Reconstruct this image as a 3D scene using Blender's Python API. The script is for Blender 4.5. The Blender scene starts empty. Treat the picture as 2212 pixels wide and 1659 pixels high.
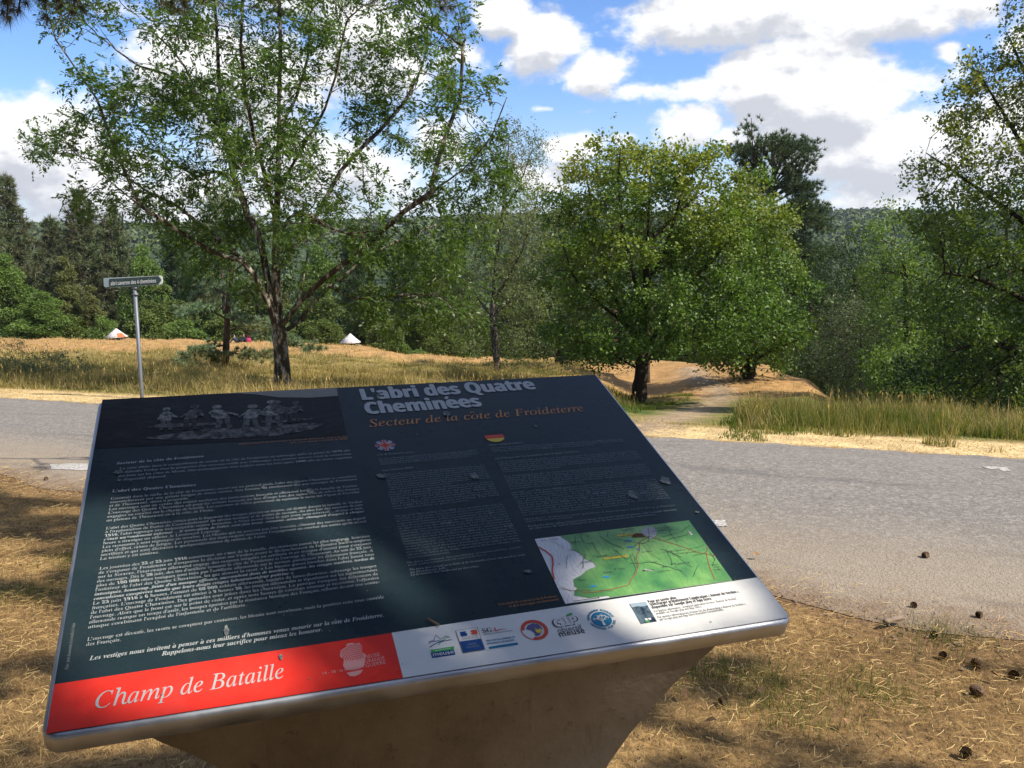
import bpy, math, random
import numpy as np
from mathutils import Vector, Matrix

# ------------------------------------------------------------------ camera, world, sun, exposure
SC = bpy.context.scene
COL = SC.collection
R_ = math.radians
CAM_H = 1.62
PW, PF, PCX, PCY, PYH = 2212.0, 1913.0, 1106.0, 829.5, 525.0   # measured picture: width, focal length, centre, horizon row
PITCH = math.atan((PCY - PYH) / PF)
cam = bpy.data.cameras.new('camera')
cam.sensor_width = 36.0
cam.lens = PF / PW * 36.0
cam.clip_start = 0.05
cam.clip_end = 6000
camo = bpy.data.objects.new('camera', cam)
COL.objects.link(camo)
camo.location = (0, 0, CAM_H)
camo.rotation_euler = (math.pi / 2 - PITCH, 0, 0)
SC.camera = camo
SC.view_settings.view_transform = 'Standard'
SC.view_settings.look = 'None'
SC.view_settings.exposure = 0.42
SC.view_settings.gamma = 1.0
SC.view_settings.use_curve_mapping = False
SC.cycles.max_bounces = 8
SC.cycles.transparent_max_bounces = 8

SUN_AZ, SUN_EL = R_(110), R_(47)
SUN_DIR = Vector((math.sin(SUN_AZ) * math.cos(SUN_EL), math.cos(SUN_AZ) * math.cos(SUN_EL), math.sin(SUN_EL)))
sun = bpy.data.lights.new('sun', 'SUN')
sun.energy = 5.0
sun.angle = R_(0.53)
sun.color = (1.0, 0.93, 0.82)
suno = bpy.data.objects.new('sun', sun)
COL.objects.link(suno)
suno.location = (40, -10, 60)
suno.rotation_euler = (-SUN_DIR).to_track_quat('-Z', 'Y').to_euler()


def ray(px, py):
    """direction of a picture point, scaled so that its world-Y component is 1"""
    a, b = (px - PCX) / PF, (PCY - py) / PF
    y = math.cos(PITCH) + b * math.sin(PITCH)
    z = b * math.cos(PITCH) - math.sin(PITCH)
    return a / y, z / y


def at(px, py, Y):
    a, b = ray(px, py)
    return np.array([a * Y, Y, CAM_H + b * Y])


class NT:
    """small helper for building node trees"""
    def __init__(self, tree):
        self.t = tree
        self.n = tree.nodes
        self.l = tree.links

    def new(self, typ, **kw):
        nd = self.n.new(typ)
        for k, v in kw.items():
            if k == 'ins':
                for kk, vv in v.items():
                    self.set(nd.inputs[kk], vv)
            else:
                setattr(nd, k, v)
        return nd

    def set(self, sock, v):
        if hasattr(v, 'links') or isinstance(v, bpy.types.NodeSocket):
            self.l.new(v, sock)
        else:
            sock.default_value = v

    def math(self, op, a, b=0.0, c=0.0, clamp=False):
        nd = self.n.new('ShaderNodeMath')
        nd.operation = op
        nd.use_clamp = clamp
        for i, v in enumerate((a, b, c)):
            self.set(nd.inputs[i], v)
        return nd.outputs[0]

    def mix(self, f, a, b, typ='MIX'):
        nd = self.n.new('ShaderNodeMix')
        nd.data_type = 'RGBA'
        nd.blend_type = typ
        self.set(nd.inputs[0], f)
        self.set(nd.inputs[6], a if not isinstance(a, tuple) else (*a[:3], 1))
        self.set(nd.inputs[7], b if not isinstance(b, tuple) else (*b[:3], 1))
        return nd.outputs[2]

    def noise(self, vec, scale, detail=3.0, rough=0.55, w=None, out=0):
        nd = self.n.new('ShaderNodeTexNoise')
        if vec is not None:
            self.l.new(vec, nd.inputs['Vector'])
        nd.inputs['Scale'].default_value = scale
        nd.inputs['Detail'].default_value = detail
        nd.inputs['Roughness'].default_value = rough
        return nd.outputs[out]

    def ramp(self, f, stops):
        nd = self.n.new('ShaderNodeValToRGB')
        self.set(nd.inputs[0], f)
        el = nd.color_ramp.elements
        while len(el) < len(stops):
            el.new(0.5)
        for e, (p, c) in zip(el, stops):
            e.position = p
            e.color = (*c[:3], 1) if isinstance(c, tuple) else (c, c, c, 1)
        return nd.outputs[0]

    def mapr(self, f, a, b, c=0.0, d=1.0, smooth=True):
        nd = self.n.new('ShaderNodeMapRange')
        nd.interpolation_type = 'SMOOTHSTEP' if smooth else 'LINEAR'
        self.set(nd.inputs[0], f)
        for i, v in enumerate((a, b, c, d)):
            self.set(nd.inputs[i + 1], v)
        return nd.outputs[0]


# ---- sky: Nishita plus procedural cumulus laid out by compass direction and height
world = bpy.data.worlds.new('World')
SC.world = world
world.use_nodes = True
wt = NT(world.node_tree)
wt.n.clear()
wout = wt.new('ShaderNodeOutputWorld')
bg = wt.new('ShaderNodeBackground')
bg.inputs['Strength'].default_value = 0.10
wt.l.new(bg.outputs[0], wout.inputs[0])
sky = wt.new('ShaderNodeTexSky')
sky.sky_type = 'NISHITA'
sky.sun_disc = False
sky.sun_elevation = SUN_EL
sky.sun_rotation = SUN_AZ
sky.altitude = 300
sky.air_density = 1.0
sky.dust_density = 0.6
sky.ozone_density = 2.0

# cloud banks: picture-measured centre and radii turned into azimuth / elevation
CLOUDS = [  # x, y, rx, ry, weight
    (1085, 40, 66, 56, .74), (1175, 95, 95, 66, .76), (1275, 160, 90, 50, .72), (1330, 190, 70, 25, .4),
    (1450, 196, 195, 32, .62), (1270, 240, 70, 13, .3), (1180, 235, 45, 9, .25), (1130, 290, 60, 12, .2),
    (1640, 30, 340, 66, .74), (1900, 28, 280, 64, .72), (2060, -20, 240, 50, .6), (1400, -40, 260, 40, .55), (1720, 115, 130, 70, .6),
    (1640, 180, 110, 80, .72), (1800, 235, 230, 120, .78), (1900, 330, 230, 120, .74), (1480, 275, 85, 58, .72),
    (1600, 300, 130, 45, .5), (1700, 350, 160, 60, .5), (1880, 420, 160, 40, .4),
    (1240, 325, 85, 38, .62), (1160, 390, 140, 50, .5), (1350, 300, 60, 22, .4),
    (2046, 112, 44, 28, .5), (2160, 300, 120, 130, .55), (2200, 90, 60, 40, .45),
    (60, 320, 210, 95, .72), (210, 410, 270, 90, .7), (420, 400, 200, 70, .5), (-150, 360, 180, 120, .6),
    (520, 170, 250, 150, .62), (800, 130, 190, 150, .6), (640, 350, 320, 110, .55), (950, 130, 80, 50, .5),
    (1010, 118, 62, 40, .5), (270, 20, 150, 34, .36), (560, -40, 380, 90, .5), (960, 300, 120, 90, .5),
]


def build_cloud_group():
    g = bpy.data.node_groups.new('cloud_density', 'ShaderNodeTree')
    g.interface.new_socket('az', in_out='INPUT', socket_type='NodeSocketFloat')
    g.interface.new_socket('el', in_out='INPUT', socket_type='NodeSocketFloat')
    g.interface.new_socket('density', in_out='OUTPUT', socket_type='NodeSocketFloat')
    t = NT(g)
    gi = t.new('NodeGroupInput')
    go = t.new('NodeGroupOutput')
    comb = t.new('ShaderNodeCombineXYZ')
    t.l.new(gi.outputs[0], comb.inputs[0])
    t.l.new(t.math('MULTIPLY', gi.outputs[1], 1.5), comb.inputs[1])
    n1 = t.noise(comb.outputs[0], 7.0, 7.0, 0.58)
    n2 = t.noise(comb.outputs[0], 26.0, 5.0, 0.6)
    nz = t.math('ADD', t.math('MULTIPLY', n1, 0.64), t.math('MULTIPLY', n2, 0.36))
    tot = None
    for (x, y, rx, ry, wgt) in CLOUDS:
        ax, b0 = ray(x, y)
        a0 = math.atan(ax)
        e0 = math.atan(b0 / math.sqrt(1 + ax * ax))
        ra, re = rx / PF * math.cos(a0) ** 2, ry / PF
        dx = t.math('DIVIDE', t.math('SUBTRACT', gi.outputs[0], a0), ra)
        dy = t.math('DIVIDE', t.math('SUBTRACT', gi.outputs[1], e0), re)
        r2 = t.math('ADD', t.math('MULTIPLY', dx, dx), t.math('MULTIPLY', dy, dy))
        m = t.math('MULTIPLY', t.math('POWER', 2.718, t.math('MULTIPLY', r2, -0.8)), wgt)
        tot = m if tot is None else t.math('MAXIMUM', tot, m)
    # outside the photographed part of the sky the clouds are scattered by noise alone
    far = t.mapr(t.math('ABSOLUTE', gi.outputs[0]), 0.62, 0.85)
    hi = t.mapr(gi.outputs[1], 0.34, 0.5)
    outm = t.math('MAXIMUM', far, hi)
    tot = t.math('MAXIMUM', tot, t.math('MULTIPLY', outm, 0.3))
    d = t.math('ADD', tot, t.math('MULTIPLY', t.math('SUBTRACT', nz, 0.5), 1.7))
    t.l.new(d, go.inputs[0])
    return g


CG = build_cloud_group()
tc = wt.new('ShaderNodeTexCoord')
sep = wt.new('ShaderNodeSeparateXYZ')
wt.l.new(tc.outputs['Generated'], sep.inputs[0])
az = wt.math('ARCTAN2', sep.outputs[0], sep.outputs[1])
el = wt.math('ARCSINE', sep.outputs[2])


def cloud_at(da, de):
    nd = wt.new('ShaderNodeGroup')
    nd.node_tree = CG
    wt.set(nd.inputs[0], wt.math('ADD', az, da))
    wt.set(nd.inputs[1], wt.math('ADD', el, de))
    return nd.outputs[0]


d0 = cloud_at(0, 0)
d1 = cloud_at(0.006, 0.022)
cover = wt.mapr(d0, 0.25, 0.50)
relief = wt.math('MULTIPLY', wt.math('SUBTRACT', d1, d0), 1.5)
shade = wt.mapr(wt.math('ADD', wt.math('ADD', wt.math('MULTIPLY', d1, 0.75), wt.math('MULTIPLY', d0, 0.25)), relief), 0.26, 0.98)
CLOUD_BRIGHT, CLOUD_DARK = (8.8, 8.75, 8.7), (4.9, 5.1, 5.6)
ccol = wt.mix(shade, CLOUD_BRIGHT, CLOUD_DARK)
# thin veil low over the horizon
veil = wt.mapr(el, 0.0, 0.17, 0.55, 0.0)
hs = wt.new('ShaderNodeHueSaturation')
hs.inputs['Saturation'].default_value = 1.12
hs.inputs['Value'].default_value = 1.0
wt.l.new(sky.outputs[0], hs.inputs['Color'])
skyc = wt.mix(1.0, hs.outputs[0], (1.02, 1.16, 1.50), 'MULTIPLY')
skyv = wt.mix(veil, skyc, (6.0, 6.7, 7.6))
fin = wt.mix(cover, skyv, ccol)
wt.l.new(fin, bg.inputs['Color'])

# ------------------------------------------------------------------ helpers
rng = np.random.default_rng(7)
random.seed(7)


def new_mat(name):
    m = bpy.data.materials.new(name)
    m.use_nodes = True
    t = NT(m.node_tree)
    b = m.node_tree.nodes['Principled BSDF']
    return m, t, b


def simple_mat(name, col, rough=0.7, metal=0.0, var=0.15, scale=8.0, bump=0.0, spec=0.5):
    m, t, b = new_mat(name)
    tcn = t.new('ShaderNodeTexCoord')
    n = t.noise(tcn.outputs['Object'], scale, 5.0, 0.6)
    lo = tuple(c * (1 - var) for c in col)
    hi = tuple(min(1, c * (1 + var)) for c in col)
    t.set(b.inputs['Base Color'], t.ramp(n, [(0.3, lo), (0.7, hi)]))
    b.inputs['Roughness'].default_value = rough
    b.inputs['Metallic'].default_value = metal
    b.inputs['Specular IOR Level'].default_value = spec
    if bump:
        bn = t.new('ShaderNodeBump', ins={'Strength': bump, 'Distance': 0.02})
        t.l.new(n, bn.inputs['Height'])
        t.l.new(bn.outputs[0], b.inputs['Normal'])
    return m


def mesh_np(name, v, faces, mat=None, smooth=False):
    """faces: list of int arrays (M,3) / (M,4)"""
    me = bpy.data.meshes.new(name)
    v = np.asarray(v, dtype=np.float32)
    if not isinstance(faces, list):
        faces = [faces]
    faces = [np.asarray(f, dtype=np.int32) for f in faces if len(f)]
    me.vertices.add(len(v))
    me.vertices.foreach_set('co', v.ravel())
    loops = np.concatenate([f.ravel() for f in faces])
    sizes = np.concatenate([np.full(len(f), f.shape[1], np.int32) for f in faces])
    starts = np.concatenate([[0], np.cumsum(sizes)[:-1]]).astype(np.int32)
    me.loops.add(len(loops))
    me.loops.foreach_set('vertex_index', loops)
    me.polygons.add(len(sizes))
    me.polygons.foreach_set('loop_start', starts)
    me.polygons.foreach_set('loop_total', sizes)
    if smooth:
        me.polygons.foreach_set('use_smooth', np.ones(len(sizes), bool))
    me.update(calc_edges=True)
    if mat:
        me.materials.append(mat)
    return me


def link(name, me, parent=None, loc=None, label=None, cat=None, group=None, kind=None):
    o = bpy.data.objects.new(name, me)
    COL.objects.link(o)
    if parent is not None:
        o.parent = parent
    if loc is not None:
        o.location = loc
    for k, v in (('label', label), ('category', cat), ('group', group), ('kind', kind)):
        if v:
            o[k] = v
    return o


def thing(name, label, cat, loc, rotz=0.0, group=None):
    o = link(name, None, None, loc, label, cat, group)
    o.rotation_euler = (0, 0, rotz)
    o.empty_display_size = 0.3
    return o


def copy_thing(o, loc, rotz, sc, label, group=None):
    c = o.copy()
    COL.objects.link(c)
    c.location = loc
    c.rotation_euler = (0, 0, rotz)
    c.scale = (sc[0], sc[0], sc[1]) if isinstance(sc, tuple) else (sc, sc, sc)
    c['label'] = label
    if group:
        c['group'] = group
    for ch in list(o.children):
        d = ch.copy()
        COL.objects.link(d)
        d.parent = c
    return c


class Geo:
    """collects vertices and faces for one mesh"""
    def __init__(self):
        self.v, self.f3, self.f4, self.n = [], [], [], 0

    def add(self, v, f):
        v = np.asarray(v, float).reshape(-1, 3)
        f = np.asarray(f, int) + self.n
        self.v.append(v)
        (self.f3 if f.shape[1] == 3 else self.f4).append(f)
        self.n += len(v)

    def box(self, lo, hi, M=None):
        x0, y0, z0 = lo
        x1, y1, z1 = hi
        v = np.array([(x0, y0, z0), (x1, y0, z0), (x1, y1, z0), (x0, y1, z0), (x0, y0, z1), (x1, y0, z1), (x1, y1, z1), (x0, y1, z1)])
        f = [(0, 3, 2, 1), (4, 5, 6, 7), (0, 1, 5, 4), (1, 2, 6, 5), (2, 3, 7, 6), (3, 0, 4, 7)]
        self.add(v, f)

    def tube(self, pts, rad, n=8, cap=True):
        pts = np.asarray(pts, float)
        rad = np.broadcast_to(np.asarray(rad, float), (len(pts),))
        T = np.gradient(pts, axis=0)
        T /= np.linalg.norm(T, axis=1)[:, None] + 1e-9
        ref = np.array([0.31, 0.95, 0.07]) if abs(T[0] @ np.array([0.31, 0.95, 0.07])) < .9 else np.array([1., 0, 0])
        a = np.arange(n) / n * 2 * np.pi
        rings = []
        for p, t, r in zip(pts, T, rad):
            u = ref - t * (ref @ t)
            u /= np.linalg.norm(u) + 1e-9
            w = np.cross(t, u)
            rings.append(p + r * (np.cos(a)[:, None] * u + np.sin(a)[:, None] * w))
        v = np.concatenate(rings)
        f = []
        for i in range(len(pts) - 1):
            for j in range(n):
                k = (j + 1) % n
                f.append((i * n + j, i * n + k, (i + 1) * n + k, (i + 1) * n + j))
        self.add(v, f)
        if cap:
            b = self.n - len(v)
            for base, c, flip in ((0, pts[0], True), ((len(pts) - 1) * n, pts[-1], False)):
                self.v.append(np.array([c]))
                ci = self.n
                self.n += 1
                tri = [(b + base + j, b + base + (j + 1) % n, ci) for j in range(n)]
                self.f3.append(np.array([t[::-1] if flip else t for t in tri]))

    def lathe(self, prof, n=24, cx=0, cy=0):
        a = np.arange(n) / n * 2 * np.pi
        v = np.concatenate([np.stack([cx + r * np.cos(a), cy + r * np.sin(a), np.full(n, z)], 1) for r, z in prof])
        f = [(i * n + j, i * n + (j + 1) % n, (i + 1) * n + (j + 1) % n, (i + 1) * n + j) for i in range(len(prof) - 1) for j in range(n)]
        self.add(v, f)

    def mesh(self, name, mat, smooth=False):
        fs = []
        if self.f3:
            fs.append(np.concatenate(self.f3))
        if self.f4:
            fs.append(np.concatenate(self.f4))
        return mesh_np(name, np.concatenate(self.v), fs, mat, smooth)


def sin_noise(p, k, seed, oct=5):
    r = np.random.default_rng(seed)
    out = np.zeros(len(p))
    amp, tot = 1.0, 0
    for i in range(oct):
        d = r.normal(size=(3, p.shape[1]))
        d /= np.linalg.norm(d, axis=1)[:, None]
        ph = r.uniform(0, 6.28, 3)
        for j in range(3):
            out += amp * np.sin(p @ d[j] * k * (1.0 + .35 * j) + ph[j])
        tot += amp * 3
        amp *= 0.6
        k *= 1.9
    return out / tot * 2.0


# ------------------------------------------------------------------ terrain
K = 0.06


def far_edge_Y(u):
    """depth of the far road edge on picture column u"""
    return 3099.0 / (222 + 0.061 * u)


COLS = [
    (-1500, [(30, 800), (45, 770), (62, 748), (76, 742), (90, 757)]),
    (-600, [(24, 808), (32, 787), (45, 764), (60, 747), (72, 740), (80, 744), (92, 757)]),
    (0, [(22, 807), (30, 785), (45, 760), (60, 743), (68, 734), (76, 739), (90, 757)]),
    (300, [(22, 808), (30, 786), (45, 761), (60, 744), (68, 735), (76, 740), (90, 758)]),
    (600, [(18, 838), (22, 818), (30, 792), (45, 766), (60, 748), (68, 741), (76, 747), (90, 764)]),
    (760, [(18, 842), (22, 820), (32, 792), (45, 769), (58, 753), (66, 748), (74, 753), (90, 772)]),
    (900, [(16, 850), (20, 830), (28, 804), (40, 786), (52, 772), (58, 769), (66, 778), (90, 800)]),
    (1060, [(14, 868), (18, 846), (26, 818), (34, 802), (42, 787), (50, 778), (58, 786), (90, 820)]),
    (1250, [(13, 885), (16, 864), (22, 837), (28, 815), (34, 797), (42, 781), (50, 787), (90, 840)]),
    (1400, [(14, 897), (18, 887), (22, 879), (26, 860), (30, 836), (34, 802), (38, 780), (44, 784), (60, 810), (90, 860)]),
    (1530, [(14, 901), (20, 882), (25, 860), (28, 838), (31, 808), (35, 783), (41, 788), (60, 825), (90, 880)]),
    (1650, [(14, 905), (18, 889), (23, 866), (26, 843), (29, 810), (33, 789), (38, 794), (55, 840), (90, 900)]),
    (1740, [(13, 910), (18, 889), (22, 870), (25, 848), (28, 824), (31, 815), (36, 826), (50, 870), (90, 930)]),
    (1830, [(13, 912), (18, 891), (22, 876), (25, 868), (27, 867), (32, 880), (45, 905), (90, 960)]),
    (2000, [(12, 922), (15, 907), (18, 899), (21, 898), (26, 915), (40, 950), (90, 980)]),
    (2212, [(11, 944), (13, 936), (16, 940), (22, 970), (40, 1000), (90, 1020)]),
    (2900, [(11, 960), (14, 975), (22, 1010), (40, 1040), (90, 1040)]),
]
HILL = {-1500: .6, -600: .55, 0: .5, 300: .45, 600: .5, 760: .6, 900: .7, 1060: .8, 1250: .8, 1400: .85, 1530: .9, 1650: .95, 1740: 1.0, 1830: 1.0, 2000: .95, 2212: .9, 2900: .9}
COLU = np.array([c[0] for c in COLS], float)


def _col(c):
    u, pr = c
    y0 = far_edge_Y(u)
    vw = 1.3 if u < 900 else (0.95 if u < 1450 else 0.75)
    ys = [0.0, y0 + vw]
    zs = [0.0, -K * (y0 + vw)]
    for Y, py in pr:
        if Y <= ys[-1] + .5:
            continue
        ys.append(Y)
        zs.append(CAM_H + ray(u, py)[1] * Y)
    zl = zs[-1]
    h = HILL.get(u, 1.0)
    for Y, z in ((150, min(zl - 9, -20)), (300, -38), (450, -26), (650, 2), (880, 27 * h), (1050, 30 * h), (1400, 26 * h), (2500, 10)):
        ys.append(Y)
        zs.append(z)
    return np.array(ys), np.array(zs)


COLP = [_col(c) for c in COLS]


def ground_z(x, y):
    x = np.atleast_1d(np.asarray(x, float))
    y = np.atleast_1d(np.asarray(y, float))
    u = PCX + PF * x / np.maximum(y, 2.0)
    i = np.clip(np.searchsorted(COLU, u) - 1, 0, len(COLU) - 2)
    t = np.clip((u - COLU[i]) / (COLU[i + 1] - COLU[i]), 0, 1)
    t = t * t * (3 - 2 * t)
    Z = np.stack([np.interp(y, p[0], p[1]) for p in COLP])
    # soften the kinks of the profiles
    Z2 = np.stack([np.interp(y * 1.04, p[0], p[1]) for p in COLP])
    Z3 = np.stack([np.interp(y * 0.96, p[0], p[1]) for p in COLP])
    Z = (Z * 2 + Z2 + Z3) / 4
    idx = np.arange(len(x))
    z = Z[i, idx] * (1 - t) + Z[i + 1, idx] * t
    plane = -K * y
    edge = far_edge_Y(np.clip(u, -3000, 6000))
    w = np.clip((y - edge - .7) / 1.5, 0, 1)
    z = plane * (1 - w) + z * w
    # shell-hole undulation of the meadow
    a = np.clip((y - edge - 3) / 12, 0, 1) * np.clip((140 - y) / 60, 0, 1)
    p = np.stack([x, y], 1)
    a = a * np.where(u > 1330, .45, 1.0)
    z = z + a * (0.16 * sin_noise(p, 0.9, 11, 3) + 0.10 * sin_noise(p, 2.2, 12, 2))
    return z


def gz(x, y):
    return float(ground_z(x, y)[0])


def ground_at(px, py, y0=2.5, y1=120):
    a, b = ray(px, py)
    Y = np.geomspace(y0, y1, 900)
    dz = CAM_H + b * Y - ground_z(a * Y, Y)
    k = np.where(dz < 0)[0]
    Yh = Y[k[0]] if len(k) else y1
    return np.array([a * Yh, Yh, gz(a * Yh, Yh)])


def poly_in(px, py, poly):
    poly = np.asarray(poly, float)
    x, y = np.asarray(px), np.asarray(py)
    ins = np.zeros(len(x), bool)
    j = len(poly) - 1
    for i in range(len(poly)):
        xi, yi = poly[i]
        xj, yj = poly[j]
        c = ((yi > y) != (yj > y)) & (x < (xj - xi) * (y - yi) / (yj - yi + 1e-12) + xi)
        ins ^= c
        j = i
    return ins


def to_px(x, y, z):
    """picture position of world points (for choosing ground cover only)"""
    c, s = math.cos(PITCH), math.sin(PITCH)
    d = y * c - (z - CAM_H) * s
    up = y * s + (z - CAM_H) * c
    return PCX + PF * x / d, PCY - PF * up / d


PATH_PX = [(1400, 925), (1470, 900), (1525, 876), (1555, 862), (1560, 846), (1535, 830), (1505, 815), (1490, 800)]
PATH = np.array([ground_at(*p)[:2] for p in PATH_PX])


def path_dist(x, y):
    p = np.stack([x, y], 1)
    best = np.full(len(p), 1e9)
    for a, b in zip(PATH[:-1], PATH[1:]):
        ab = b - a
        t = np.clip(((p - a) @ ab) / (ab @ ab), 0, 1)
        best = np.minimum(best, np.linalg.norm(p - a - t[:, None] * ab, axis=1))
    return best


NEAR_PTS = np.array([(-60, 31.2), (-20, 14.4), (-8.5, 9.45), (-4.4, 7.65), (-1.0, 5.75), (0.6, 4.95), (2.36, 4.0), (4.0, 3.25), (10, .7), (40, -11.5)])


def near_edge(x):
    return np.interp(x, NEAR_PTS[:, 0], NEAR_PTS[:, 1]) + 0.10 * np.sin(x * 2.1) + 0.06 * np.sin(x * 5.3 + 1)


def far_edge(x):
    # y such that 3099/(222+.061u)=y, u=PCX+PF*x/y  ->  y*(222+.061*PCX)+.061*PF*x=3099
    return (3099 - 0.061 * PF * x) / (222 + 0.061 * PCX)


def build_ground():
    rows = np.concatenate([np.linspace(-14, 2, 17), np.geomspace(2.2, 130, 360), np.geomspace(134, 2400, 70)])
    a = np.concatenate([np.linspace(-2.2, -.75, 20), np.linspace(-.74, .74, 300), np.linspace(.75, 2.2, 20)])
    Yg, Ag = np.meshgrid(rows, a, indexing='ij')
    Xg = Ag * np.maximum(Yg, 9.0)
    # warp the near rows so that they stay fine inside the view
    Xn = np.where(Yg < 9, Ag * 9.0, Xg)
    x, y = Xn.ravel(), Yg.ravel()
    z = ground_z(x, y)
    nr, nc = Yg.shape
    i = np.arange(nr - 1)[:, None] * nc + np.arange(nc - 1)[None, :]
    f = np.stack([i, i + 1, i + 1 + nc, i + nc], -1).reshape(-1, 4)
    col = np.zeros((len(x), 3))
    p = np.stack([x, y], 1)
    n1, n2, n3 = sin_noise(p, 1.6, 21, 4), sin_noise(p, .35, 22, 4), sin_noise(p, 4.5, 23, 3)
    u = PCX + PF * x / np.maximum(y, 2)
    fe, ne = far_edge(x), near_edge(x)
    straw, soil, pale = np.array([.34, .215, .09]), np.array([.11, .065, .033]), np.array([.62, .45, .22])
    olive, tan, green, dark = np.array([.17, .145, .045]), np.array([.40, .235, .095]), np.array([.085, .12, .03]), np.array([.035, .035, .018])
    hillc, pathc = np.array([.05, .075, .034]), np.array([.36, .265, .165])

    def put(mask, c):
        m = np.clip(mask, 0, 1)[:, None]
        col[:] = col * (1 - m) + c * m
    put(np.ones(len(x)), straw)
    put(.35 + .35 * n1, soil)
    put(np.clip(1 - np.abs(y - ne) / .35, 0, 1) * .8, np.array([.16, .095, .055]))
    beyond = np.clip((y - fe) / .1, 0, 1)
    put(beyond, pale)
    mead = np.clip((y - fe - 1.1) / .5, 0, 1)
    put(mead, olive)
    put(mead * np.clip(.5 + .8 * n2 + .2 * n1, 0, 1) * .75, np.array([.40, .28, .10]))
    # dry crest and mound
    crest = np.clip((y - 36 - 3 * n2) / 9, 0, 1) * np.clip((130 - y) / 40, 0, 1)
    put(crest * (u < 1300), tan)
    rm = np.clip((u - 1190) / 110, 0, 1) * np.clip((y - 24.0 - 1.2 * n2) / 2, 0, 1) * np.clip((60 - y) / 10, 0, 1)
    put(rm, tan)
    put(np.clip(crest + rm, 0, 1) * np.clip(.1 + .7 * n1 * n2 + .25 * n3, 0, .8), np.array([.36, .22, .09]))
    # greener ground round the near oak and the right-hand bank
    g = np.clip((u - 1150) / 200, 0, 1) * mead * np.clip((25 - y) / 3, 0, 1)
    put(g * np.clip(.62 + .5 * n1, 0, 1), green)
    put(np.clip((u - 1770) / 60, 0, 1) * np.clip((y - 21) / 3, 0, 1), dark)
    pd = path_dist(x, y)
    put(np.clip(1.1 - pd / (.40 + .010 * y) + .25 * n3, 0, 1), pathc)
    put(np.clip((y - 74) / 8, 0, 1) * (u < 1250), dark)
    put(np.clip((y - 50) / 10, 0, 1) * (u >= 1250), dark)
    put(np.clip((y - 150) / 60, 0, 1), hillc)
    me = mesh_np('ground', np.stack([x, y, z], 1), f, None, True)
    ca = me.color_attributes.new('tint', 'FLOAT_COLOR', 'POINT')
    ca.data.foreach_set('color', np.concatenate([col, np.ones((len(x), 1))], 1).astype(np.float32).ravel())
    m, t, b = new_mat('ground_earth')
    at_ = t.new('ShaderNodeAttribute', attribute_name='tint')
    geo = t.new('ShaderNodeNewGeometry')
    nA = t.noise(geo.outputs['Position'], 28.0, 6.0, .7)
    nB = t.noise(geo.outputs['Position'], 3.0, 5.0, .6)
    vv = t.math('MULTIPLY', t.mapr(nA, .25, .75, .45, 1.5), t.mapr(nB, .25, .75, .72, 1.25))
    c = t.new('ShaderNodeVectorMath', operation='SCALE')
    t.l.new(at_.outputs['Color'], c.inputs[0])
    t.l.new(vv, c.inputs['Scale'])
    t.l.new(c.outputs[0], b.inputs['Base Color'])
    b.inputs['Roughness'].default_value = 1.0
    b.inputs['Specular IOR Level'].default_value = .1
    bn = t.new('ShaderNodeBump', ins={'Strength': .6, 'Distance': .03})
    t.l.new(nA, bn.inputs['Height'])
    t.l.new(bn.outputs[0], b.inputs['Normal'])
    me.materials.append(m)
    link('ground', me, kind='structure')


build_ground()


def road_z(x, y):
    n0, f0 = float(near_edge(x)), float(far_edge(x))
    k = min(25, max(0, (y - n0) / (f0 - n0) * 25))
    return -K * y + .004 + .05 * min(1, k / 6) * min(1, (25 - k) / 5)


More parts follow.
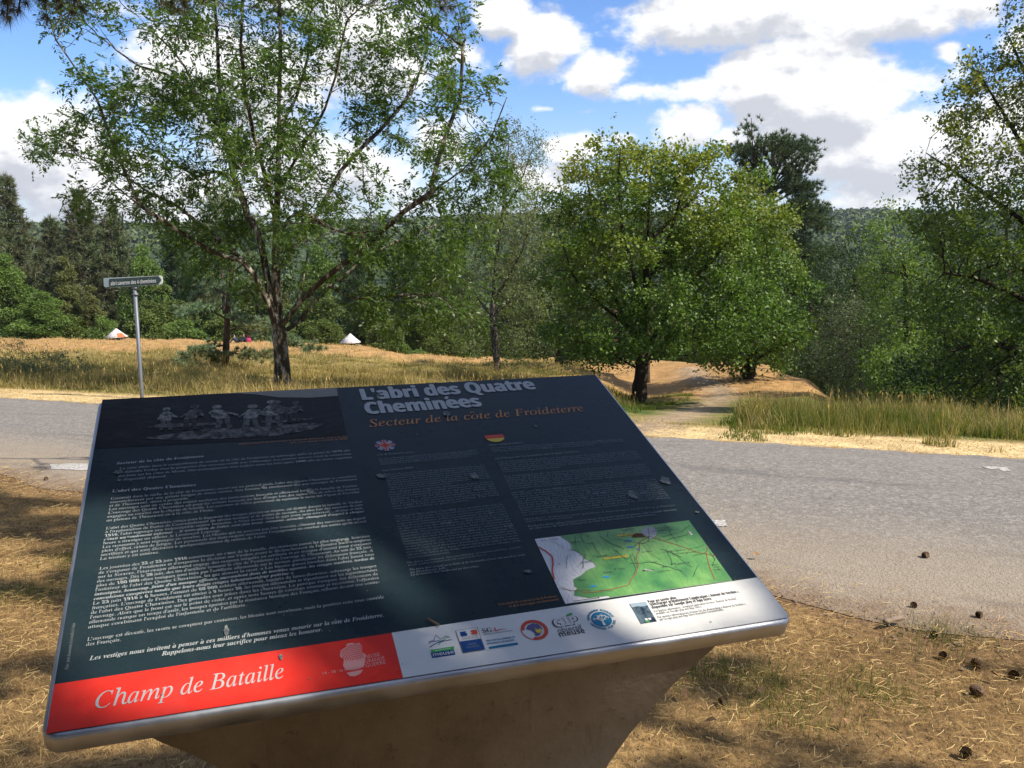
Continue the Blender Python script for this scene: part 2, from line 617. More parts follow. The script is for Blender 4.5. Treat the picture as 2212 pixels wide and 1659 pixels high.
def build_road():
    xs = np.concatenate([np.linspace(-50, -9, 30), np.linspace(-8.8, 6.5, 260), np.linspace(7, 40, 30)])
    nrow = 26
    V, F = [], []
    for x in xs:
        n0, f0 = float(near_edge(x)), float(far_edge(x)) + .04 * math.sin(x * 7) + .03 * math.sin(x * 17 + 2)
        for k in range(nrow):
            y = n0 + (f0 - n0) * k / (nrow - 1)
            V.append((x, y, -K * y + .004 + .05 * min(1, k / 6) * min(1, (nrow - 1 - k) / 5)))
    for i in range(len(xs) - 1):
        for k in range(nrow - 1):
            a = i * nrow + k
            F.append((a, a + nrow, a + nrow + 1, a + 1))
    me = mesh_np('road', V, np.array(F), None, True)
    m, t, b = new_mat('worn_asphalt')
    ca = me.color_attributes.new('edge', 'FLOAT_COLOR', 'POINT')
    e = np.tile(np.linspace(0, 1, nrow), len(xs))
    ca.data.foreach_set('color', np.stack([e, e, e, np.ones_like(e)], 1).astype(np.float32).ravel())
    g = t.new('ShaderNodeNewGeometry')
    P = g.outputs['Position']
    ed = t.new('ShaderNodeAttribute', attribute_name='edge')
    big = t.noise(P, .9, 4.0, .6)
    mid = t.noise(P, 7.0, 5.0, .65)
    grit = t.noise(P, 55.0, 3.0, .75)
    vor = t.new('ShaderNodeTexVoronoi')
    vor.inputs['Scale'].default_value = 62.0
    t.l.new(P, vor.inputs['Vector'])
    base = t.ramp(t.math('ADD', t.math('MULTIPLY', big, .6), t.math('MULTIPLY', mid, .4)), [(.34, (.155, .139, .122)), (.66, (.24, .214, .182))])
    base = t.mix(t.mapr(grit, .35, .75, 0, .75), base, t.mix(grit, (.06, .055, .05), (.46, .42, .36)))
    base = t.mix(t.mapr(vor.outputs['Color'], .60, .95, 0, .42), base, (.52, .47, .41))
    vc = t.new('ShaderNodeTexVoronoi')
    vc.feature = 'DISTANCE_TO_EDGE'
    vc.inputs['Scale'].default_value = .75
    dist = t.new('ShaderNodeVectorMath', operation='ADD')
    t.l.new(P, dist.inputs[0])
    nv = t.noise(P, 2.2, 4, .6, out=1)
    sc_ = t.new('ShaderNodeVectorMath', operation='SCALE')
    t.l.new(nv, sc_.inputs[0])
    sc_.inputs['Scale'].default_value = .9
    t.l.new(sc_.outputs[0], dist.inputs[1])
    t.l.new(dist.outputs[0], vc.inputs['Vector'])
    crack = t.math('MULTIPLY', t.mapr(vc.outputs[0], .012, .0, 0, 1), t.mapr(big, .45, .6, 0, .75))
    base = t.mix(crack, base, (.045, .042, .04))
    st2 = t.new('ShaderNodeTexVoronoi')
    st2.inputs['Scale'].default_value = 33.0
    t.l.new(P, st2.inputs['Vector'])
    base = t.mix(t.mapr(st2.outputs['Color'], .0, 1.0, .15, .75), base, t.mix(st2.outputs['Color'], (.095, .085, .074), (.40, .36, .305)))
    # dusty gravel and brown litter towards the near edge
    ew = t.math('ADD', ed.outputs['Fac'], t.math('MULTIPLY', t.math('SUBTRACT', mid, .5), .22))
    dust = t.mapr(ew, .46, .08, 0, .8)
    base = t.mix(dust, base, t.mix(grit, (.20, .155, .105), (.52, .42, .30)))
    lit = t.mapr(ew, .12, -.02, 0, .75)
    base = t.mix(lit, base, t.mix(grit, (.10, .055, .03), (.30, .19, .11)))
    # dark worn bands (tyre tracks and tar) run along the road
    sx = t.new('ShaderNodeSeparateXYZ')
    t.l.new(P, sx.inputs[0])
    track = t.noise(None, 1.0, 3.0, .6)
    cb = t.new('ShaderNodeCombineXYZ')
    t.l.new(t.math('MULTIPLY', sx.outputs[0], .35), cb.inputs[0])
    t.l.new(t.math('MULTIPLY', ed.outputs['Fac'], 9.0), cb.inputs[1])
    t.l.new(cb.outputs[0], track.node.inputs['Vector'])
    base = t.mix(t.mapr(track, .52, .7, 0, .45), base, (.105, .10, .098))
    t.l.new(base, b.inputs['Base Color'])
    b.inputs['Roughness'].default_value = .85
    b.inputs['Specular IOR Level'].default_value = .25
    bn = t.new('ShaderNodeBump', ins={'Strength': .9, 'Distance': .016})
    t.l.new(grit, bn.inputs['Height'])
    t.l.new(bn.outputs[0], b.inputs['Normal'])
    me.materials.append(m)
    link('road', me, kind='structure')
    # painted marks
    mp, t, b = new_mat('worn_road_paint')
    g = t.new('ShaderNodeNewGeometry')
    n = t.noise(g.outputs['Position'], 40, 4, .7)
    t.l.new(t.ramp(n, [(.38, (.24, .22, .195)), (.62, (.60, .57, .51))]), b.inputs['Base Color'])
    b.inputs['Roughness'].default_value = .8
    quads = [([(106, 1003), (205, 1001), (215, 1016), (112, 1014)], 'road_marking'),
             ([(1530, 1122), (1566, 1124), (1572, 1136), (1545, 1136)], 'road_marking'),
             ([(2122, 1007), (2160, 1008), (2164, 1012), (2135, 1013)], 'road_marking'),
             ([(2150, 1008), (2174, 1008), (2182, 1017), (2166, 1017)], 'road_marking')]
    for q, nm in quads:
        G = Geo()
        N = 8
        pts = []
        for i in range(N + 1):
            for j in range(4):
                s, tt = i / N, j / 3
                x = (1 - tt) * ((1 - s) * q[0][0] + s * q[1][0]) + tt * ((1 - s) * q[3][0] + s * q[2][0])
                y = (1 - tt) * ((1 - s) * q[0][1] + s * q[1][1]) + tt * ((1 - s) * q[3][1] + s * q[2][1])
                x += random.uniform(-2, 2) * (i in (0, N))
                y += random.uniform(-1.2, 1.2) * (j in (0, 3))
                a_, b_ = ray(x, y)
                Y = (CAM_H - .058) / (-b_ - K)
                for _ in range(3):
                    Y = (CAM_H - (road_z(a_ * Y, Y) + K * Y) - .004) / (-b_ - K)
                pts.append((a_ * Y, Y, road_z(a_ * Y, Y) + .004))
        f = [(i * 4 + j, (i + 1) * 4 + j, (i + 1) * 4 + j + 1, i * 4 + j + 1) for i in range(N) for j in range(3)]
        G.add(pts, f)
        link(nm, G.mesh(nm, mp), kind='structure')


build_road()

# ------------------------------------------------------------------ information panel
PO = np.array([-0.63726712, 1.11188547, CAM_H - 0.66285971])
PX = np.array([0.94800115, 0.31826689, 0.0])
PY = np.array([-0.28380088, 0.8954935, 0.3428534])
PX = PX / np.linalg.norm(PX)
PY = PY - PX * (PX @ PY)
PY = PY / np.linalg.norm(PY)
PN = np.cross(PX, PY)
PWD, PHT = 1.2, 0.931
ppos = PO + PX * .6 + PY * .45
pg = np.array([ppos[0], ppos[1], gz(ppos[0], ppos[1])])
PROT = math.atan2(PX[1], PX[0])
panel = thing('information_panel', 'large tilted battlefield information board on a flared stone coloured pedestal', 'information board', tuple(pg), PROT)
_inv = np.array(Matrix.Rotation(-PROT, 3, 'Z'))


def ploc(u, v, h=0.0):
    """panel coordinates (metres along, up, above the face) -> local coordinates of the panel thing"""
    u, v, h = np.broadcast_arrays(np.asarray(u, float), np.asarray(v, float), np.asarray(h, float))
    w = PO + u[..., None] * PX + v[..., None] * PY + h[..., None] * PN
    return (w - pg) @ _inv.T


def pmesh(name, mat, polys, h, parent, label=None, hs=None):
    """flat printed shapes: polys is a list of (u,v) outlines or of (verts, faces)"""
    G = bpy.data.meshes.new(name)
    V, F = [], []
    for ip, p in enumerate(polys):
        if isinstance(p, tuple) and len(p) == 2 and isinstance(p[1], list):
            vs, fs = p
        else:
            vs, fs = p, [list(range(len(p)))]
        b = len(V)
        V += [tuple(q) for q in ploc(np.array([q[0] for q in vs]), np.array([q[1] for q in vs]), h + (hs[ip] if hs else 0))]
        F += [[b + i for i in f] for f in fs]
    G.from_pydata(V, [], F)
    G.update()
    mats = mat if isinstance(mat, list) else [mat]
    for m in mats:
        G.materials.append(m)
    return link(name, G, parent, label=label)


def ellipse(cx, cy, rx, ry, n=28, a0=0, a1=2 * math.pi):
    return [(cx + rx * math.cos(a0 + (a1 - a0) * i / n), cy + ry * math.sin(a0 + (a1 - a0) * i / n)) for i in range(n)]


def ring(cx, cy, r0, r1, n=36, a0=0, a1=2 * math.pi, sy=1.0):
    v, f = [], []
    for i in range(n + 1):
        a = a0 + (a1 - a0) * i / n
        v += [(cx + r0 * math.cos(a), cy + r0 * math.sin(a) * sy), (cx + r1 * math.cos(a), cy + r1 * math.sin(a) * sy)]
    for i in range(n):
        f.append([2 * i, 2 * i + 1, 2 * i + 3, 2 * i + 2])
    return (v, f)


def stroke(pts, w):
    pts = np.asarray(pts, float)
    T = np.gradient(pts, axis=0)
    T /= np.linalg.norm(T, axis=1)[:, None] + 1e-12
    N = np.stack([-T[:, 1], T[:, 0]], 1)
    w = np.broadcast_to(w, (len(pts),))[:, None] / 2
    v = [tuple(q) for q in np.concatenate([pts + N * w, pts - N * w])]
    n = len(pts)
    return (v, [[i, n + i, n + i + 1, i + 1] for i in range(n - 1)])


def rect(u0, v0, u1, v1):
    return [(u0, v0), (u1, v0), (u1, v1), (u0, v1)]


def print_mat(name, col, rough=.27, dirt=.5, emis=None):
    """matt-glossy printed film with dust"""
    m, t, b = new_mat(name)
    g = t.new('ShaderNodeTexCoord')
    n = t.noise(g.outputs['Object'], 9.0, 6.0, .65)
    fine = t.noise(g.outputs['Object'], 160.0, 2.0, .6)
    dust = t.math('MULTIPLY', t.mapr(n, .42, .75, .0, .16), dirt)
    dust = t.math('ADD', dust, t.math('MULTIPLY', t.mapr(fine, .55, .8, 0, .10), dirt))
    t.l.new(t.mix(dust, col, (.34, .32, .27)), b.inputs['Base Color'])
    t.l.new(t.mapr(n, .3, .7, rough - .03, rough + .08), b.inputs['Roughness'])
    b.inputs['Specular IOR Level'].default_value = .13
    return m


M_NAVY = print_mat('printed_navy', (.015, .029, .034), dirt=.2)
M_RED = print_mat('printed_red', (.74, .035, .022), dirt=.3)
M_WHITE = print_mat('printed_white', (.66, .65, .61), dirt=.6)
M_TXT = print_mat('printed_text_white', (.40, .42, .41), dirt=.2)
M_TXTD = print_mat('printed_text_grey', (.20, .23, .24), dirt=.2)
M_ORANGE = print_mat('printed_orange', (.50, .22, .07), dirt=.2)
M_BLACK = print_mat('printed_black', (.02, .02, .02), dirt=.2)
M_BLUE = print_mat('printed_blue', (.012, .06, .20), dirt=.2)
M_TEAL = print_mat('printed_teal', (.012, .16, .29), dirt=.2)
M_GREEN = print_mat('printed_green', (.05, .36, .06), dirt=.2)
M_REDL = print_mat('printed_logo_red', (.55, .07, .04), dirt=.2)
M_YEL = print_mat('printed_yellow', (.62, .47, .06), dirt=.2)
M_GREYT = print_mat('printed_dark_text', (.07, .07, .075), dirt=.1)
M_DROP = simple_mat('dried_droppings', (.36, .35, .32), .9, var=.4, scale=60)
M_PHOTO_SKY = print_mat('photo_sky_grey', (.21, .20, .165))


def steel_mat():
    m, t, b = new_mat('brushed_steel')
    g = t.new('ShaderNodeTexCoord')
    n = t.noise(g.outputs['Object'], 14, 5, .6)
    t.l.new(t.ramp(n, [(.3, (.40, .41, .43)), (.7, (.56, .57, .59))]), b.inputs['Base Color'])
    b.inputs['Metallic'].default_value = 1.0
    t.l.new(t.mapr(n, .3, .7, .42, .60), b.inputs['Roughness'])
    return m


M_STEEL = steel_mat()


def build_tray():
    """folded steel tray with rounded corners and a rounded upper edge"""
    r, th = .022, .034
    cs = [(r, r, math.pi, 1.5 * math.pi), (PWD - r, r, 1.5 * math.pi, 2 * math.pi), (PWD - r, PHT - r, 0, .5 * math.pi), (r, PHT - r, .5 * math.pi, math.pi)]
    ex = .004
    out = []
    for cx, cy, a0, a1 in cs:
        for i in range(7):
            a = a0 + (a1 - a0) * i / 6
            out.append((cx, cy, math.cos(a), math.sin(a)))
    prof = []          # (offset outward, height)
    rb = .009
    for i in range(7):
        a = math.pi / 2 * i / 6
        prof.append((ex - rb + rb * math.sin(a), -rb + rb * math.cos(a)))
    prof += [(ex, -th + .003), (ex - .003, -th)]
    V, F = [], []
    n = len(out)
    for off, h in prof:
        V += [tuple(q) for q in ploc(np.array([cx + (r + off) * c for cx, cy, c, s in out]), np.array([cy + (r + off) * s for cx, cy, c, s in out]), h)]
    for k in range(len(prof) - 1):
        for j in range(n):
            F.append([k * n + j, k * n + (j + 1) % n, (k + 1) * n + (j + 1) % n, (k + 1) * n + j])
    F.append(list(range(n))[::-1])
    F.append([(len(prof) - 1) * n + j for j in range(n)])
    me = bpy.data.meshes.new('tray')
    me.from_pydata(V, [], [f[::-1] for f in F])
    for p in me.polygons:
        p.use_smooth = len(p.vertices) == 4
    me.materials.append(M_STEEL)
    link('tray', me, panel)


build_tray()


def build_pedestal():
    prof = [(.495, -.036), (.455, -.055), (.42, -.078), (.385, -.105), (.345, -.14), (.30, -.185), (.262, -.232), (.23, -.29), (.205, -.36), (.19, -.45), (.182, -.6), (.18, -1.15)]
    G = Geo()
    zref = PO[2]
    Yh = np.array([-PX[1], PX[0], 0])
    D = .46
    slope = PY[2] / math.hypot(PY[0], PY[1])
    f0 = PO + PX * .6 + Yh * .035
    L, Rr = [], []
    nd = 5
    V = []
    for k, (hw, dz) in enumerate(prof):
        for j in range(nd):
            d = D * j / (nd - 1)
            taper = 1.0
            for s in (-1, 1):
                rise = slope * (d + .035) if k == 0 else slope * d * max(0, 1 - k / 6)
                z = zref + dz + rise
                if k == len(prof) - 1:
                    z = zref - 1.15
                q = f0 + PX * s * hw + Yh * d
                V.append([q[0], q[1], z])
    V = (np.array(V) - pg) @ _inv.T
    idx = lambda k, j, s: (k * nd + j) * 2 + s
    F = []
    for k in range(len(prof) - 1):
        F.append((idx(k, 0, 0), idx(k + 1, 0, 0), idx(k + 1, 0, 1), idx(k, 0, 1)))
        F.append((idx(k, nd - 1, 1), idx(k + 1, nd - 1, 1), idx(k + 1, nd - 1, 0), idx(k, nd - 1, 0)))
        for j in range(nd - 1):
            F.append((idx(k, j, 1), idx(k + 1, j, 1), idx(k + 1, j + 1, 1), idx(k, j + 1, 1)))
            F.append((idx(k, j + 1, 0), idx(k + 1, j + 1, 0), idx(k + 1, j, 0), idx(k, j, 0)))
    for j in range(nd - 1):
        F.append((idx(0, j, 0), idx(0, j, 1), idx(0, j + 1, 1), idx(0, j + 1, 0)))
    G.add(V, F)
    m, t, b = new_mat('stone_pedestal')
    g = t.new('ShaderNodeTexCoord')
    n = t.noise(g.outputs['Object'], 7, 7, .68)
    n2 = t.noise(g.outputs['Object'], 45, 4, .7)
    mo = t.new('ShaderNodeMapping')
    mo.inputs['Scale'].default_value = (9, 9, 1.6)
    t.l.new(g.outputs['Object'], mo.inputs['Vector'])
    st = t.noise(mo.outputs[0], 3.0, 5, .65)
    c = t.ramp(n, [(.3, (.17, .135, .085)), (.52, (.25, .205, .135)), (.75, (.32, .27, .19))])
    c = t.mix(t.mapr(st, .56, .70, 0, .38), c, (.10, .068, .04))
    c = t.mix(t.mapr(n2, .58, .74, 0, .55), c, (.08, .055, .032))
    t.l.new(c, b.inputs['Base Color'])
    b.inputs['Roughness'].default_value = .85
    bn = t.new('ShaderNodeBump', ins={'Strength': .35, 'Distance': .01})
    t.l.new(n2, bn.inputs['Height'])
    t.l.new(bn.outputs[0], b.inputs['Normal'])
    link('pedestal', G.mesh('pedestal', m), panel)


build_pedestal()

H0, H1, H2, H3 = .0012, .0018, .0024, .0030
face = pmesh('printed_face', M_NAVY, [rect(.004, .004, 1.196, .927)], H0, panel)
red = pmesh('red_band', M_RED, [[(.004, .004), (.4965, .004), (.4972, .1012), (.004, .0925)]], H1, face)
white = pmesh('white_band', M_WHITE, [[(.4968, .004), (1.196, .004), (1.196, .1125), (.4975, .1016)]], H1, face)


# ---- lettering: the mathematical alphabets of the built-in font stack give serif and heavy faces
import unicodedata
ALPH = {'it': (0x1d434, 0x1d44e), 'b': (0x1d400, 0x1d41a), 'bi': (0x1d468, 0x1d482), 'sb': (0x1d5d4, 0x1d5ee)}
ACC = {'\u0301', '\u0300', '\u0302', '\u0308', '\u0327'}


def styled(s, st):
    if st == 'sans':
        return s
    up, lo = ALPH[st]
    out = ''
    for ch in s:
        d = unicodedata.normalize('NFD', ch)
        base, marks = d[0], d[1:]
        if 'A' <= base <= 'Z':
            c = chr(up + ord(base) - 65)
        elif 'a' <= base <= 'z':
            c = '\u210e' if (st == 'it' and base == 'h') else chr(lo + ord(base) - 97)
        elif base.isdigit():
            c = chr((0x1d7ec if st == 'sb' else 0x1d7ce) + int(base))
        else:
            c = base
        out += marks + c
    return out


_tcache = {}


def text_geo(s, st='sans', res=2, shear=0.0, offset=0.0, space=1.0):
    key = (s, st, res, shear, offset, space)
    if key in _tcache:
        return _tcache[key]
    c = bpy.data.curves.new('lettering', 'FONT')
    c.body = styled(s, st)
    c.resolution_u = res
    c.shear = shear
    c.offset = offset
    c.space_character = space
    o = bpy.data.objects.new('lettering', c)
    me = bpy.data.meshes.new_from_object(o)
    n = len(me.vertices)
    v = np.zeros(n * 3, np.float32)
    me.vertices.foreach_get('co', v)
    v = v.reshape(-1, 3)[:, :2].copy()
    f = [list(p.vertices) for p in me.polygons]
    bpy.data.objects.remove(o)
    bpy.data.curves.remove(c)
    bpy.data.meshes.remove(me)
    _tcache[key] = (v, f)
    return v, f


def line(s, u0, v0, u1=None, size=.01, st='sans', v1=None, align='L', **kw):
    """one line of text; baseline from (u0,v0) to (u1,v1): width fitted when u1 is given"""
    v, f = text_geo(s, st, **kw)
    if not len(v):
        return ([], [])
    x0, x1 = v[:, 0].min(), v[:, 0].max()
    sx = size if u1 is None else (u1 - u0) / (x1 - x0)
    if v1 is None:
        v1 = v0
    q = np.empty_like(v)
    q[:, 0] = u0 + (v[:, 0] - x0) * sx
    if align == 'C':
        q[:, 0] -= (x1 - x0) * sx / 2
    q[:, 1] = v0 + v[:, 1] * size
    if u1 is not None:
        q[:, 1] += (q[:, 0] - u0) / (u1 - u0) * (v1 - v0)
    return ([tuple(p) for p in q], f)


# title
_tt = []
for du, dv in ((0, 0), (-.0022, 0), (.0022, 0), (-.0011, .0011), (.0011, -.0011)):
    _tt += [line("L'abri des Quatre", .5725 + du, .8602 + dv, 1.010 + du, .073, 'sb', .8671 + dv, res=4),
            line("Cheminées", .5715 + du, .7944 + dv, .848 + du, .073, 'sb', .799 + dv, res=4)]
pmesh('title_text', M_TXT, _tt, H2, face, hs=[.00004 * (i // 2) for i in range(10)])
pmesh('subtitle_text', M_ORANGE, [line("Secteur de la côte de Froideterre", .5676, .7375, 1.0948, .045, 'it', .7461, res=4)], H2, face)
pmesh('battlefield_text', M_TXT, [line("Champ de Bataille", .062, .0345, .3224, .043, 'it', .0395, res=5)], H2, red)

# French column
FR = [
    ('b', .0505, .6582, .2145, .6626, ["Secteur de la côte de Froideterre"], .0128, 0),
    ('it', .0566, .640, .5115, .6449, ["La zone située dans le compartiment de terrain de la côte de Froideterre est aménagée après la guerre de 1870 afin",
                                        "de défendre Verdun dans la perspective d'un nouveau conflit avec l'Allemagne. Les premiers travaux voient la construction",
                                        "des forts sur les côtes de Meuse. Des aménagements sont réalisés entre les forts après 1900 afin de mieux organiser",
                                        "le dispositif défensif."], .0102, -.0133),
    ('b', .0487, .5629, .1983, .562, ["L'abri des Quatre Cheminées"], .0128, 0),
    ('it', .048, .5396, .509, .5478, ["Construit dans la roche de la côte de Froideterre, ouvert sur un profond ravin, l'abri des Quatre Cheminées se caractérise",
                                       "essentiellement par une galerie longue de douze mètres. Son histoire est étroitement liée aux ouvrages de Froideterre",
                                       "et de Thiaumont, situés à proximité.",
                                       "Les ouvrages sont au centre des enjeux tactiques des états-majors français et allemand lors de la bataille de Verdun.",
                                       "L'ouvrage des Quatre Cheminées est pour les soldats français un lieu d'étape lors des opérations de relève des troupes",
                                       "engagées au combat sur le champ de bataille. Les parcours de relève permettent de rejoindre le ravin des Vignes et d'accéder",
                                       "au plateau de Thiaumont ou à la crête de Fleury."], .0102, -.0112),
    ('it', .0462, .4489, .5068, .4593, ["L'abri des Quatre Cheminées, conçu pour le logement des troupes placées en réserve, est destiné durant la bataille de Verdun",
                                          "à l'implantation de Postes de Commandement du niveau tactique et de postes de secours. Au plus fort des combats de juin",
                                          "1916, l'abri regroupe une indescriptible misère humaine. « Nous avons vécu là sept jours sans sommeil ... et jour et nuit,",
                                          "c'était un roulement infernal ... le terre-plein de l'abri, cent fois troué, retourné, arraché, changeait d'aspect à chaque",
                                          "heure » témoigne un officier, le Lieutenant Lapouge.",
                                          "Les mourants y sont regroupés en nombre. Les blessés qui ne peuvent pas être évacués, côtoient des survivants au regard",
                                          "plein d'effroi, minés de fatigue. Les personnels des états-majors ordonnent l'engagement au combat des unités qu'ils savent",
                                          "sacrifiées et qui sont décimées à quelques centaines de mètres de l'abri.",
                                          "La tension y est extrême."], .0102, -.0106),
    ('it', .0442, .3383, .5039, .3508, ["Les journées des 22 et 23 juin 1916 constituent, au cœur de la bataille, des moments parmi les plus tragiques. Soucieux",
                                          "de s'emparer de Froideterre et d'emporter la décision sur Verdun avant le déclenchement de l'offensive franco-anglaise",
                                          "sur la Somme, l'état-major allemand engage des moyens inégalés en artillerie et en troupes d'assaut pour s'emparer",
                                          "des ouvrages. Dès le 20 juin, des tirs d'artillerie écrasent la côte de Froideterre et l'ouvrage de Thiaumont. Au soir du 22 juin,",
                                          "plus de 100 000 obus toxiques sont tirés par l'artillerie allemande sur le secteur, paralysant les défenseurs français. A",
                                          "l'intérieur de l'abri des Quatre Cheminées, les gaz sèment la mort. « Les blessés graves étendus dans l'abri furent tous",
                                          "intoxiqués, beaucoup, faute d'un masque efficace, succombent dans de terribles agonies, les visages marbrés, tordus de",
                                          "convulsions exaspérées tandis que leurs doigts crispés labouraient leur poitrine ».",
                                          "Le 23 juin 1916 à 6 heures, l'assaut de 60 000 soldats allemands, équipés de lance-flammes, submerge les troupes",
                                          "françaises. L'ouvrage de Froideterre est atteint à 9 heures 30, les troupes allemandes se répartissent sur les superstructures",
                                          "de l'abri des Quatre Cheminées. Des grenades sont jetées dans les cheminées. La panique s'empare des défenseurs de",
                                          "l'ouvrage. Alors que le front est sur le point de céder, et après trois heures de combats intenses et incertains, l'offensive",
                                          "allemande marque un temps d'arrêt, les troupes épuisées par la résistance héroïque des Français, refluent devant une contre-",
                                          "attaque combinant l'emploi de l'infanterie et de l'artillerie."], .0102, -.0107),
    ('it', .040, .172, .4998, .1832, ["L'ouvrage est dévasté, les morts se comptent par centaines, les blessés sont nombreux, mais la position reste sous contrôle",
                                        "des Français."], .0102, -.0105),
]
polys = []
for st, u0, v0, u1, v1, lines, size, dv in FR:
    full = np.mean([len(s) for s in lines if len(s) > 95] or [len(lines[0])])
    for i, s in enumerate(lines):
        short = len(s) < 95 and len(lines) > 1
        ue = u0 + (u1 - u0) * (len(s) / full if short else 1)
        ve = v0 + (v1 - v0) * (len(s) / full if short else 1)
        stl = 'bi' if (st == 'it' and ('exaspérées' in s or 'beaucoup' in s or 'roulement' in s)) else st
        polys.append(line(s, u0 - .0004 * i, v0 + dv * i, ue - .0004 * i, size, stl, ve + dv * i, res=1,
                          shear=0.0 if stl != 'it' else -.22))
pmesh('french_text', M_TXT, polys, H2, face)
pmesh('closing_text', M_TXT, [line("Les vestiges nous invitent à penser à ces milliers d'hommes venus mourir sur la côte de Froideterre.", .0464, .1303, .4918, .0130, 'bi', .1396, res=2),
                              line("Rappelons-nous leur sacrifice pour mieux les honorer.", .1476, .1196, .3894, .0130, 'bi', .1253, res=2)], H2, face)


def wrap(txt, n):
    words = txt.split()
    tot = len(txt)
    per = tot / n
    out, cur = [], ''
    for w in words:
        if cur and len(cur) + len(w) / 2 > per and len(out) < n - 1:
            out.append(cur)
            cur = w
        else:
            cur = (cur + ' ' + w).strip()
    out.append(cur)
    return out


def para(txt, n, u0, u1, v0, v1, dv, st='it', size=.0074, last=.5):
    r = []
    ls = wrap(txt, n)
    for i, s in enumerate(ls):
        ue = u1 if (i < len(ls) - 1 or last >= 1) else u0 + (u1 - u0) * last
        ve = v0 + (v1 - v0) * (ue - u0) / (u1 - u0)
        r.append(line(s, u0, v0 + dv * i, ue, size, st, ve + dv * i, res=1, shear=-.1 if st == 'it' else 0))
    return r


EN = []
EN += [line("Côte de Froideterre sector", .5642, .6198, .6437, .0092, 'bi', .6205, res=1)]
EN += para("The area in the terrain compartment of Froideterre hill was developed after the 1870-71 Franco-Prussian War to defend Verdun in the event of a new conflict with Germany. In the first phase, forts were constructed on the Meuse Heights. Further buildings were added between the forts after 1900 to improve organisation of the defensive system.", 4, .565, .782, .6038, .6092, -.0066, last=.92)
EN += [line("Four Chimneys Shelter", .5636, .5598, .6315, .0092, 'bi', .5625, res=1)]
EN += para("Built into the rock of Froideterre hill and opening onto a deep ravine, the Abri des Quatre Cheminées consists essentially of a 12-metre long gallery. Its history is closely linked to the works of Froideterre and Thiaumont situated nearby. The works were at the heart of the tactical objectives for the general staff of the French and German armies during the battle of Verdun. The Four Chimneys Shelter was a staging post for French soldiers during relief operations of troops engaged in combat on the battlefield. The relief routes led to the ravin des Vignes and gave access to the Thiaumont plateau or Fleury ridge.", 8, .5665, .783, .5442, .5485, -.0075, last=.6)
EN += para("The shelter was originally designed to house reserve troops but during the battle of Verdun it contained tactical command and first aid posts. When the fighting was at its fiercest in June 1916, the shelter was a scene of indescribable human misery. We lived there for seven days without sleep and day and night it was an infernal rumbling. The dying were gathered there in great numbers.", 8, .562, .784, .482, .488, -.0078, last=.7)
EN += para("The days of the 22nd and 23rd of June 1916, were in the middle of the battle, the most tragic. In order to take Froideterre and reach Verdun before the launch of the Franco-English offensive on the Somme, the German general staff committed unprecedented resources in artillery and assault troops. On the 20th of June artillery fire pounded Froideterre hill and the Thiaumont works. On the evening of the 22nd of June more than 100,000 toxic gas shells were fired by the German artillery, paralysing the French soldiers. Inside the Four Chimneys Shelter, gas spread death. The seriously wounded lying in the shelter were all poisoned; many succumbed in terrible agony, their mottled faces twisted in convulsions, their long fingers tore at their chests. On the 23rd of June 1916 at 6 am, an attack by 60,000 German soldiers equipped with flamethrowers overcame the French troops. The Froideterre fortification was reached at 9.30 am and the German soldiers spread out over the roof of the Four Chimneys Shelter. Grenades were thrown down the chimneys. Panic seized the soldiers defending the shelter. With the front line about to give way, after three hours of intense and uncertain fighting, the German offensive was halted, as the troops, exhausted by the heroic resistance of the French, were forced back by a counter-attack combining infantry and artillery fire.", 17, .5605, .7815, .4028, .408, -.0078, last=.36)
EN += [line("The shelter was destroyed, there were hundreds of casualties and many wounded,", .5564, .2641, .7765, .0074, 'it', .2721, res=1),
       line("but the position remained under the control of the French.", .5568, .2572, .705, .0074, 'it', .262, res=1),
       line("The ruins here remind us to think of the thousands of men who met their death", .5569, .2448, .777, .0080, 'bi', .2491, res=1),
       line("on Froideterre hill.", .5565, .2376, .622, .0080, 'bi', .2385, res=1),
       line("Let us remember their sacrifice and pay them tribute.", .5562, .2311, .683, .0080, 'bi', .2327, res=1)]
pmesh('english_text', M_TXTD, EN, H2, face)
DE = [line("Sektor Anhöhe Froideterre", .8156, .6246, .8956, .0092, 'bi', .6254, res=1)]
DE += para("Der Bereich des Geländeabschnitts von Froideterre wird nach dem Krieg von 1870 ausgebaut, um Verdun im Hinblick auf einen neuen Konflikt mit Deutschland zu verteidigen. Zuerst werden die Forts auf den Maashöhen errichtet. Nach 1900 folgen weitere Bauten zwischen den Forts.", 3, .8158, 1.136, .6136, .6084, -.0072, last=.75)
DE += [line("Der Unterstand der Vier Schornsteine (Abri de Quatre Cheminées)", .8138, .5702, 1.0109, .0092, 'bi', .573, res=1)]
DE += para("Der in den Felsen der Anhöhe von Froideterre gebaute und auf eine tiefe Schlucht hin offene Unterstand besteht im Wesentlichen aus einem zwölf Meter langen Stollen. Seine Geschichte ist eng mit den Werken Froideterre und Thiaumont verbunden, die in der Nähe liegen. Die Werke stehen im Mittelpunkt der taktischen Ziele der französischen und deutschen Stäbe während der Schlacht von Verdun. Der Unterstand ist für die französischen Soldaten ein Ort der Rast bei der Ablösung der Truppen, die auf dem Schlachtfeld kämpfen.", 6, .815, 1.148, .5563, .5562, -.0074, last=.4)
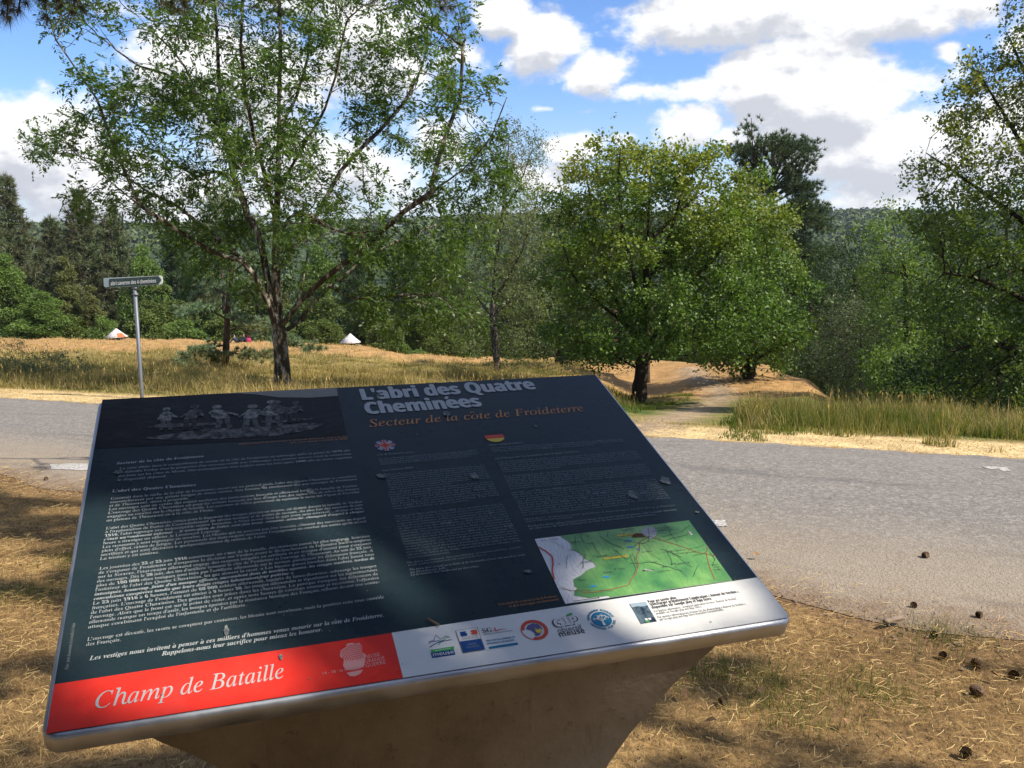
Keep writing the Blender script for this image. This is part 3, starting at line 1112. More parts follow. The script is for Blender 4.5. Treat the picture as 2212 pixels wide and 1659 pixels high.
DE += para("Der Unterstand ist für die Unterbringung der Reservetruppen gedacht und dient während der Schlacht von Verdun als Kommandoposten und Verbandplatz. Auf dem Höhepunkt der Kämpfe im Juni 1916 herrscht hier unbeschreibliches menschliches Elend. Wir haben dort sieben Tage ohne Schlaf gelebt, Tag und Nacht war es ein höllisches Dröhnen. Die Sterbenden werden hier in großer Zahl versammelt. Verwundete, die nicht fortgebracht werden können, liegen neben Überlebenden, die vor Schrecken starren und vor Müdigkeit erschöpft sind.", 7, .813, 1.146, .502, .503, -.0074, last=.5)
DE += para("Der 22. und 23. Juni 1916 gehören zu den tragischsten Tagen der Schlacht. Um Froideterre zu nehmen und die Entscheidung bei Verdun noch vor der Offensive an der Somme zu erzwingen, setzt der deutsche Generalstab Artillerie und Sturmtruppen in nie gekanntem Umfang ein. Ab dem 20. Juni zerstört Artilleriefeuer die Anhöhe. Am Abend des 22. Juni werden mehr als 100 000 Gasgranaten auf den Abschnitt verschossen und lähmen die Verteidiger. Im Inneren des Unterstands bringt das Gas den Tod. Am 23. Juni 1916 um 6 Uhr überrennt der Angriff von 60 000 deutschen Soldaten mit Flammenwerfern die französischen Truppen. Um 9.30 Uhr wird das Werk Froideterre erreicht. Granaten werden in die Schornsteine geworfen. Panik ergreift die Verteidiger. Nach drei Stunden heftiger Kämpfe kommt die deutsche Offensive zum Stehen, und die erschöpften Truppen weichen vor einem Gegenangriff zurück.", 11, .8105, 1.143, .443, .444, -.0076, last=.7)
DE += para("Hunderte Soldaten sind gefallen, Champagne und Leben scheinen verloren, aber die Stellung bleibt unter französischer Kontrolle.", 2, .8093, 1.1416, .353, .348, -.0070, last=.3)
DE += para("Die Ruinen dieser Anlage erinnern heute daran, dass an der Anhöhe Froideterre viele Tausende Menschen ihr Leben ließen. Sie sind ein Mahnmal für die Opfer, die diese Soldaten für ihr Land erbrachten.", 2, .8095, 1.1372, .330, .3335, -.0075, 'b', .0074, last=.85)
pmesh('german_text', M_TXTD, DE, H2, face)
pmesh('margin_text', M_TXTD, [(lambda vf: ([(.0194 - (q[1]), .1178 + q[0]) for q in vf[0]], vf[1]))(line("Photo : fonds documentaire de la bataille de Verdun", 0, 0, .098, .007, 'it', res=1))], H2, face)
pmesh('map_caption_text', M_ORANGE, [line("Carte extraite du secteur de la côte de Froideterre", .6885, .1295, .7979, .0085, 'it', .131, res=1), line("et des ouvrages environnants", .705, .1215, .7985, .0085, 'it', .123, res=1)], H2, face)
pmesh('photograph_caption_text', M_ORANGE, [line("Soldats français au travail dans le secteur de Froideterre, devant la côte", .285, .7005, .512, .009, 'it', .7025, res=1), line("et le ravin, durant la bataille de 1916", .39, .6915, .512, .009, 'it', .693, res=1)], H2, face)


# ---- historic photograph printed along the top left
def build_photo():
    m, t, b = new_mat('printed_photograph')
    g = t.new('ShaderNodeTexCoord')
    mo = t.new('ShaderNodeMapping')
    mo.inputs['Scale'].default_value = (1, 2.2, 2.2)
    t.l.new(g.outputs['Object'], mo.inputs['Vector'])
    n = t.noise(mo.outputs[0], 26, 6, .7)
    n2 = t.noise(g.outputs['Object'], 7, 3, .5)
    v = t.math('MULTIPLY', t.math('MULTIPLY', t.mapr(n, .4, .72, .35, 1.9), t.mapr(n2, .35, .7, .5, 1.3)), .011)
    cc = t.new('ShaderNodeCombineColor')
    t.l.new(v, cc.inputs[0])
    t.l.new(v, cc.inputs[1])
    t.l.new(t.math('MULTIPLY', v, .9), cc.inputs[2])
    t.l.new(cc.outputs[0], b.inputs['Base Color'])
    b.inputs['Roughness'].default_value = .3
    b.inputs['Specular IOR Level'].default_value = .12
    ph = pmesh('photograph', m, [[(.0045, .7245), (.5123, .7077), (.5195, .9265), (.0045, .9265)]], H1, face)
    pmesh('photographed_sky', M_PHOTO_SKY, [[(.2, .9262), (.5193, .9262), (.5170, .8855), (.455, .884), (.382, .8937), (.33, .914), (.29, .9225)]], H2, ph)
    def halftone(nm, lo, hi):
        hm, ht, hb = new_mat(nm)
        hg = ht.new('ShaderNodeTexCoord')
        hn = ht.noise(hg.outputs['Object'], 95, 4, .7)
        ht.l.new(ht.ramp(hn, [(.36, (lo, lo, lo * .9)), (.62, (hi, hi, hi * .88))]), hb.inputs['Base Color'])
        hb.inputs['Roughness'].default_value = .35
        hb.inputs['Specular IOR Level'].default_value = .12
        return hm
    m2, t, b = new_mat('photo_rubble')
    g = t.new('ShaderNodeTexCoord')
    n = t.noise(g.outputs['Object'], 60, 5, .75)
    t.l.new(t.ramp(n, [(.42, (.012, .012, .011)), (.62, (.15, .15, .135))]), b.inputs['Base Color'])
    b.inputs['Roughness'].default_value = .35
    b.inputs['Specular IOR Level'].default_value = .12
    pmesh('photographed_ground', m2, [[(.09, .752), (.17, .766), (.24, .774), (.33, .766), (.43, .772), (.47, .764), (.44, .742), (.36, .726), (.24, .730), (.15, .738)],
                                      [(.10, .795), (.13, .806), (.2, .80), (.27, .795), (.25, .789), (.15, .787)],
                                      [(.33, .79), (.39, .797), (.45, .79), (.44, .783), (.36, .78)]], H2, ph)
    lightm, midm, darkm = halftone('photo_light_grey', .035, .27), halftone('photo_mid_grey', .012, .12), halftone('photo_dark_grey', .004, .035)
    L, Md, Dk = [], [], []
    men = [(.139, .778, .098, .9, 0), (.188, .774, .108, 1.0, 1), (.257, .770, .105, 1.15, 0), (.314, .762, .106, 1.2, 0), (.362, .764, .120, 1.1, 0), (.386, .776, .104, 1.0, 2), (.406, .776, .096, .9, 1)]
    for i, (x, y, h, w, tone) in enumerate(men):
        J = [L, Md, Md][tone]
        s = w * h * .2
        lean = .12 * math.sin(i * 2.3) * h
        J.append(ellipse(x + lean, y + h * .90, s * .46, h * .085, 14))           # helmet
        Md.append(ellipse(x + lean, y + h * .81, s * .25, h * .055, 10))          # face
        J.append([(x - s * .62, y + h * .40), (x + s * .58, y + h * .42), (x + s * .72 + lean, y + h * .70), (x + s * .32 + lean, y + h * .79), (x - s * .35 + lean, y + h * .79), (x - s * .80 + lean, y + h * .66)])
        J.append([(x + s * .5 + lean, y + h * .72), (x + s * 1.35, y + h * .55), (x + s * 1.30, y + h * .47), (x + s * .45, y + h * .58)])   # arm
        J.append([(x - s * .5 + lean, y + h * .72), (x - s * 1.05, y + h * .5), (x - s * .85, y + h * .44), (x - s * .4, y + h * .6)])
        K2 = Md if tone == 0 else Dk
        K2.append([(x - s * .60, y + h * .41), (x - s * .02, y + h * .41), (x - s * .12, y + h * .2), (x - s * .30, y), (x - s * .72, y), (x - s * .62, y + h * .2)])
        K2.append([(x + s * .02, y + h * .41), (x + s * .56, y + h * .42), (x + s * .55, y + h * .22), (x + s * .75, y), (x + s * .32, y), (x + s * .15, y + h * .2)])
    Md += [stroke([(.205, .80), (.226, .755)], .0025), stroke([(.245, .80), (.233, .752)], .0025), stroke([(.292, .80), (.300, .752)], .002)]
    pmesh('light_soldier_print', lightm, L, H3, ph)
    pmesh('grey_soldier_print', midm, Md, H3 + .0003, ph)
    pmesh('dark_soldier_print', darkm, Dk, H3, ph)


build_photo()

# ---- flags
ukb = pmesh('british_flag', M_BLUE, [ellipse(.588, .658, .0225, .0228, 40)], H1, face)
def clip_strokes(cx, cy, r, segs, w):
    return [stroke([(cx + r * a[0], cy + r * a[1]), (cx + r * c[0], cy + r * c[1])], w) for a, c in segs]
pmesh('flag_white_cross', M_TXT, clip_strokes(.588, .658, .0222, [((-.98, 0), (.98, 0)), ((0, -.98), (0, .98)), ((-.7, -.7), (.7, .7)), ((-.7, .7), (.7, -.7))], .0085), H2, ukb)
pmesh('flag_red_cross', M_REDL, clip_strokes(.588, .658, .0222, [((-.97, 0), (.97, 0)), ((0, -.97), (0, .97))], .0048) + clip_strokes(.588, .658, .0222, [((-.68, -.68), (.68, .68)), ((-.68, .68), (.68, -.68))], .0018), H3, ukb)
deb = pmesh('german_flag', M_BLACK, [ellipse(.8384, .661, .0225, .0222, 40)], H1, face)
pmesh('flag_red_stripe', M_REDL, [ellipse(.8384, .661, .0224, .0221, 14, math.radians(-20), math.radians(20)) + [(.8384 + .0224 * math.cos(math.radians(20)), .661 + .0221 * math.sin(math.radians(20)))] + ellipse(.8384, .661, .0224, .0221, 14, math.radians(160), math.radians(200)) + [(.8384 + .0224 * math.cos(math.radians(200)), .661 + .0221 * math.sin(math.radians(200)))]], H2, deb)
pmesh('flag_gold_stripe', M_YEL, [ellipse(.8384, .661, .0224, .0221, 20, math.radians(200), math.radians(340)) + [(.8384 + .0224 * math.cos(math.radians(340)), .661 + .0221 * math.sin(math.radians(340)))]], H2, deb)


# ---- map
def build_map():
    m, t, b = new_mat('printed_map_forest')
    g = t.new('ShaderNodeTexCoord')
    n = t.noise(g.outputs['Object'], 9, 5, .6)
    n2 = t.noise(g.outputs['Object'], 30, 4, .6)
    w = t.new('ShaderNodeTexWave')
    w.inputs['Scale'].default_value = 30
    w.inputs['Distortion'].default_value = 14
    w.inputs['Detail'].default_value = 3
    w.inputs['Detail Scale'].default_value = .6
    t.l.new(g.outputs['Object'], w.inputs['Vector'])
    c = t.ramp(n, [(.32, (.035, .17, .055)), (.5, (.13, .32, .085)), (.68, (.27, .47, .14))])
    c = t.mix(t.mapr(n2, .5, .75, 0, .5), c, (.06, .19, .07))
    c = t.mix(t.mapr(w.outputs[0], .86, 1.0, 0, .35), c, (.10, .16, .07))
    t.l.new(c, b.inputs['Base Color'])
    b.inputs['Roughness'].default_value = .3
    mf, t, b = new_mat('printed_map_field')
    g = t.new('ShaderNodeTexCoord')
    w = t.new('ShaderNodeTexWave')
    w.inputs['Scale'].default_value = 40
    w.inputs['Distortion'].default_value = 12
    w.inputs['Detail'].default_value = 2
    t.l.new(g.outputs['Object'], w.inputs['Vector'])
    t.l.new(t.mix(t.mapr(w.outputs[0], .8, 1.0, 0, .5), (.60, .60, .60), (.42, .40, .36)), b.inputs['Base Color'])
    b.inputs['Roughness'].default_value = .3
    mp = pmesh('map', mf, [[(.8104, .2934), (1.1464, .2976), (1.1416, .1126), (.8057, .1124)]], H1, face)
    wood = [(.876, .2942), (1.1462, .2974), (1.1418, .113), (.892, .1128), (.89, .117), (.853, .118), (.829, .129), (.833, .139), (.842, .146), (.838, .152), (.843, .170), (.862, .178),
            (.878, .190), (.8995, .1960), (.897, .209), (.885, .222), (.884, .232), (.8775, .244), (.871, .252), (.876, .268), (.868, .286), (.862, .2938)]
    pmesh('map_woodland', m, [wood], H2, mp)
    roads = []
    def road(pts, w):
        p = np.array(pts)
        k = np.linspace(0, len(p) - 1, len(p) * 5)
        roads.append(stroke(np.stack([np.interp(k, range(len(p)), p[:, i]) for i in (0, 1)], 1), w))
    mr = print_mat('map_road_brown', (.27, .11, .06))
    road([(1.040, .262), (1.012, .249), (1.001, .225), (.985, .206), (.982, .187), (.966, .164), (.952, .152), (.938, .136), (.905, .132), (.876, .130), (.846, .133)], .0017)
    road([(1.040, .262), (1.066, .242), (1.09, .222), (1.115, .199), (1.1445, .184)], .0018)
    road([(1.1445, .212), (1.131, .196), (1.118, .161), (1.108, .121)], .0016)
    road([(.812, .151), (.828, .142), (.86, .136)], .0012)
    pmesh('map_roads', mr, roads, H3, mp)
    roads.clear()
    road([(.8105, .268), (.820, .253), (.826, .238), (.821, .218), (.8125, .200), (.808, .176)], .0028)
    pmesh('map_main_road', M_REDL, roads, H3, mp)
    roads.clear()
    rr = random.Random(5)
    for i in range(40):
        x, y = rr.uniform(.83, 1.13), rr.uniform(.125, .285)
        a = rr.uniform(0, math.pi)
        l = rr.uniform(.012, .06)
        p = []
        for k in range(6):
            p.append((min(1.139, max(.812, x)), min(.291, max(.116, y))))
            a += rr.uniform(-.35, .35)
            x += l / 5 * math.cos(a)
            y += l / 5 * math.sin(a)
        road(p, rr.choice((.0006, .0008, .0011)))
    pmesh('map_tracks', print_mat('map_track_dark', (.055, .11, .06)), roads, H3 + .0002, mp)
    T = []
    for s, x, y, w in [("Bras sur Meuse", .8215, .2835, .034), ("Bois", .982, .166, .022), ("de", 1.022, .1695, .013), ("Fleury", 1.045, .1735, .04), ("Chapelle Ste-Fine", 1.045, .2095, .05), ("le Chénois", .862, .246, .018), ("la Folie", .912, .219, .018),
                       ("Côte de Froideterre", .872, .2085, .024), ("Fleury devant Douaumont", 1.062, .2005, .05), ("Bois de Thiaumont", 1.055, .2735, .04), ("les Vignes", 1.003, .217, .022), ("ravin de la Dame", 1.06, .281, .035), ("le Cimetière", 1.01, .1585, .026), ("Douaumont", .99, .288, .03),
                       ("Poste", .93, .179, .02), ("Tavannes", 1.122, .158, .014), ("la Vaux", 1.123, .151, .014), ("Souville", 1.121, .144, .015), ("Belleville", .905, .174, .018), ("Charny", .85, .163, .016), ("Abri", .875, .268, .02), ("ravin", .905, .26, .018)]:
        T.append(line(s, x, y, x + w, .0068, 'sans', res=1))
    pmesh('map_lettering', M_GREYT, T, H3 + .0004, mp)
    Yl = [rect(.922, .2115, .972, .2165), rect(.975, .2715, 1.022, .2765)]
    pmesh('map_yellow_labels', M_YEL, Yl, H3, mp)
    pmesh('map_label_text', M_GREYT, [line("Ouvrage de Froideterre", .924, .2128, .970, .0046, 'sans', res=1), line("Douaumont", .999, .2728, 1.02, .0046, 'sans', res=1)], H3 + .0005, mp)
    pmesh('map_blue_labels', print_mat('map_blue', (.03, .22, .52)), [rect(.985, .2545, 1.0, .258), rect(.981, .236, .995, .2395), rect(.998, .226, 1.004, .2295), rect(.900, .163, .912, .167), rect(.866, .1435, .878, .147)], H3, mp)
    pmesh('map_town', print_mat('map_town_grey', (.43, .41, .40)), [[(1.027, .272), (1.034, .284), (1.045, .290), (1.058, .289), (1.064, .280), (1.058, .266), (1.048, .257), (1.038, .254), (1.036, .264)], [(1.126, .265), (1.131, .262), (1.131, .252), (1.127, .251)], [(.984, .173), (.996, .169), (1.002, .163), (.990, .167)]], H3, mp)
    pmesh('map_scale_bar', M_GREYT, [rect(.822, .1145, .872, .1155), rect(.870, .1145, .871, .1175)], H3, mp)
    pmesh('map_stain', print_mat('brown_stain', (.10, .035, .012), .6), [[(1.003, .2655), (1.008, .271), (1.017, .275), (1.024, .2735), (1.031, .271), (1.028, .266), (1.034, .262), (1.027, .261), (1.019, .2625), (1.011, .2635)]], H3 + .0007, mp)


build_map()


# ---- logos on the white band
def logos():
    a = pmesh('department_logo', M_BLUE, [rect(.5495, .0342, .5875, .0455)], H2, white)
    pmesh('logo_green_bar', M_GREEN, [[(.5503, .0455), (.588, .0455), (.5895, .0522), (.5512, .0518)]], H2, a)
    pmesh('logo_lettering', M_WHITE, [line("meuse", .552, .0368, .586, .0125, 'sans', res=3), line("département", .556, .0472, .583, .0055, 'sans', res=1)], H3, a)
    pmesh('logo_hill_lines', M_BLUE, [stroke([(.5515, .0705), (.5605, .0705), (.5665, .083), (.572, .071), (.575, .0725), (.5815, .077), (.5875, .0725)], .0011),
                                      stroke([(.5505, .0655), (.556, .0685), (.565, .069), (.575, .067), (.5895, .0672)], .0014), stroke([(.5507, .0575), (.556, .061), (.564, .0645), (.577, .0665)], .0017)], H2, a)
    pmesh('logo_leaf_line', M_GREEN, [stroke([(.5655, .0595), (.572, .066), (.581, .0725), (.5868, .075)], .0013)], H2, a)
    b = pmesh('ministry_logo', M_WHITE, [rect(.6006, .0350, .6372, .0850)], H2, white)
    pmesh('logo_frame', M_GREYT, [stroke([(.6004, .035), (.6006, .0852), (.6378, .0856), (.6373, .0352), (.6002, .0348)], .0009)], H3, b)
    pmesh('logo_blue_field', M_BLUE, [rect(.6012, .0356, .6368, .0597), [(.6065, .0705), (.6065, .0805), (.617, .0805), (.6155, .0775), (.618, .0745), (.6165, .0705)]], H3, b)
    pmesh('logo_red_field', M_REDL, [[(.626, .0705), (.635, .0705), (.635, .0808), (.6262, .0808), (.6245, .078), (.627, .0755), (.6238, .0735)]], H3, b)
    pmesh('logo_lettering', M_GREYT, [line("Liberté Égalité Fraternité", .6068, .0665, .634, .004, 'it', res=1), line("REPUBLIQUE FRANÇAISE", .6068, .0625, .634, .003, 'b', res=1)], H3 + .0002, b)
    pmesh('ministry_lettering', M_TXTD, [line("MINISTÈRE", .6125, .0490, .627, .0052, 'b', res=1), line("DE LA DÉFENSE", .609, .0430, .630, .0052, 'b', res=1)], H3 + .0002, b)
    c = pmesh('secretariat_logo', M_GREYT, [line("SG", .6446, .0714, .6605, .0150, 'b', res=3)], H2, white)
    pmesh('logo_red_letter', M_REDL, [line("A", .660, .0714, .6685, .0140, 'bi', res=3), stroke([(.668, .0722), (.675, .0742), (.686, .0737)], np.linspace(.0022, .0006, 3))], H2, c)
    pmesh('logo_grey_rule', M_TXTD, [rect(.6446, .0677, .6945, .0687)], H2, c)
    pmesh('logo_blue_lettering', M_TEAL, [line("DIRECTION DE LA MÉMOIRE, DU", .6444, .0512, .6937, .0055, 'sb', res=1), line("PATRIMOINE ET DES ARCHIVES", .6440, .0447, .6904, .0055, 'sb', res=1)], H2, c)
    pmesh('logo_blue_bar', M_TEAL, [rect(.6446, .0352, .694, .0402)], H2, c)
    cx, cy = .7312, .0622
    d = pmesh('veterans_logo', M_REDL, [ring(cx, cy, .0168, .0233, 40, math.radians(-112), math.radians(172)), ring(cx, cy, .0215, .0233, 20, math.radians(172), math.radians(248))], H2, white)
    pmesh('logo_helmet_shape', print_mat('logo_violet', (.11, .10, .22)), [[(cx - .014, cy + .004), (cx - .008, cy + .012), (cx + .002, cy + .0155), (cx + .011, cy + .011), (cx + .0145, cy + .001), (cx + .010, cy - .008), (cx + .004, cy - .014), (cx - .003, cy - .015), (cx - .0025, cy - .006), (cx - .007, cy + .001)]], H2, d)
    pmesh('logo_flame', M_YEL, [[(cx + .001, cy + .004), (cx + .005, cy - .001), (cx + .011, cy + .001), (cx + .012, cy - .005), (cx + .006, cy - .010), (cx + .001, cy - .007)]], H3, d)
    e = pmesh('partnership_logo', M_GREYT, [line("GIP", .766, .0595, .8144, .0285, 'sb', .0605, res=4)], H2, white)
    pmesh('logo_letter_fill', M_WHITE, [line("GIP", .7688, .0603, .812, .0268, 'sb', .0613, res=4)], H3, e)
    pmesh('logo_lettering', M_GREYT, [line("objectif", .769, .0478, .8138, .0155, 'sans', .0487, res=3), line("meuse", .7685, .0384, .8151, .0155, 'sb', .0395, res=3)], H2, e)
    pmesh('logo_leaf', M_GREEN, [[(.7955, .0815), (.799, .0862), (.806, .0882), (.810, .0868), (.806, .0835), (.800, .0822)]], H3, e)
    cx, cy = .8544, .0641
    f = pmesh('tree_logo', M_TEAL, [ellipse(cx, cy, .0182, .0180, 40)], H2, white)
    tr = [stroke([(cx, cy - .0150), (cx - .0005, cy - .008), (cx + .001, cy - .001)], [.006, .003, .0022]), stroke([(cx, cy - .006), (cx - .006, cy), (cx - .0115, cy + .003)], .0015), stroke([(cx, cy - .006), (cx + .006, cy + .0005), (cx + .011, cy + .004)], .0015),
          stroke([(cx, cy - .003), (cx - .003, cy + .005), (cx - .005, cy + .010)], .0013), stroke([(cx, cy - .003), (cx + .003, cy + .006), (cx + .004, cy + .012)], .0013)]
    for i in range(22):
        an = math.radians(8 + 164 * ((i * .618) % 1))
        rr = .0075 + .0075 * ((i * .37) % 1)
        px, py = cx + rr * math.cos(an), cy - .003 + rr * math.sin(an) * 1.05
        ca, sa = math.cos(an), math.sin(an)
        tr.append([(px + .0022 * ca, py + .0022 * sa), (px - .0009 * sa, py + .0009 * ca), (px - .0022 * ca, py - .0022 * sa), (px + .0009 * sa, py - .0009 * ca)])
    pmesh('logo_tree_shape', M_WHITE, tr, H3, f)
    letters = []
    txt = "ENVIRONNEMENT ÉCONOMIQUE  "
    for k, ch in enumerate(txt):
        if ch == ' ':
            continue
        v, fc = text_geo(ch, 'sb', 1)
        ang = math.radians(172 - k * 7.2)
        ctr = v.mean(0)
        q = (v - [ctr[0], .35]) * .0060
        ca, sa = math.cos(ang - math.pi / 2), math.sin(ang - math.pi / 2)
        letters.append(([(cx + .0226 * math.cos(ang) + a * ca - b2 * sa, cy + .0224 * math.sin(ang) + a * sa + b2 * ca) for a, b2 in q], fc))
    txt = "LABORATOIRE POUR TOUS"
    for k, ch in enumerate(txt):
        if ch == ' ':
            continue
        v, fc = text_geo(ch, 'sb', 1)
        ang = math.radians(196 + k * 7.2)
        ctr = v.mean(0)
        q = (v - [ctr[0], .35]) * .0060
        ca, sa = math.cos(ang + math.pi / 2), math.sin(ang + math.pi / 2)
        letters.append(([(cx + .0226 * math.cos(ang) + a * ca - b2 * sa, cy + .0224 * math.sin(ang) + a * sa + b2 * ca) for a, b2 in q], fc))
    pmesh('logo_ring_lettering', M_TEAL, letters, H2, f)
    # little picture and the application text
    mm, t, bb = new_mat('printed_small_picture')
    g = t.new('ShaderNodeTexCoord')
    n = t.noise(g.outputs['Object'], 70, 4, .6)
    t.l.new(t.ramp(n, [(.38, (.012, .022, .034)), (.62, (.10, .15, .18))]), bb.inputs['Base Color'])
    bb.inputs['Roughness'].default_value = .3
    p = pmesh('application_picture', mm, [[(.9196, .0905), (.9507, .0897), (.9494, .0403), (.9183, .0403)]], H2, white)
    pmesh('picture_sky', print_mat('small_picture_sky', (.28, .36, .42)), [[(.9196, .0903), (.9506, .0895), (.9505, .0805), (.94, .079), (.93, .0815), (.9195, .08)]], H3, p)
    pmesh('picture_tiles', M_WHITE, [rect(.930, .046, .935, .0505), rect(.9365, .046, .9415, .0505)], H3, p)
    pmesh('picture_green_tile', M_GREEN, [rect(.930, .0415, .935, .0455)], H3, p)
    AT = [("Pour en savoir plus :", .9555, .0862, 1.0145, .0867, 'sb', .0098), ("télécharger gratuitement l'application « Autour de Verdun »,", .9557, .0791, 1.1381, .0801, 'sb', .0098),
          ("disponible sur Google play et App Store.", .9554, .0711, 1.077, .0723, 'sb', .0098), ("For further information : download application for free \"Autour de Verdun\",", .9557, .0618, 1.1249, .0641, 'sans', .0085),
          ("available on Google play and App Store.", .9561, .056, 1.0476, .0573, 'sans', .0085), ("Für weitere Informationen, können Sie die Anwendung « Autour de Verdun »", .9553, .0471, 1.1326, .0484, 'sans', .0085), ("auf Google play und App Store kostenlos herunterladen.", .9558, .0409, 1.0845, .0427, 'sans', .0085)]
    pmesh('application_text', M_GREYT, [line(s, a0, b0, a1, z, st, b1, res=1) for s, a0, b0, a1, b1, st, z in AT], H2, white)
    # centenary emblem on the red band: a thumb-print shaped patch with ridges
    M_PINK = print_mat('printed_pink', (.72, .33, .29), dirt=.1)
    out = [(.414, .036), (.411, .046), (.414, .058), (.409, .066), (.412, .079), (.420, .084), (.424, .0905), (.432, .091), (.437, .0875), (.443, .089), (.446, .080), (.444, .068), (.449, .062), (.446, .052), (.443, .040), (.436, .035), (.425, .0335)]
    em = pmesh('centenary_emblem', M_PINK, [out, [(.414, .0305), (.440, .0322), (.434, .0245), (.425, .021), (.418, .0235)]], H2, red)
    rid = []
    for k in range(9):
        r = .004 + .0036 * k
        rid.append(stroke([(.430 + r * math.cos(a), .052 + r * 1.15 * math.sin(a)) for a in np.linspace(.25, 2.9, 14)], .0011))
    rid = [([(min(.4455, max(.4125, x)), min(.0865, max(.037, y))) for x, y in v], f) for v, f in rid]
    pmesh('emblem_ridges', M_RED, rid, H3, em)
    pmesh('centenary_text', M_PINK, [line("MEUSE", .4449, .0519, .4700, .0105, 'sans', .0545, res=2), line("GRANDE", .4449, .0435, .4760, .0105, 'sans', .0455, res=2), line("GUERRE", .4443, .0351, .4762, .0105, 'sans', .0365, res=2),
                                     line("14 - 18 : le centenaire", .3789, .0328, .4423, .0085, 'sans', .0352, res=2)], H3, red)


logos()


def blots():
    rr = random.Random(3)
    P = []
    spots = [(.7506, .514, .013, .017), (.7545, .7741, .013, .016), (1.1615, .4361, .016, .024), (1.0657, .3979, .015, .022), (.949, .6923, .007, .006), (.7664, .2049, .011, .006), (.7644, .9224, .005, .006), (.0547, .63, .013, .010), (.4115, .5118, .010, .014), (.2425, .1547, .006, .016), (.3205, .0815, .004, .010), (.2081, .3783, .006, .007), (.3239, .537, .005, .008), (.5606, .543, .018, .012), (.6128, .8759, .009, .010), (1.1769, .3194, .008, .005), (.085, .42, .004, .004), (.30, .27, .005, .004), (.46, .345, .006, .008)]
    for x, y, a, b in spots:
        a, b = a * .8, b * .8
        n = 16
        P.append([(x + a * math.cos(6.283 * i / n) * rr.uniform(.55, 1.1), y + b * math.sin(6.283 * i / n) * rr.uniform(.55, 1.1)) for i in range(n)])
    for i in range(90):
        x, y, a = rr.uniform(.02, 1.18), rr.uniform(.02, .92), rr.uniform(.0006, .0018)
        P.append([(x + a * math.cos(6.283 * k / 7) * rr.uniform(.6, 1.2), y + a * math.sin(6.283 * k / 7) * rr.uniform(.6, 1.2)) for k in range(7)])
    m, t, b = new_mat('dried_droppings_translucent')
    g = t.new('ShaderNodeTexCoord')
    n = t.noise(g.outputs['Object'], 130, 4, .7)
    t.l.new(t.ramp(n, [(.35, (.04, .05, .055)), (.70, (.26, .27, .25))]), b.inputs['Base Color'])
    b.inputs['Roughness'].default_value = .9
    pmesh('dropping_stain', m, P, H3 + .0006, face)


blots()

# ------------------------------------------------------------------ vegetation: materials
def leaf_mat(name, cols, trans=.35, rough=.5, tint=None, scale=.5, spec=.28, tscale=.45):
    """leaf colours picked per leaf, with broad soft patches of the last colour where the tree is turning"""
    cols = [tuple(x * 1.5 for x in c) for c in cols] if spec > .2 else cols
    m = bpy.data.materials.new(name)
    m.use_nodes = True
    t = NT(m.node_tree)
    t.n.clear()
    out = t.new('ShaderNodeOutputMaterial')
    geo = t.new('ShaderNodeNewGeometry')
    r = geo.outputs['Random Per Island']
    stops = [(i / max(1, len(cols) - 1), c) for i, c in enumerate(cols)]
    c = t.ramp(r, stops)
    tcn = t.new('ShaderNodeTexCoord')
    n = t.noise(tcn.outputs['Object'], scale, 3, .6)
    c = t.mix(t.mapr(n, .35, .7, 0, .35), c, tuple(x * .55 for x in cols[0]))
    if tint:
        n2 = t.noise(tcn.outputs['Object'], tscale, 3, .6)
        sz = t.new('ShaderNodeSeparateXYZ')
        t.l.new(tcn.outputs['Object'], sz.inputs[0])
        hgt = t.mapr(sz.outputs[2], tint[1], tint[2], 0, 1)
        k = t.math('MULTIPLY', t.math('MULTIPLY', t.mapr(n2, .40, .62), hgt), t.mapr(r, .1, .9, .35, 1.0))
        c = t.mix(k, c, tint[0])
    pb = t.new('ShaderNodeBsdfPrincipled')
    t.l.new(c, pb.inputs['Base Color'])
    pb.inputs['Roughness'].default_value = rough
    pb.inputs['Specular IOR Level'].default_value = spec
    tr = t.new('ShaderNodeBsdfTranslucent')
    tcol = t.mix(1.0, c, (1.5, 1.6, .55), 'MULTIPLY')
    t.l.new(tcol, tr.inputs['Color'])
    mx = t.new('ShaderNodeMixShader')
    mx.inputs[0].default_value = trans
    t.l.new(pb.outputs[0], mx.inputs[1])
    t.l.new(tr.outputs[0], mx.inputs[2])
    t.l.new(mx.outputs[0], out.inputs[0])
    return m


def bark_mat(name, dark, light, scale=6.0, thr=.55):
    m, t, b = new_mat(name)
    tcn = t.new('ShaderNodeTexCoord')
    mo = t.new('ShaderNodeMapping')
    mo.inputs['Scale'].default_value = (1, 1, .35)
    t.l.new(tcn.outputs['Object'], mo.inputs['Vector'])
    n = t.noise(mo.outputs[0], scale, 7, .7)
    n2 = t.noise(tcn.outputs['Object'], scale * .5, 4, .6)
    c = t.ramp(n, [(.32, tuple(x * .55 for x in dark)), (thr, dark), (thr + .12, light)])
    c = t.mix(t.mapr(n2, .5, .7, 0, .5), c, dark)
    t.l.new(c, b.inputs['Base Color'])
    b.inputs['Roughness'].default_value = .95
    b.inputs['Specular IOR Level'].default_value = .15
    bn = t.new('ShaderNodeBump', ins={'Strength': .8, 'Distance': .04})
    t.l.new(n, bn.inputs['Height'])
    t.l.new(bn.outputs[0], b.inputs['Normal'])
    return m


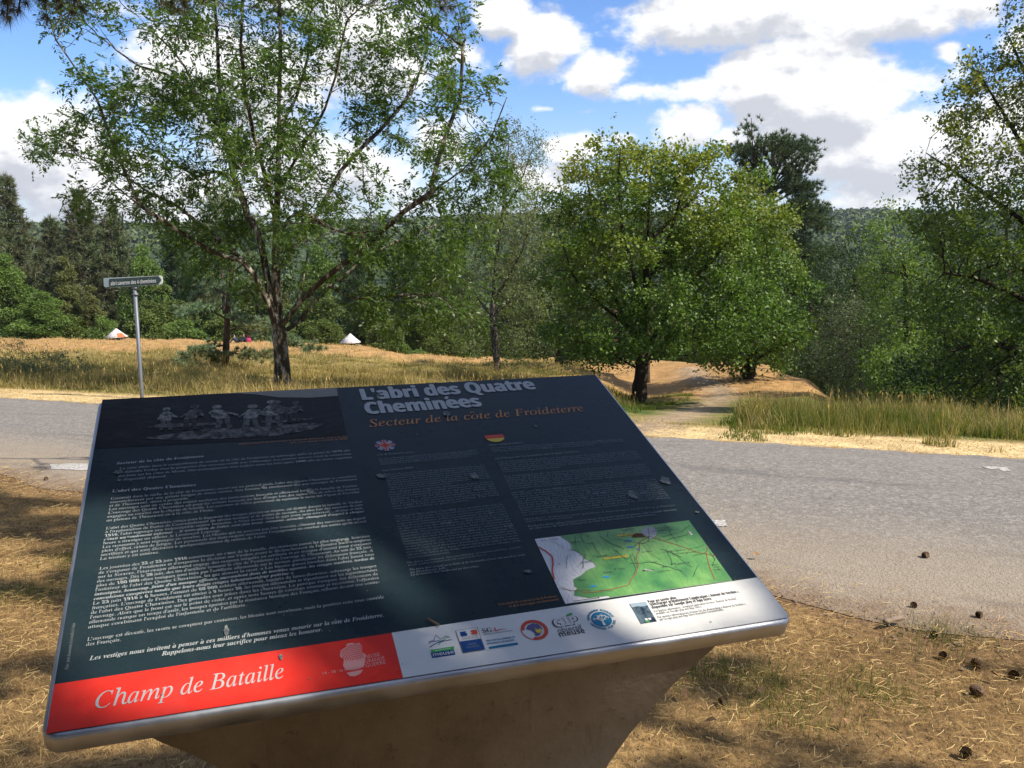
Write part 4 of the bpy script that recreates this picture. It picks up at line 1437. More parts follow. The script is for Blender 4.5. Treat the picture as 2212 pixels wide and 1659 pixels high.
# ------------------------------------------------------------------ vegetation: growth
def grow(seed_pts, seed_par, A, step, kill, infl=1e9, iters=140, jitter=.12, trop=(0, 0, 0), seed=0):
    """space colonisation: skeleton nodes reach for the attraction points A"""
    r = np.random.default_rng(seed)
    P = np.zeros((30000, 3))
    n = len(seed_pts)
    P[:n] = seed_pts
    par = list(seed_par)
    d2 = np.full(len(A), 1e18)
    near = np.zeros(len(A), int)
    for i in range(n):
        dd = ((A - P[i]) ** 2).sum(1)
        m = dd < d2
        d2[m] = dd[m]
        near[m] = i
    alive = np.ones(len(A), bool)
    grown = {}
    trop = np.array(trop, float)
    for it in range(iters):
        act = np.where(alive & (d2 < infl * infl))[0]
        if not len(act):
            break
        ids = np.unique(near[act])
        D = np.zeros((n, 3))
        v = A[act] - P[near[act]]
        v /= np.linalg.norm(v, axis=1)[:, None] + 1e-9
        np.add.at(D, near[act], v)
        d = D[ids]
        d = d / (np.linalg.norm(d, axis=1)[:, None] + 1e-9) + trop + r.normal(0, jitter, d.shape)
        d /= np.linalg.norm(d, axis=1)[:, None] + 1e-9
        new = P[ids] + d * step
        ok = np.ones(len(ids), bool)
        for k, i in enumerate(ids):
            c = grown.get(i, 0)
            if c > 3:
                ok[k] = False
            grown[i] = c + 1
        # nodes that have grown enough let their points go
        for i in ids[~ok]:
            alive[act[near[act] == i]] = False
        new, src = new[ok], ids[ok]
        if not len(new) or n + len(new) > 29000:
            if n + len(new) > 29000:
                break
            continue
        P[n:n + len(new)] = new
        par += list(src)
        al = np.where(alive)[0]
        dd = ((A[al][:, None, :] - new[None]) ** 2).sum(2)
        j = dd.argmin(1)
        dm = dd[np.arange(len(al)), j]
        m = dm < d2[al]
        d2[al[m]] = dm[m]
        near[al[m]] = n + j[m]
        alive[al[dm < kill * kill]] = False
        n += len(new)
    return P[:n].copy(), np.array(par)


def radii(P, par, r_base, r_tip, expo=2.2):
    n = len(P)
    acc = np.zeros(n)
    cnt = np.ones(n, int)
    kids = np.zeros(n, int)
    for i in range(n - 1, 0, -1):
        if acc[i] == 0:
            acc[i] = 1.0
        acc[par[i]] += acc[i]
        cnt[par[i]] += cnt[i]
        kids[par[i]] += 1
    r = acc ** (1 / expo)
    r = (r - r.min()) / (r.max() - r.min() + 1e-9)
    return r_tip + (r_base - r_tip) * r, cnt, kids


def skeleton_geo(P, par, rad, nside=6, rmin=0.0, base_flare=0.0):
    n = len(P)
    T = np.zeros_like(P)
    T[1:] = P[1:] - P[par[1:]]
    first = np.where(par == 0)[0]
    T[0] = T[first[0]] if len(first) else (0, 0, 1)
    T /= np.linalg.norm(T, axis=1)[:, None] + 1e-9
    ref = np.array([.31, .95, .07])
    U = ref - T * (T @ ref)[:, None]
    bad = np.linalg.norm(U, axis=1) < .15
    U[bad] = np.array([1., 0, 0]) - T[bad] * T[bad][:, :1]
    U /= np.linalg.norm(U, axis=1)[:, None] + 1e-9
    W = np.cross(T, U)
    a = np.arange(nside) / nside * 2 * np.pi
    V = P[:, None, :] + rad[:, None, None] * (np.cos(a)[None, :, None] * U[:, None, :] + np.sin(a)[None, :, None] * W[:, None, :])
    keep = np.where(rad[1:] >= rmin)[0] + 1
    j = np.arange(nside)
    k = (j + 1) % nside
    f = np.stack([par[keep][:, None] * nside + j, par[keep][:, None] * nside + k, keep[:, None] * nside + k, keep[:, None] * nside + j], -1).reshape(-1, 4)
    # side limbs start thinner than the limb that carries them
    return V.reshape(-1, 3), f


def leaf_quads(C, D, L, Wd, r, updown=.6, fold=.15):
    """rhombic leaves: centre-base C, direction D, length L, width Wd"""
    n = len(C)
    nrm = r.normal(0, 1, (n, 3))
    nrm[:, 2] = np.abs(nrm[:, 2]) + updown
    D = D / (np.linalg.norm(D, axis=1)[:, None] + 1e-9)
    S = np.cross(D, nrm)
    S /= np.linalg.norm(S, axis=1)[:, None] + 1e-9
    N = np.cross(S, D)
    L = np.broadcast_to(L, (n,))[:, None]
    Wd = np.broadcast_to(Wd, (n,))[:, None]
    mid = C + D * L * .55 + N * L * fold * .3
    V = np.stack([C, mid + S * Wd / 2, C + D * L - N * L * fold * .4, mid - S * Wd / 2], 1).reshape(-1, 3)
    f = np.arange(n * 4).reshape(n, 4)
    return V, f


def tip_nodes(cnt, thresh):
    return np.where(cnt <= thresh)[0]


def crown_points(poly, Y, n, r, depth=.8, clump=.0, cseed=3, kk=1.2, lobes=None):
    """random points inside a crown whose outline is the picture polygon poly at depth Y; lobes=(count, radius) gathers them into foliage pads"""
    if lobes:
        c = crown_points(poly, Y, lobes[0], r, depth)
        k = r.integers(0, len(c), n)
        R0 = lobes[1] * r.uniform(.6, 1.35, len(c))
        return c[k] + r.normal(0, 1, (n, 3)) * R0[k][:, None] * np.array([1, 1, .62])
    poly = np.asarray(poly, float)
    x0, y0 = poly.min(0)
    x1, y1 = poly.max(0)
    out = []
    # span of every row
    rows = np.linspace(y0, y1, 80)
    xs = np.linspace(x0, x1, 240)
    sp = []
    for yy in rows:
        ins = poly_in(xs, np.full(240, yy), poly)
        sp.append((xs[ins].min(), xs[ins].max()) if ins.any() else (np.nan, np.nan))
    sp = np.array(sp)
    good = ~np.isnan(sp[:, 0])
    tot = 0
    while tot < n:
        px, py = r.uniform(x0, x1, n * 4), r.uniform(y0, y1, n * 4)
        ins = poly_in(px, py, poly)
        px, py = px[ins], py[ins]
        l = np.interp(py, rows[good], sp[good, 0])
        h = np.interp(py, rows[good], sp[good, 1])
        c, w = (l + h) / 2, (h - l) / 2 + 1e-6
        q = np.clip((px - c) / w, -1, 1)
        dy = w * Y / PF * depth * np.sqrt(np.clip(1 - q * q, .04, 1)) * r.uniform(-1, 1, len(px))
        a = (px - PCX) / PF
        b = (PCY - py) / PF
        den = math.cos(PITCH) + b * math.sin(PITCH)
        wx = a / den * (Y + dy)
        wz = CAM_H + (b * math.cos(PITCH) - math.sin(PITCH)) / den * (Y + dy)
        p = np.stack([wx, Y + dy, wz], 1)
        if clump > 0:
            keep = sin_noise(p, kk, cseed, 3) > (clump - 1)
            p = p[keep]
        out.append(p)
        tot += len(p)
    return np.concatenate(out)[:n]


def limb(pts, Y, dys, base=None):
    """picture polyline -> world polyline; dys = depth offsets at the two ends"""
    d = np.linspace(dys[0], dys[1], len(pts))
    return [at(x, y, Y + dd) for (x, y), dd in zip(pts, d)]


def resample(poly, step):
    poly = np.asarray(poly, float)
    s = np.concatenate([[0], np.cumsum(np.linalg.norm(np.diff(poly, axis=0), axis=1))])
    k = max(2, int(s[-1] / step) + 1)
    t = np.linspace(0, s[-1], k)
    return np.stack([np.interp(t, s, poly[:, i]) for i in range(3)], 1)


def seeds_from(limbs, step):
    """first limb is the trunk from the ground; every other limb starts at the nearest existing node"""
    P, par = [], []
    for li, lb in enumerate(limbs):
        q = resample(lb, step)
        if li == 0:
            for i, p in enumerate(q):
                P.append(p)
                par.append(max(0, i - 1))
        else:
            A = np.array(P)
            j = int(((A - q[0]) ** 2).sum(1).argmin())
            prev = j
            for p in q[1:]:
                P.append(p)
                par.append(prev)
                prev = len(P) - 1
    return np.array(P), np.array(par)


BARK_ASH = bark_mat('ash_bark', (.062, .047, .030), (.42, .38, .30), 9, .50)
BARK_OAK = bark_mat('oak_bark', (.055, .042, .030), (.12, .095, .07), 7, .6)
BARK_PINE = bark_mat('pine_bark', (.10, .068, .047), (.22, .155, .11), 7, .55)
BARK_BIRCH = bark_mat('birch_bark', (.07, .06, .05), (.42, .39, .34), 7, .58)

LEAF_ASH = leaf_mat('ash_leaf', [(.034, .062, .013), (.055, .092, .019), (.095, .145, .032)], .42, .42, spec=.35)
LEAF_OAK = leaf_mat('oak_leaf', [(.045, .085, .016), (.075, .130, .024), (.120, .180, .034)], .27, .45, ((.34, .33, .045), 2.2, 6.5), .6, tscale=.55)
LEAF_OAKR = leaf_mat('oak_leaf_turning', [(.050, .080, .018), (.078, .118, .026), (.125, .165, .040)], .32, .45, ((.34, .31, .045), 3.0, 8.0), .6, tscale=.5)
LEAF_BIRCH = leaf_mat('birch_leaf', [(.070, .092, .038), (.105, .130, .055), (.150, .165, .075)], .35, .5, ((.22, .15, .07), 4.0, 10.0), .7)
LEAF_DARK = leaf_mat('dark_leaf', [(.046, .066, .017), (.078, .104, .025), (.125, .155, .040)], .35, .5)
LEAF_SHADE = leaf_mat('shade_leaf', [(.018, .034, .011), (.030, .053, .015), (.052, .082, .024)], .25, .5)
LEAF_GREY = leaf_mat('grey_green_leaf', [(.060, .080, .038), (.100, .118, .060), (.150, .165, .092)], .25, .5)
LEAF_MID = leaf_mat('mid_green_leaf', [(.060, .105, .024), (.095, .145, .034), (.145, .195, .050)], .33, .5)
LEAF_GOLD = leaf_mat('golden_leaf', [(.085, .095, .034), (.115, .120, .042), (.15, .15, .055)], .33, .5)
NEEDLE_DARK = leaf_mat('dark_needle', [(.035, .056, .026), (.055, .080, .036), (.075, .105, .045)], .15, .5)
NEEDLE_BLUE = leaf_mat('blue_green_needle', [(.085, .135, .085), (.12, .18, .11), (.17, .22, .125)], .2, .5, ((.24, .22, .10), -20, -10), .8)
NEEDLE_BROWN = leaf_mat('overhead_needle', [(.032, .036, .015), (.055, .055, .024), (.10, .075, .032)], .15, .5)


def make_tree(name, label, limbs, A, step, kill, r_base, leaf_mt, bark, leaf, tips=3, per=5, spread=.25, seed=1, trop=(0, 0, .0), infl=1e9,
              r_tip=.006, compound=0, rmin=.0, group=None, cat='tree', expo=2.2, droop=0.0, updown=.6, jitter=.12, iters=140, bare=0.0):
    r = np.random.default_rng(seed)
    sp, spar = seeds_from(limbs, step)
    P, par = grow(sp, spar, A, step, kill, infl, iters, jitter, trop, seed)
    rad, cnt, kids = radii(P, par, r_base, r_tip, expo)
    # the trunk keeps its girth, with a root flare at the foot
    base = P[0].copy()
    o = thing(name, label, cat, tuple(base), 0, group)
    Pl = P - base
    rad = rad * (1 + .45 * np.exp(-np.clip(Pl[:, 2], 0, 9) / (r_base * 1.6)) * (np.linalg.norm(Pl[:, :2], axis=1) < r_base * 3))
    Pl[0, 2] -= .25
    V, f = skeleton_geo(Pl, par, rad, 7, rmin)
    V = V + .12 * np.repeat(rad, 7)[:, None] * r.normal(0, 1, V.shape) * .5
    link('trunk', mesh_np('trunk', V, f, bark, True), o)
    tn = tip_nodes(cnt, tips)
    tn = tn[tn >= len(sp) * 0]
    if bare:
        tn = tn[r.uniform(0, 1, len(tn)) > bare]
    C = np.repeat(Pl[tn], per, 0)
    dirs = np.repeat(Pl[tn] - Pl[par[tn]], per, 0)
    dirs = dirs / (np.linalg.norm(dirs, axis=1)[:, None] + 1e-9)
    C = C + r.normal(0, spread, C.shape)
    if not compound:
        # leaves stand in small rosettes on the twig ends
        ro = 6
        C = np.repeat(C[::ro], ro, 0)[:len(C)] + r.normal(0, leaf[0] * .55, C.shape)
    D = dirs * .6 + r.normal(0, .8, C.shape)
    D[:, 2] -= droop
    L, Wd = leaf
    if compound:
        # pinnate leaves: leaflets in pairs along a stalk
        D /= np.linalg.norm(D, axis=1)[:, None] + 1e-9
        up = r.normal(0, .5, C.shape)
        up[:, 2] += 1
        S = np.cross(D, up)
        S /= np.linalg.norm(S, axis=1)[:, None] + 1e-9
        LC, LD = [], []
        Ls = L * 2.6
        for k in range(compound):
            s = 0 if k == compound - 1 else (1 if k % 2 else -1)
            tt = .25 + .75 * (k // 2) / max(1, compound // 2)
            LC.append(C + D * Ls * tt + np.array([0, 0, -1]) * Ls * .15 * tt * tt)
            LD.append(D * (.55 if s else 1.0) + S * s * .8 + np.array([0, 0, -.15]))
        C, D = np.concatenate(LC), np.concatenate(LD)
    LL = L * r.uniform(.5, 1.35, len(C))
    V, f = leaf_quads(C, D, LL, LL * Wd, r, updown)
    link('crown', mesh_np('crown', V, f, leaf_mt), o)

    return o


def half(pts):
    return [(x * .5, y * .5) for x, y in pts]


# ---- ash in the middle of the meadow edge
def build_ash():
    Y = 18.0
    bx = at(613, 850, Y)[0]
    base = np.array([bx, Y, gz(bx, Y)])
    trunk = [base] + limb(half([(1222, 1659), (1212, 1500), (1204, 1390), (1195, 1250), (1190, 1100), (1195, 950), (1200, 800), (1205, 600), (1205, 400), (1212, 200), (1205, -60)]), Y, (0, .4))
    L = [trunk,
         limb(half([(1200, 1420), (1150, 1290), (1100, 1190), (1040, 1125), (960, 1105), (880, 1065), (800, 1015), (700, 950), (600, 885), (500, 805), (420, 735), (300, 630), (200, 560)]), Y, (0, -2.2)),
         limb(half([(1195, 1380), (1165, 1270), (1142, 1130), (1118, 1010), (1070, 930), (1040, 840), (1005, 750), (985, 640), (965, 570), (900, 500), (850, 400), (800, 290), (740, 210), (640, 120)]), Y, (0, 1.5)),
         limb(half([(970, 590), (955, 480), (945, 350), (940, 200), (925, -40)]), Y, (.9, 1.6)),
         limb(half([(1200, 1430), (1290, 1310), (1400, 1205), (1500, 1130), (1580, 1060), (1650, 1000), (1750, 910), (1850, 840), (2000, 735), (2120, 600), (2190, 420)]), Y, (0, -1.8)),
         limb(half([(1200, 1180), (1255, 1080), (1330, 1000), (1400, 870), (1470, 740), (1560, 640), (1650, 555), (1750, 440), (1820, 300), (1870, 120)]), Y, (0, 1.8)),
         limb(half([(1205, 1450), (1290, 1390), (1340, 1320), (1420, 1240), (1500, 1180), (1600, 1100), (1700, 1050), (1850, 985), (1990, 940)]), Y, (0, 2.2)),
         limb(half([(1420, 1240), (1540, 1290), (1650, 1285), (1760, 1270), (1900, 1275)]), Y, (.8, -1.5)),
         limb(half([(1200, 1040), (1250, 935), (1330, 925), (1400, 975), (1500, 1010), (1620, 1000)]), Y, (0, -2.4)),
         limb(half([(1203, 840), (1270, 700), (1330, 600), (1400, 480), (1450, 330), (1490, 120)]), Y, (.2, -1.8)),
         limb(half([(1192, 960), (1150, 780), (1100, 600), (1060, 400), (1040, 200), (1050, -20)]), Y, (0, -1.6)),
         limb(half([(1040, 840), (970, 745), (920, 740), (860, 765), (780, 725), (690, 660), (560, 600)]), Y, (.7, 2.4)),
         limb(half([(1080, 1150), (960, 1045), (860, 965), (760, 885), (640, 830), (540, 760), (400, 690)]), Y, (-.4, 1.6)),
         limb(half([(860, 420), (720, 320), (600, 285), (500, 215), (450, 150)]), Y, (1.1, 2.0)),
         limb(half([(600, 885), (480, 600), (420, 430), (330, 300), (240, 170), (215, 90)]), Y, (-1.2, -2.4)),
         limb(half([(1205, 560), (1280, 420), (1330, 250), (1340, 60)]), Y, (.4, 1.4)),
         limb(half([(1850, 840), (1920, 600), (1990, 420), (2000, 200)]), Y, (-1.3, -.6)),
         limb(half([(1240, 1420), (1300, 1260), (1330, 1100), (1300, 980)]), Y, (.4, 1.6))]
    poly = [(560, 655), (500, 630), (400, 560), (330, 530), (235, 460), (150, 385), (48, 285), (44, 245), (95, 215), (100, 60), (110, -20), (180, -110), (500, -180), (800, -160), (950, -30), (955, 110), (1010, 190), (1060, 160), (1135, 150), (1120, 230), (1085, 330), (1065, 430),
            (1050, 520), (1040, 600), (1000, 690), (900, 705), (760, 700), (680, 645), (600, 600)]
    r = np.random.default_rng(5)
    A = crown_points(poly, Y, 2700, r, .8, lobes=(190, .27))
    # the crown is thin on the far left and under the middle of the fan
    u, v = to_px(A[:, 0], A[:, 1], A[:, 2])
    drop = ((u < 330) & (r.uniform(0, 1, len(A)) < .45)) | ((v > 560) & (u > 480) & (u < 760) & (r.uniform(0, 1, len(A)) < .72)) | ((v > 500) & (u < 480) & (r.uniform(0, 1, len(A)) < .55))
    A = A[~drop]
    u, v = to_px(A[:, 0], A[:, 1], A[:, 2])
    A = A[~((A[:, 1] < Y - .5) & (np.abs(u - 600) < 330) & (r.uniform(0, 1, len(A)) < .62))]
    make_tree('ash_tree', 'tall open crowned ash with a forked mossy trunk behind the top left of the board', L, A, .17, .24, .152, LEAF_ASH, BARK_ASH, (.092, .42), tips=6, per=6, spread=.11, seed=8, compound=9, r_tip=.005, expo=2.0, jitter=.18)


build_ash()


# ---- oaks
def build_oaks():
    Y = 22.0
    b = at(1380, 880, Y)
    base = np.array([b[0], Y, gz(b[0], Y)])
    trunk = [base] + limb([(1382, 845), (1385, 800), (1388, 740), (1392, 660), (1398, 560), (1402, 450), (1405, 350)], Y, (0, 0))
    L = [trunk,
         limb([(1384, 800), (1340, 775), (1290, 745), (1235, 735)], Y, (0, -1.0)),
         limb([(1386, 760), (1345, 680), (1310, 600), (1290, 500), (1270, 400), (1262, 350)], Y, (0, .8)),
         limb([(1386, 770), (1425, 710), (1450, 660), (1480, 620), (1540, 560), (1590, 500)], Y, (0, -1.0)),
         limb([(1385, 790), (1440, 740), (1500, 720), (1580, 700)], Y, (0, 1.2)),
         limb([(1394, 620), (1440, 530), (1470, 430), (1480, 340)], Y, (0, -1.2)),
         limb([(1390, 700), (1370, 600), (1345, 500), (1335, 400), (1340, 320)], Y, (0, -1.4)),
         limb([(1388, 730), (1300, 660), (1240, 600), (1205, 500)], Y, (0, -.8)),
         limb([(1400, 520), (1500, 430), (1535, 340)], Y, (0, 1.3)),
         limb([(1384, 785), (1370, 760), (1330, 790), (1290, 790)], Y, (0, -1.4))]
    poly = [(1228, 765), (1190, 715), (1180, 620), (1195, 530), (1192, 450), (1200, 400), (1228, 340), (1250, 325), (1275, 350), (1300, 300), (1335, 270), (1365, 300), (1400, 290), (1425, 305), (1440, 270), (1470, 320), (1520, 288), (1545, 330), (1575, 400), (1610, 380), (1650, 440), (1672, 520), (1680, 620), (1650, 720),
            (1600, 750), (1540, 752), (1500, 775), (1430, 745), (1390, 705), (1340, 740), (1310, 775), (1262, 782)]
    r = np.random.default_rng(9)
    A = crown_points(poly, Y, 2300, r, .85, lobes=(170, .25))
    make_tree('oak_tree', 'broad round oak with yellowing top in front of the bare mound', L, A, .16, .24, .17, LEAF_OAK, BARK_OAK, (.088, .66), tips=5, per=48, spread=.13, seed=12, r_tip=.005, expo=1.75)
    Y = 28.0
    b = at(1612, 843, Y)
    base = np.array([b[0], Y, gz(b[0], Y)])
    trunk = [base] + limb([(1617, 810), (1625, 760), (1632, 680), (1630, 580), (1622, 470)], Y, (0, 0))
    L = [trunk, limb([(1625, 770), (1590, 720), (1560, 660)], Y, (0, -1)), limb([(1628, 750), (1670, 690), (1710, 640), (1735, 600)], Y, (0, 1)), limb([(1632, 680), (1680, 590), (1695, 520)], Y, (0, -1.2)), limb([(1625, 780), (1680, 750), (1735, 730)], Y, (0, -1)), limb([(1620, 800), (1590, 780), (1550, 790)], Y, (0, -1.2))]
    poly = [(1560, 790), (1500, 765), (1500, 700), (1520, 600), (1560, 480), (1600, 410), (1635, 385), (1660, 430), (1700, 470), (1712, 540), (1735, 600), (1752, 670), (1745, 720), (1735, 765), (1700, 785), (1665, 775), (1650, 812), (1630, 790), (1600, 800)]
    A = crown_points(poly, Y, 1300, r, .85, lobes=(105, .29))
    make_tree('oak_tree', 'green oak leaning over the right end of the bare mound', L, A, .19, .29, .19, LEAF_OAK, BARK_OAK, (.105, .66), tips=5, per=34, spread=.16, seed=14, r_tip=.006, expo=1.75)
    # big tree on the right border
    Y = 17.0
    bx = at(2330, 900, Y)[0]
    base = np.array([bx, Y, gz(bx, Y)])
    trunk = [base] + limb([(2318, 800), (2300, 650), (2285, 500), (2270, 350), (2255, 200), (2250, 60)], Y, (0, 0))
    L = [trunk, limb([(2300, 700), (2200, 640), (2110, 600), (2040, 590)], Y, (0, -.6)), limb([(2290, 560), (2200, 470), (2130, 420), (2060, 370), (2000, 330)], Y, (0, .6)), limb([(2275, 400), (2200, 300), (2140, 200), (2095, 120)], Y, (0, -.6)),
         limb([(2265, 260), (2215, 160), (2180, 80)], Y, (0, .4)), limb([(2310, 800), (2220, 760), (2120, 740), (2050, 760)], Y, (0, -.7)), limb([(2300, 650), (2400, 500), (2460, 350)], Y, (0, .8)), limb([(2295, 620), (2180, 570), (2060, 520), (1990, 480)], Y, (0, 1.2)), limb([(2312, 780), (2420, 700), (2500, 600)], Y, (0, 0))]
    poly = [(2036, 860), (2011, 790), (2021, 700), (1991, 640), (2011, 560), (1994, 470), (2001, 420), (2026, 400), (2011, 350), (2026, 300), (2038, 240), (2066, 290), (2086, 220), (2088, 150), (2106, 95), (2126, 130), (2156, 60), (2150, 110), (2180, 40), (2205, 60), (2240, -40), (2330, -60), (2440, 100), (2520, 400), (2500, 700), (2440, 860)]
    A = crown_points(poly, Y, 3600, r, .85, lobes=(270, .23))
    make_tree('oak_tree', 'tall oak with loose yellow tipped crown filling the right edge', L, A, .15, .22, .19, LEAF_OAKR, BARK_OAK, (.070, .64), tips=5, per=42, spread=.12, seed=16, r_tip=.005, expo=1.75)


build_oaks()


def simple_crown(name, label, poly, Y, base_px, mat, bark, leaf, nA, per, spread, r_base, seed, step, kill, clump=.66, kk=2.6, depth=.8, top=None, **kw):
    r = np.random.default_rng(seed)
    poly = np.asarray(poly, float)
    bx = at(base_px, 700, Y)[0]
    base = np.array([bx, Y, gz(bx, Y)])
    cx = poly[:, 0].mean()
    y0, y1 = poly[:, 1].min(), poly[:, 1].max()
    tops = [at(base_px + (cx - base_px) * k, y1 + (y0 - y1) * k, Y) for k in np.linspace(.05, .8, 6)]
    tops = [p for p in tops if p[2] > base[2] + .2]
    A = crown_points(poly, Y, int(nA * 2.1), r, depth, lobes=(max(12, nA // 15), .0125 * Y))
    A = A[A[:, 2] > ground_z(A[:, 0], A[:, 1]) + .15]
    return make_tree(name, label, [[base] + tops], A, step, kill, r_base, mat, bark, leaf, tips=6, per=int(per * 4.6), expo=1.75, spread=spread, seed=seed, **kw)


# ---- birch and other single trees of the middle distance
def build_middle():
    Y = 31.0
    b = at(1073, 815, Y)
    base = np.array([b[0], Y, gz(b[0], Y)])
    trunk = [base] + limb([(1074, 790), (1070, 740), (1064, 690), (1066, 640), (1072, 560), (1085, 460), (1095, 370), (1100, 290)], Y, (0, 0))
    L = [trunk, limb([(1068, 650), (1120, 560), (1150, 480), (1165, 400)], Y, (0, -.5)), limb([(1072, 560), (1045, 480), (1030, 400)], Y, (0, .6)), limb([(1085, 460), (1130, 380), (1150, 320)], Y, (0, .5)), limb([(1066, 690), (1030, 640), (1010, 600)], Y, (0, -.6)), limb([(1066, 680), (1110, 640), (1150, 620)], Y, (0, .8))]
    poly = [(1040, 765), (1000, 740), (985, 650), (1005, 560), (1030, 470), (1045, 380), (1050, 310), (1065, 265), (1085, 300), (1110, 270), (1145, 285), (1165, 340), (1175, 420), (1195, 480), (1205, 570), (1195, 680), (1165, 745), (1110, 765)]
    r = np.random.default_rng(19)
    A = crown_points(poly, Y, 2300, r, .85, lobes=(120, .38))
    u, v = to_px(A[:, 0], A[:, 1], A[:, 2])
    A = A[~(((v < 460) & (r.uniform(0, 1, len(A)) < .3)) | ((np.abs(u - 1068) < 28) & (A[:, 1] < Y + .1) & (v > 590)))]
    make_tree('birch_tree', 'wispy grey green birch with a thin mottled trunk between ash and oak', L, A, .19, .28, .125, LEAF_BIRCH, BARK_BIRCH, (.075, .5), tips=8, per=36, spread=.24, seed=21, r_tip=.005, expo=1.7, droop=.5, trop=(0, 0, -.05))
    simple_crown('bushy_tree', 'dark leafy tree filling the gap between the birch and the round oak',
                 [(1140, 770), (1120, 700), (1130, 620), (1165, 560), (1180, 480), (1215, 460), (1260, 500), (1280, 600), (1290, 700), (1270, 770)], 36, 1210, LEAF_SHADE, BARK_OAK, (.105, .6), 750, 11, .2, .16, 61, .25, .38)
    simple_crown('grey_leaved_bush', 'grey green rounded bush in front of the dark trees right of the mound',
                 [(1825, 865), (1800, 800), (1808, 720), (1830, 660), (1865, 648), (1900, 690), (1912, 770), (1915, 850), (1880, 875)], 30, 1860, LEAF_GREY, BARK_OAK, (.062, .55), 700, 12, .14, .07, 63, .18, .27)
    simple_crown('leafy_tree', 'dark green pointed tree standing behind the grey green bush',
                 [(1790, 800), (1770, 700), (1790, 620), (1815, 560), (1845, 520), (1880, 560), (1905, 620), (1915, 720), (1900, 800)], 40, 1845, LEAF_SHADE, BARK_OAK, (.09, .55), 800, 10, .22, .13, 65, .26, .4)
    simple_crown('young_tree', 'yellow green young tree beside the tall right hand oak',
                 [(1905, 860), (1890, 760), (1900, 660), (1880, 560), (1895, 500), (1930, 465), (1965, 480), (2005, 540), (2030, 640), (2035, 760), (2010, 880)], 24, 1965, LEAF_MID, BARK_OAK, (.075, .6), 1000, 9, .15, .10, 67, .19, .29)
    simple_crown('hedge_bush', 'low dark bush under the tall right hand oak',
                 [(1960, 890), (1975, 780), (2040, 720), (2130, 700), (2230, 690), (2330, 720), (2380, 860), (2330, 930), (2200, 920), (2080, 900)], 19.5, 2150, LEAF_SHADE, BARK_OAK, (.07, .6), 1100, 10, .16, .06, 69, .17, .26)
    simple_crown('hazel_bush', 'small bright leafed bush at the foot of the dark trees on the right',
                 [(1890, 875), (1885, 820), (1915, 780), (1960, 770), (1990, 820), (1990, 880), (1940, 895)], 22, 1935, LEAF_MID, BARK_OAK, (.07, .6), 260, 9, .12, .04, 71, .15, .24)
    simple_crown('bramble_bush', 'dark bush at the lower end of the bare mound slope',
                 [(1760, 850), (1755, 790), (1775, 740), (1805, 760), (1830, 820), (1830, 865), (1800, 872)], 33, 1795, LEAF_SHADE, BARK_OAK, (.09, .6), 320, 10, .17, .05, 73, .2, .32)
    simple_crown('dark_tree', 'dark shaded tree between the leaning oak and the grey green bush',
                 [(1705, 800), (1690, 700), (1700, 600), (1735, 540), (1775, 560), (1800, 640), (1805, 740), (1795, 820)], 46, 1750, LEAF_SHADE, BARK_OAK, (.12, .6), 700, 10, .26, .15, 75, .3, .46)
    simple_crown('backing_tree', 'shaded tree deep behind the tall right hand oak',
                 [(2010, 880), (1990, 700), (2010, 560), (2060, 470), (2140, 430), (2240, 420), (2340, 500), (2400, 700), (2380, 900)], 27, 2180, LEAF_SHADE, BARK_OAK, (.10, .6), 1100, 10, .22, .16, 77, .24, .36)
    simple_crown('meadow_shrub', 'small green shrub among the dry grass at the left border',
                 [(35, 818), (30, 795), (60, 780), (95, 772), (135, 778), (168, 795), (165, 818), (100, 826)], 19.5, 100, LEAF_GREY, BARK_OAK, (.05, .3), 300, 9, .07, .012, 79, .08, .12, clump=.9, cat='shrub', r_tip=.002)


build_middle()


# ------------------------------------------------------------------ pines
def needle_tufts(C, D, L, wd, k, r, cone=1.0):
    """k thin needles fanning out from every point C round direction D"""
    n = len(C)
    Cc = np.repeat(C, k, 0)
    Dd = np.repeat(D / (np.linalg.norm(D, axis=1)[:, None] + 1e-9), k, 0) + r.normal(0, cone, (n * k, 3))
    Dd /= np.linalg.norm(Dd, axis=1)[:, None] + 1e-9
    S = np.cross(Dd, r.normal(0, 1, Dd.shape))
    S /= np.linalg.norm(S, axis=1)[:, None] + 1e-9
    l = (L * r.uniform(.7, 1.2, n * k))[:, None]
    V = np.stack([Cc - S * wd / 2, Cc + S * wd / 2, Cc + Dd * l], 1).reshape(-1, 3)
    return V, np.arange(n * k * 3).reshape(-1, 3)


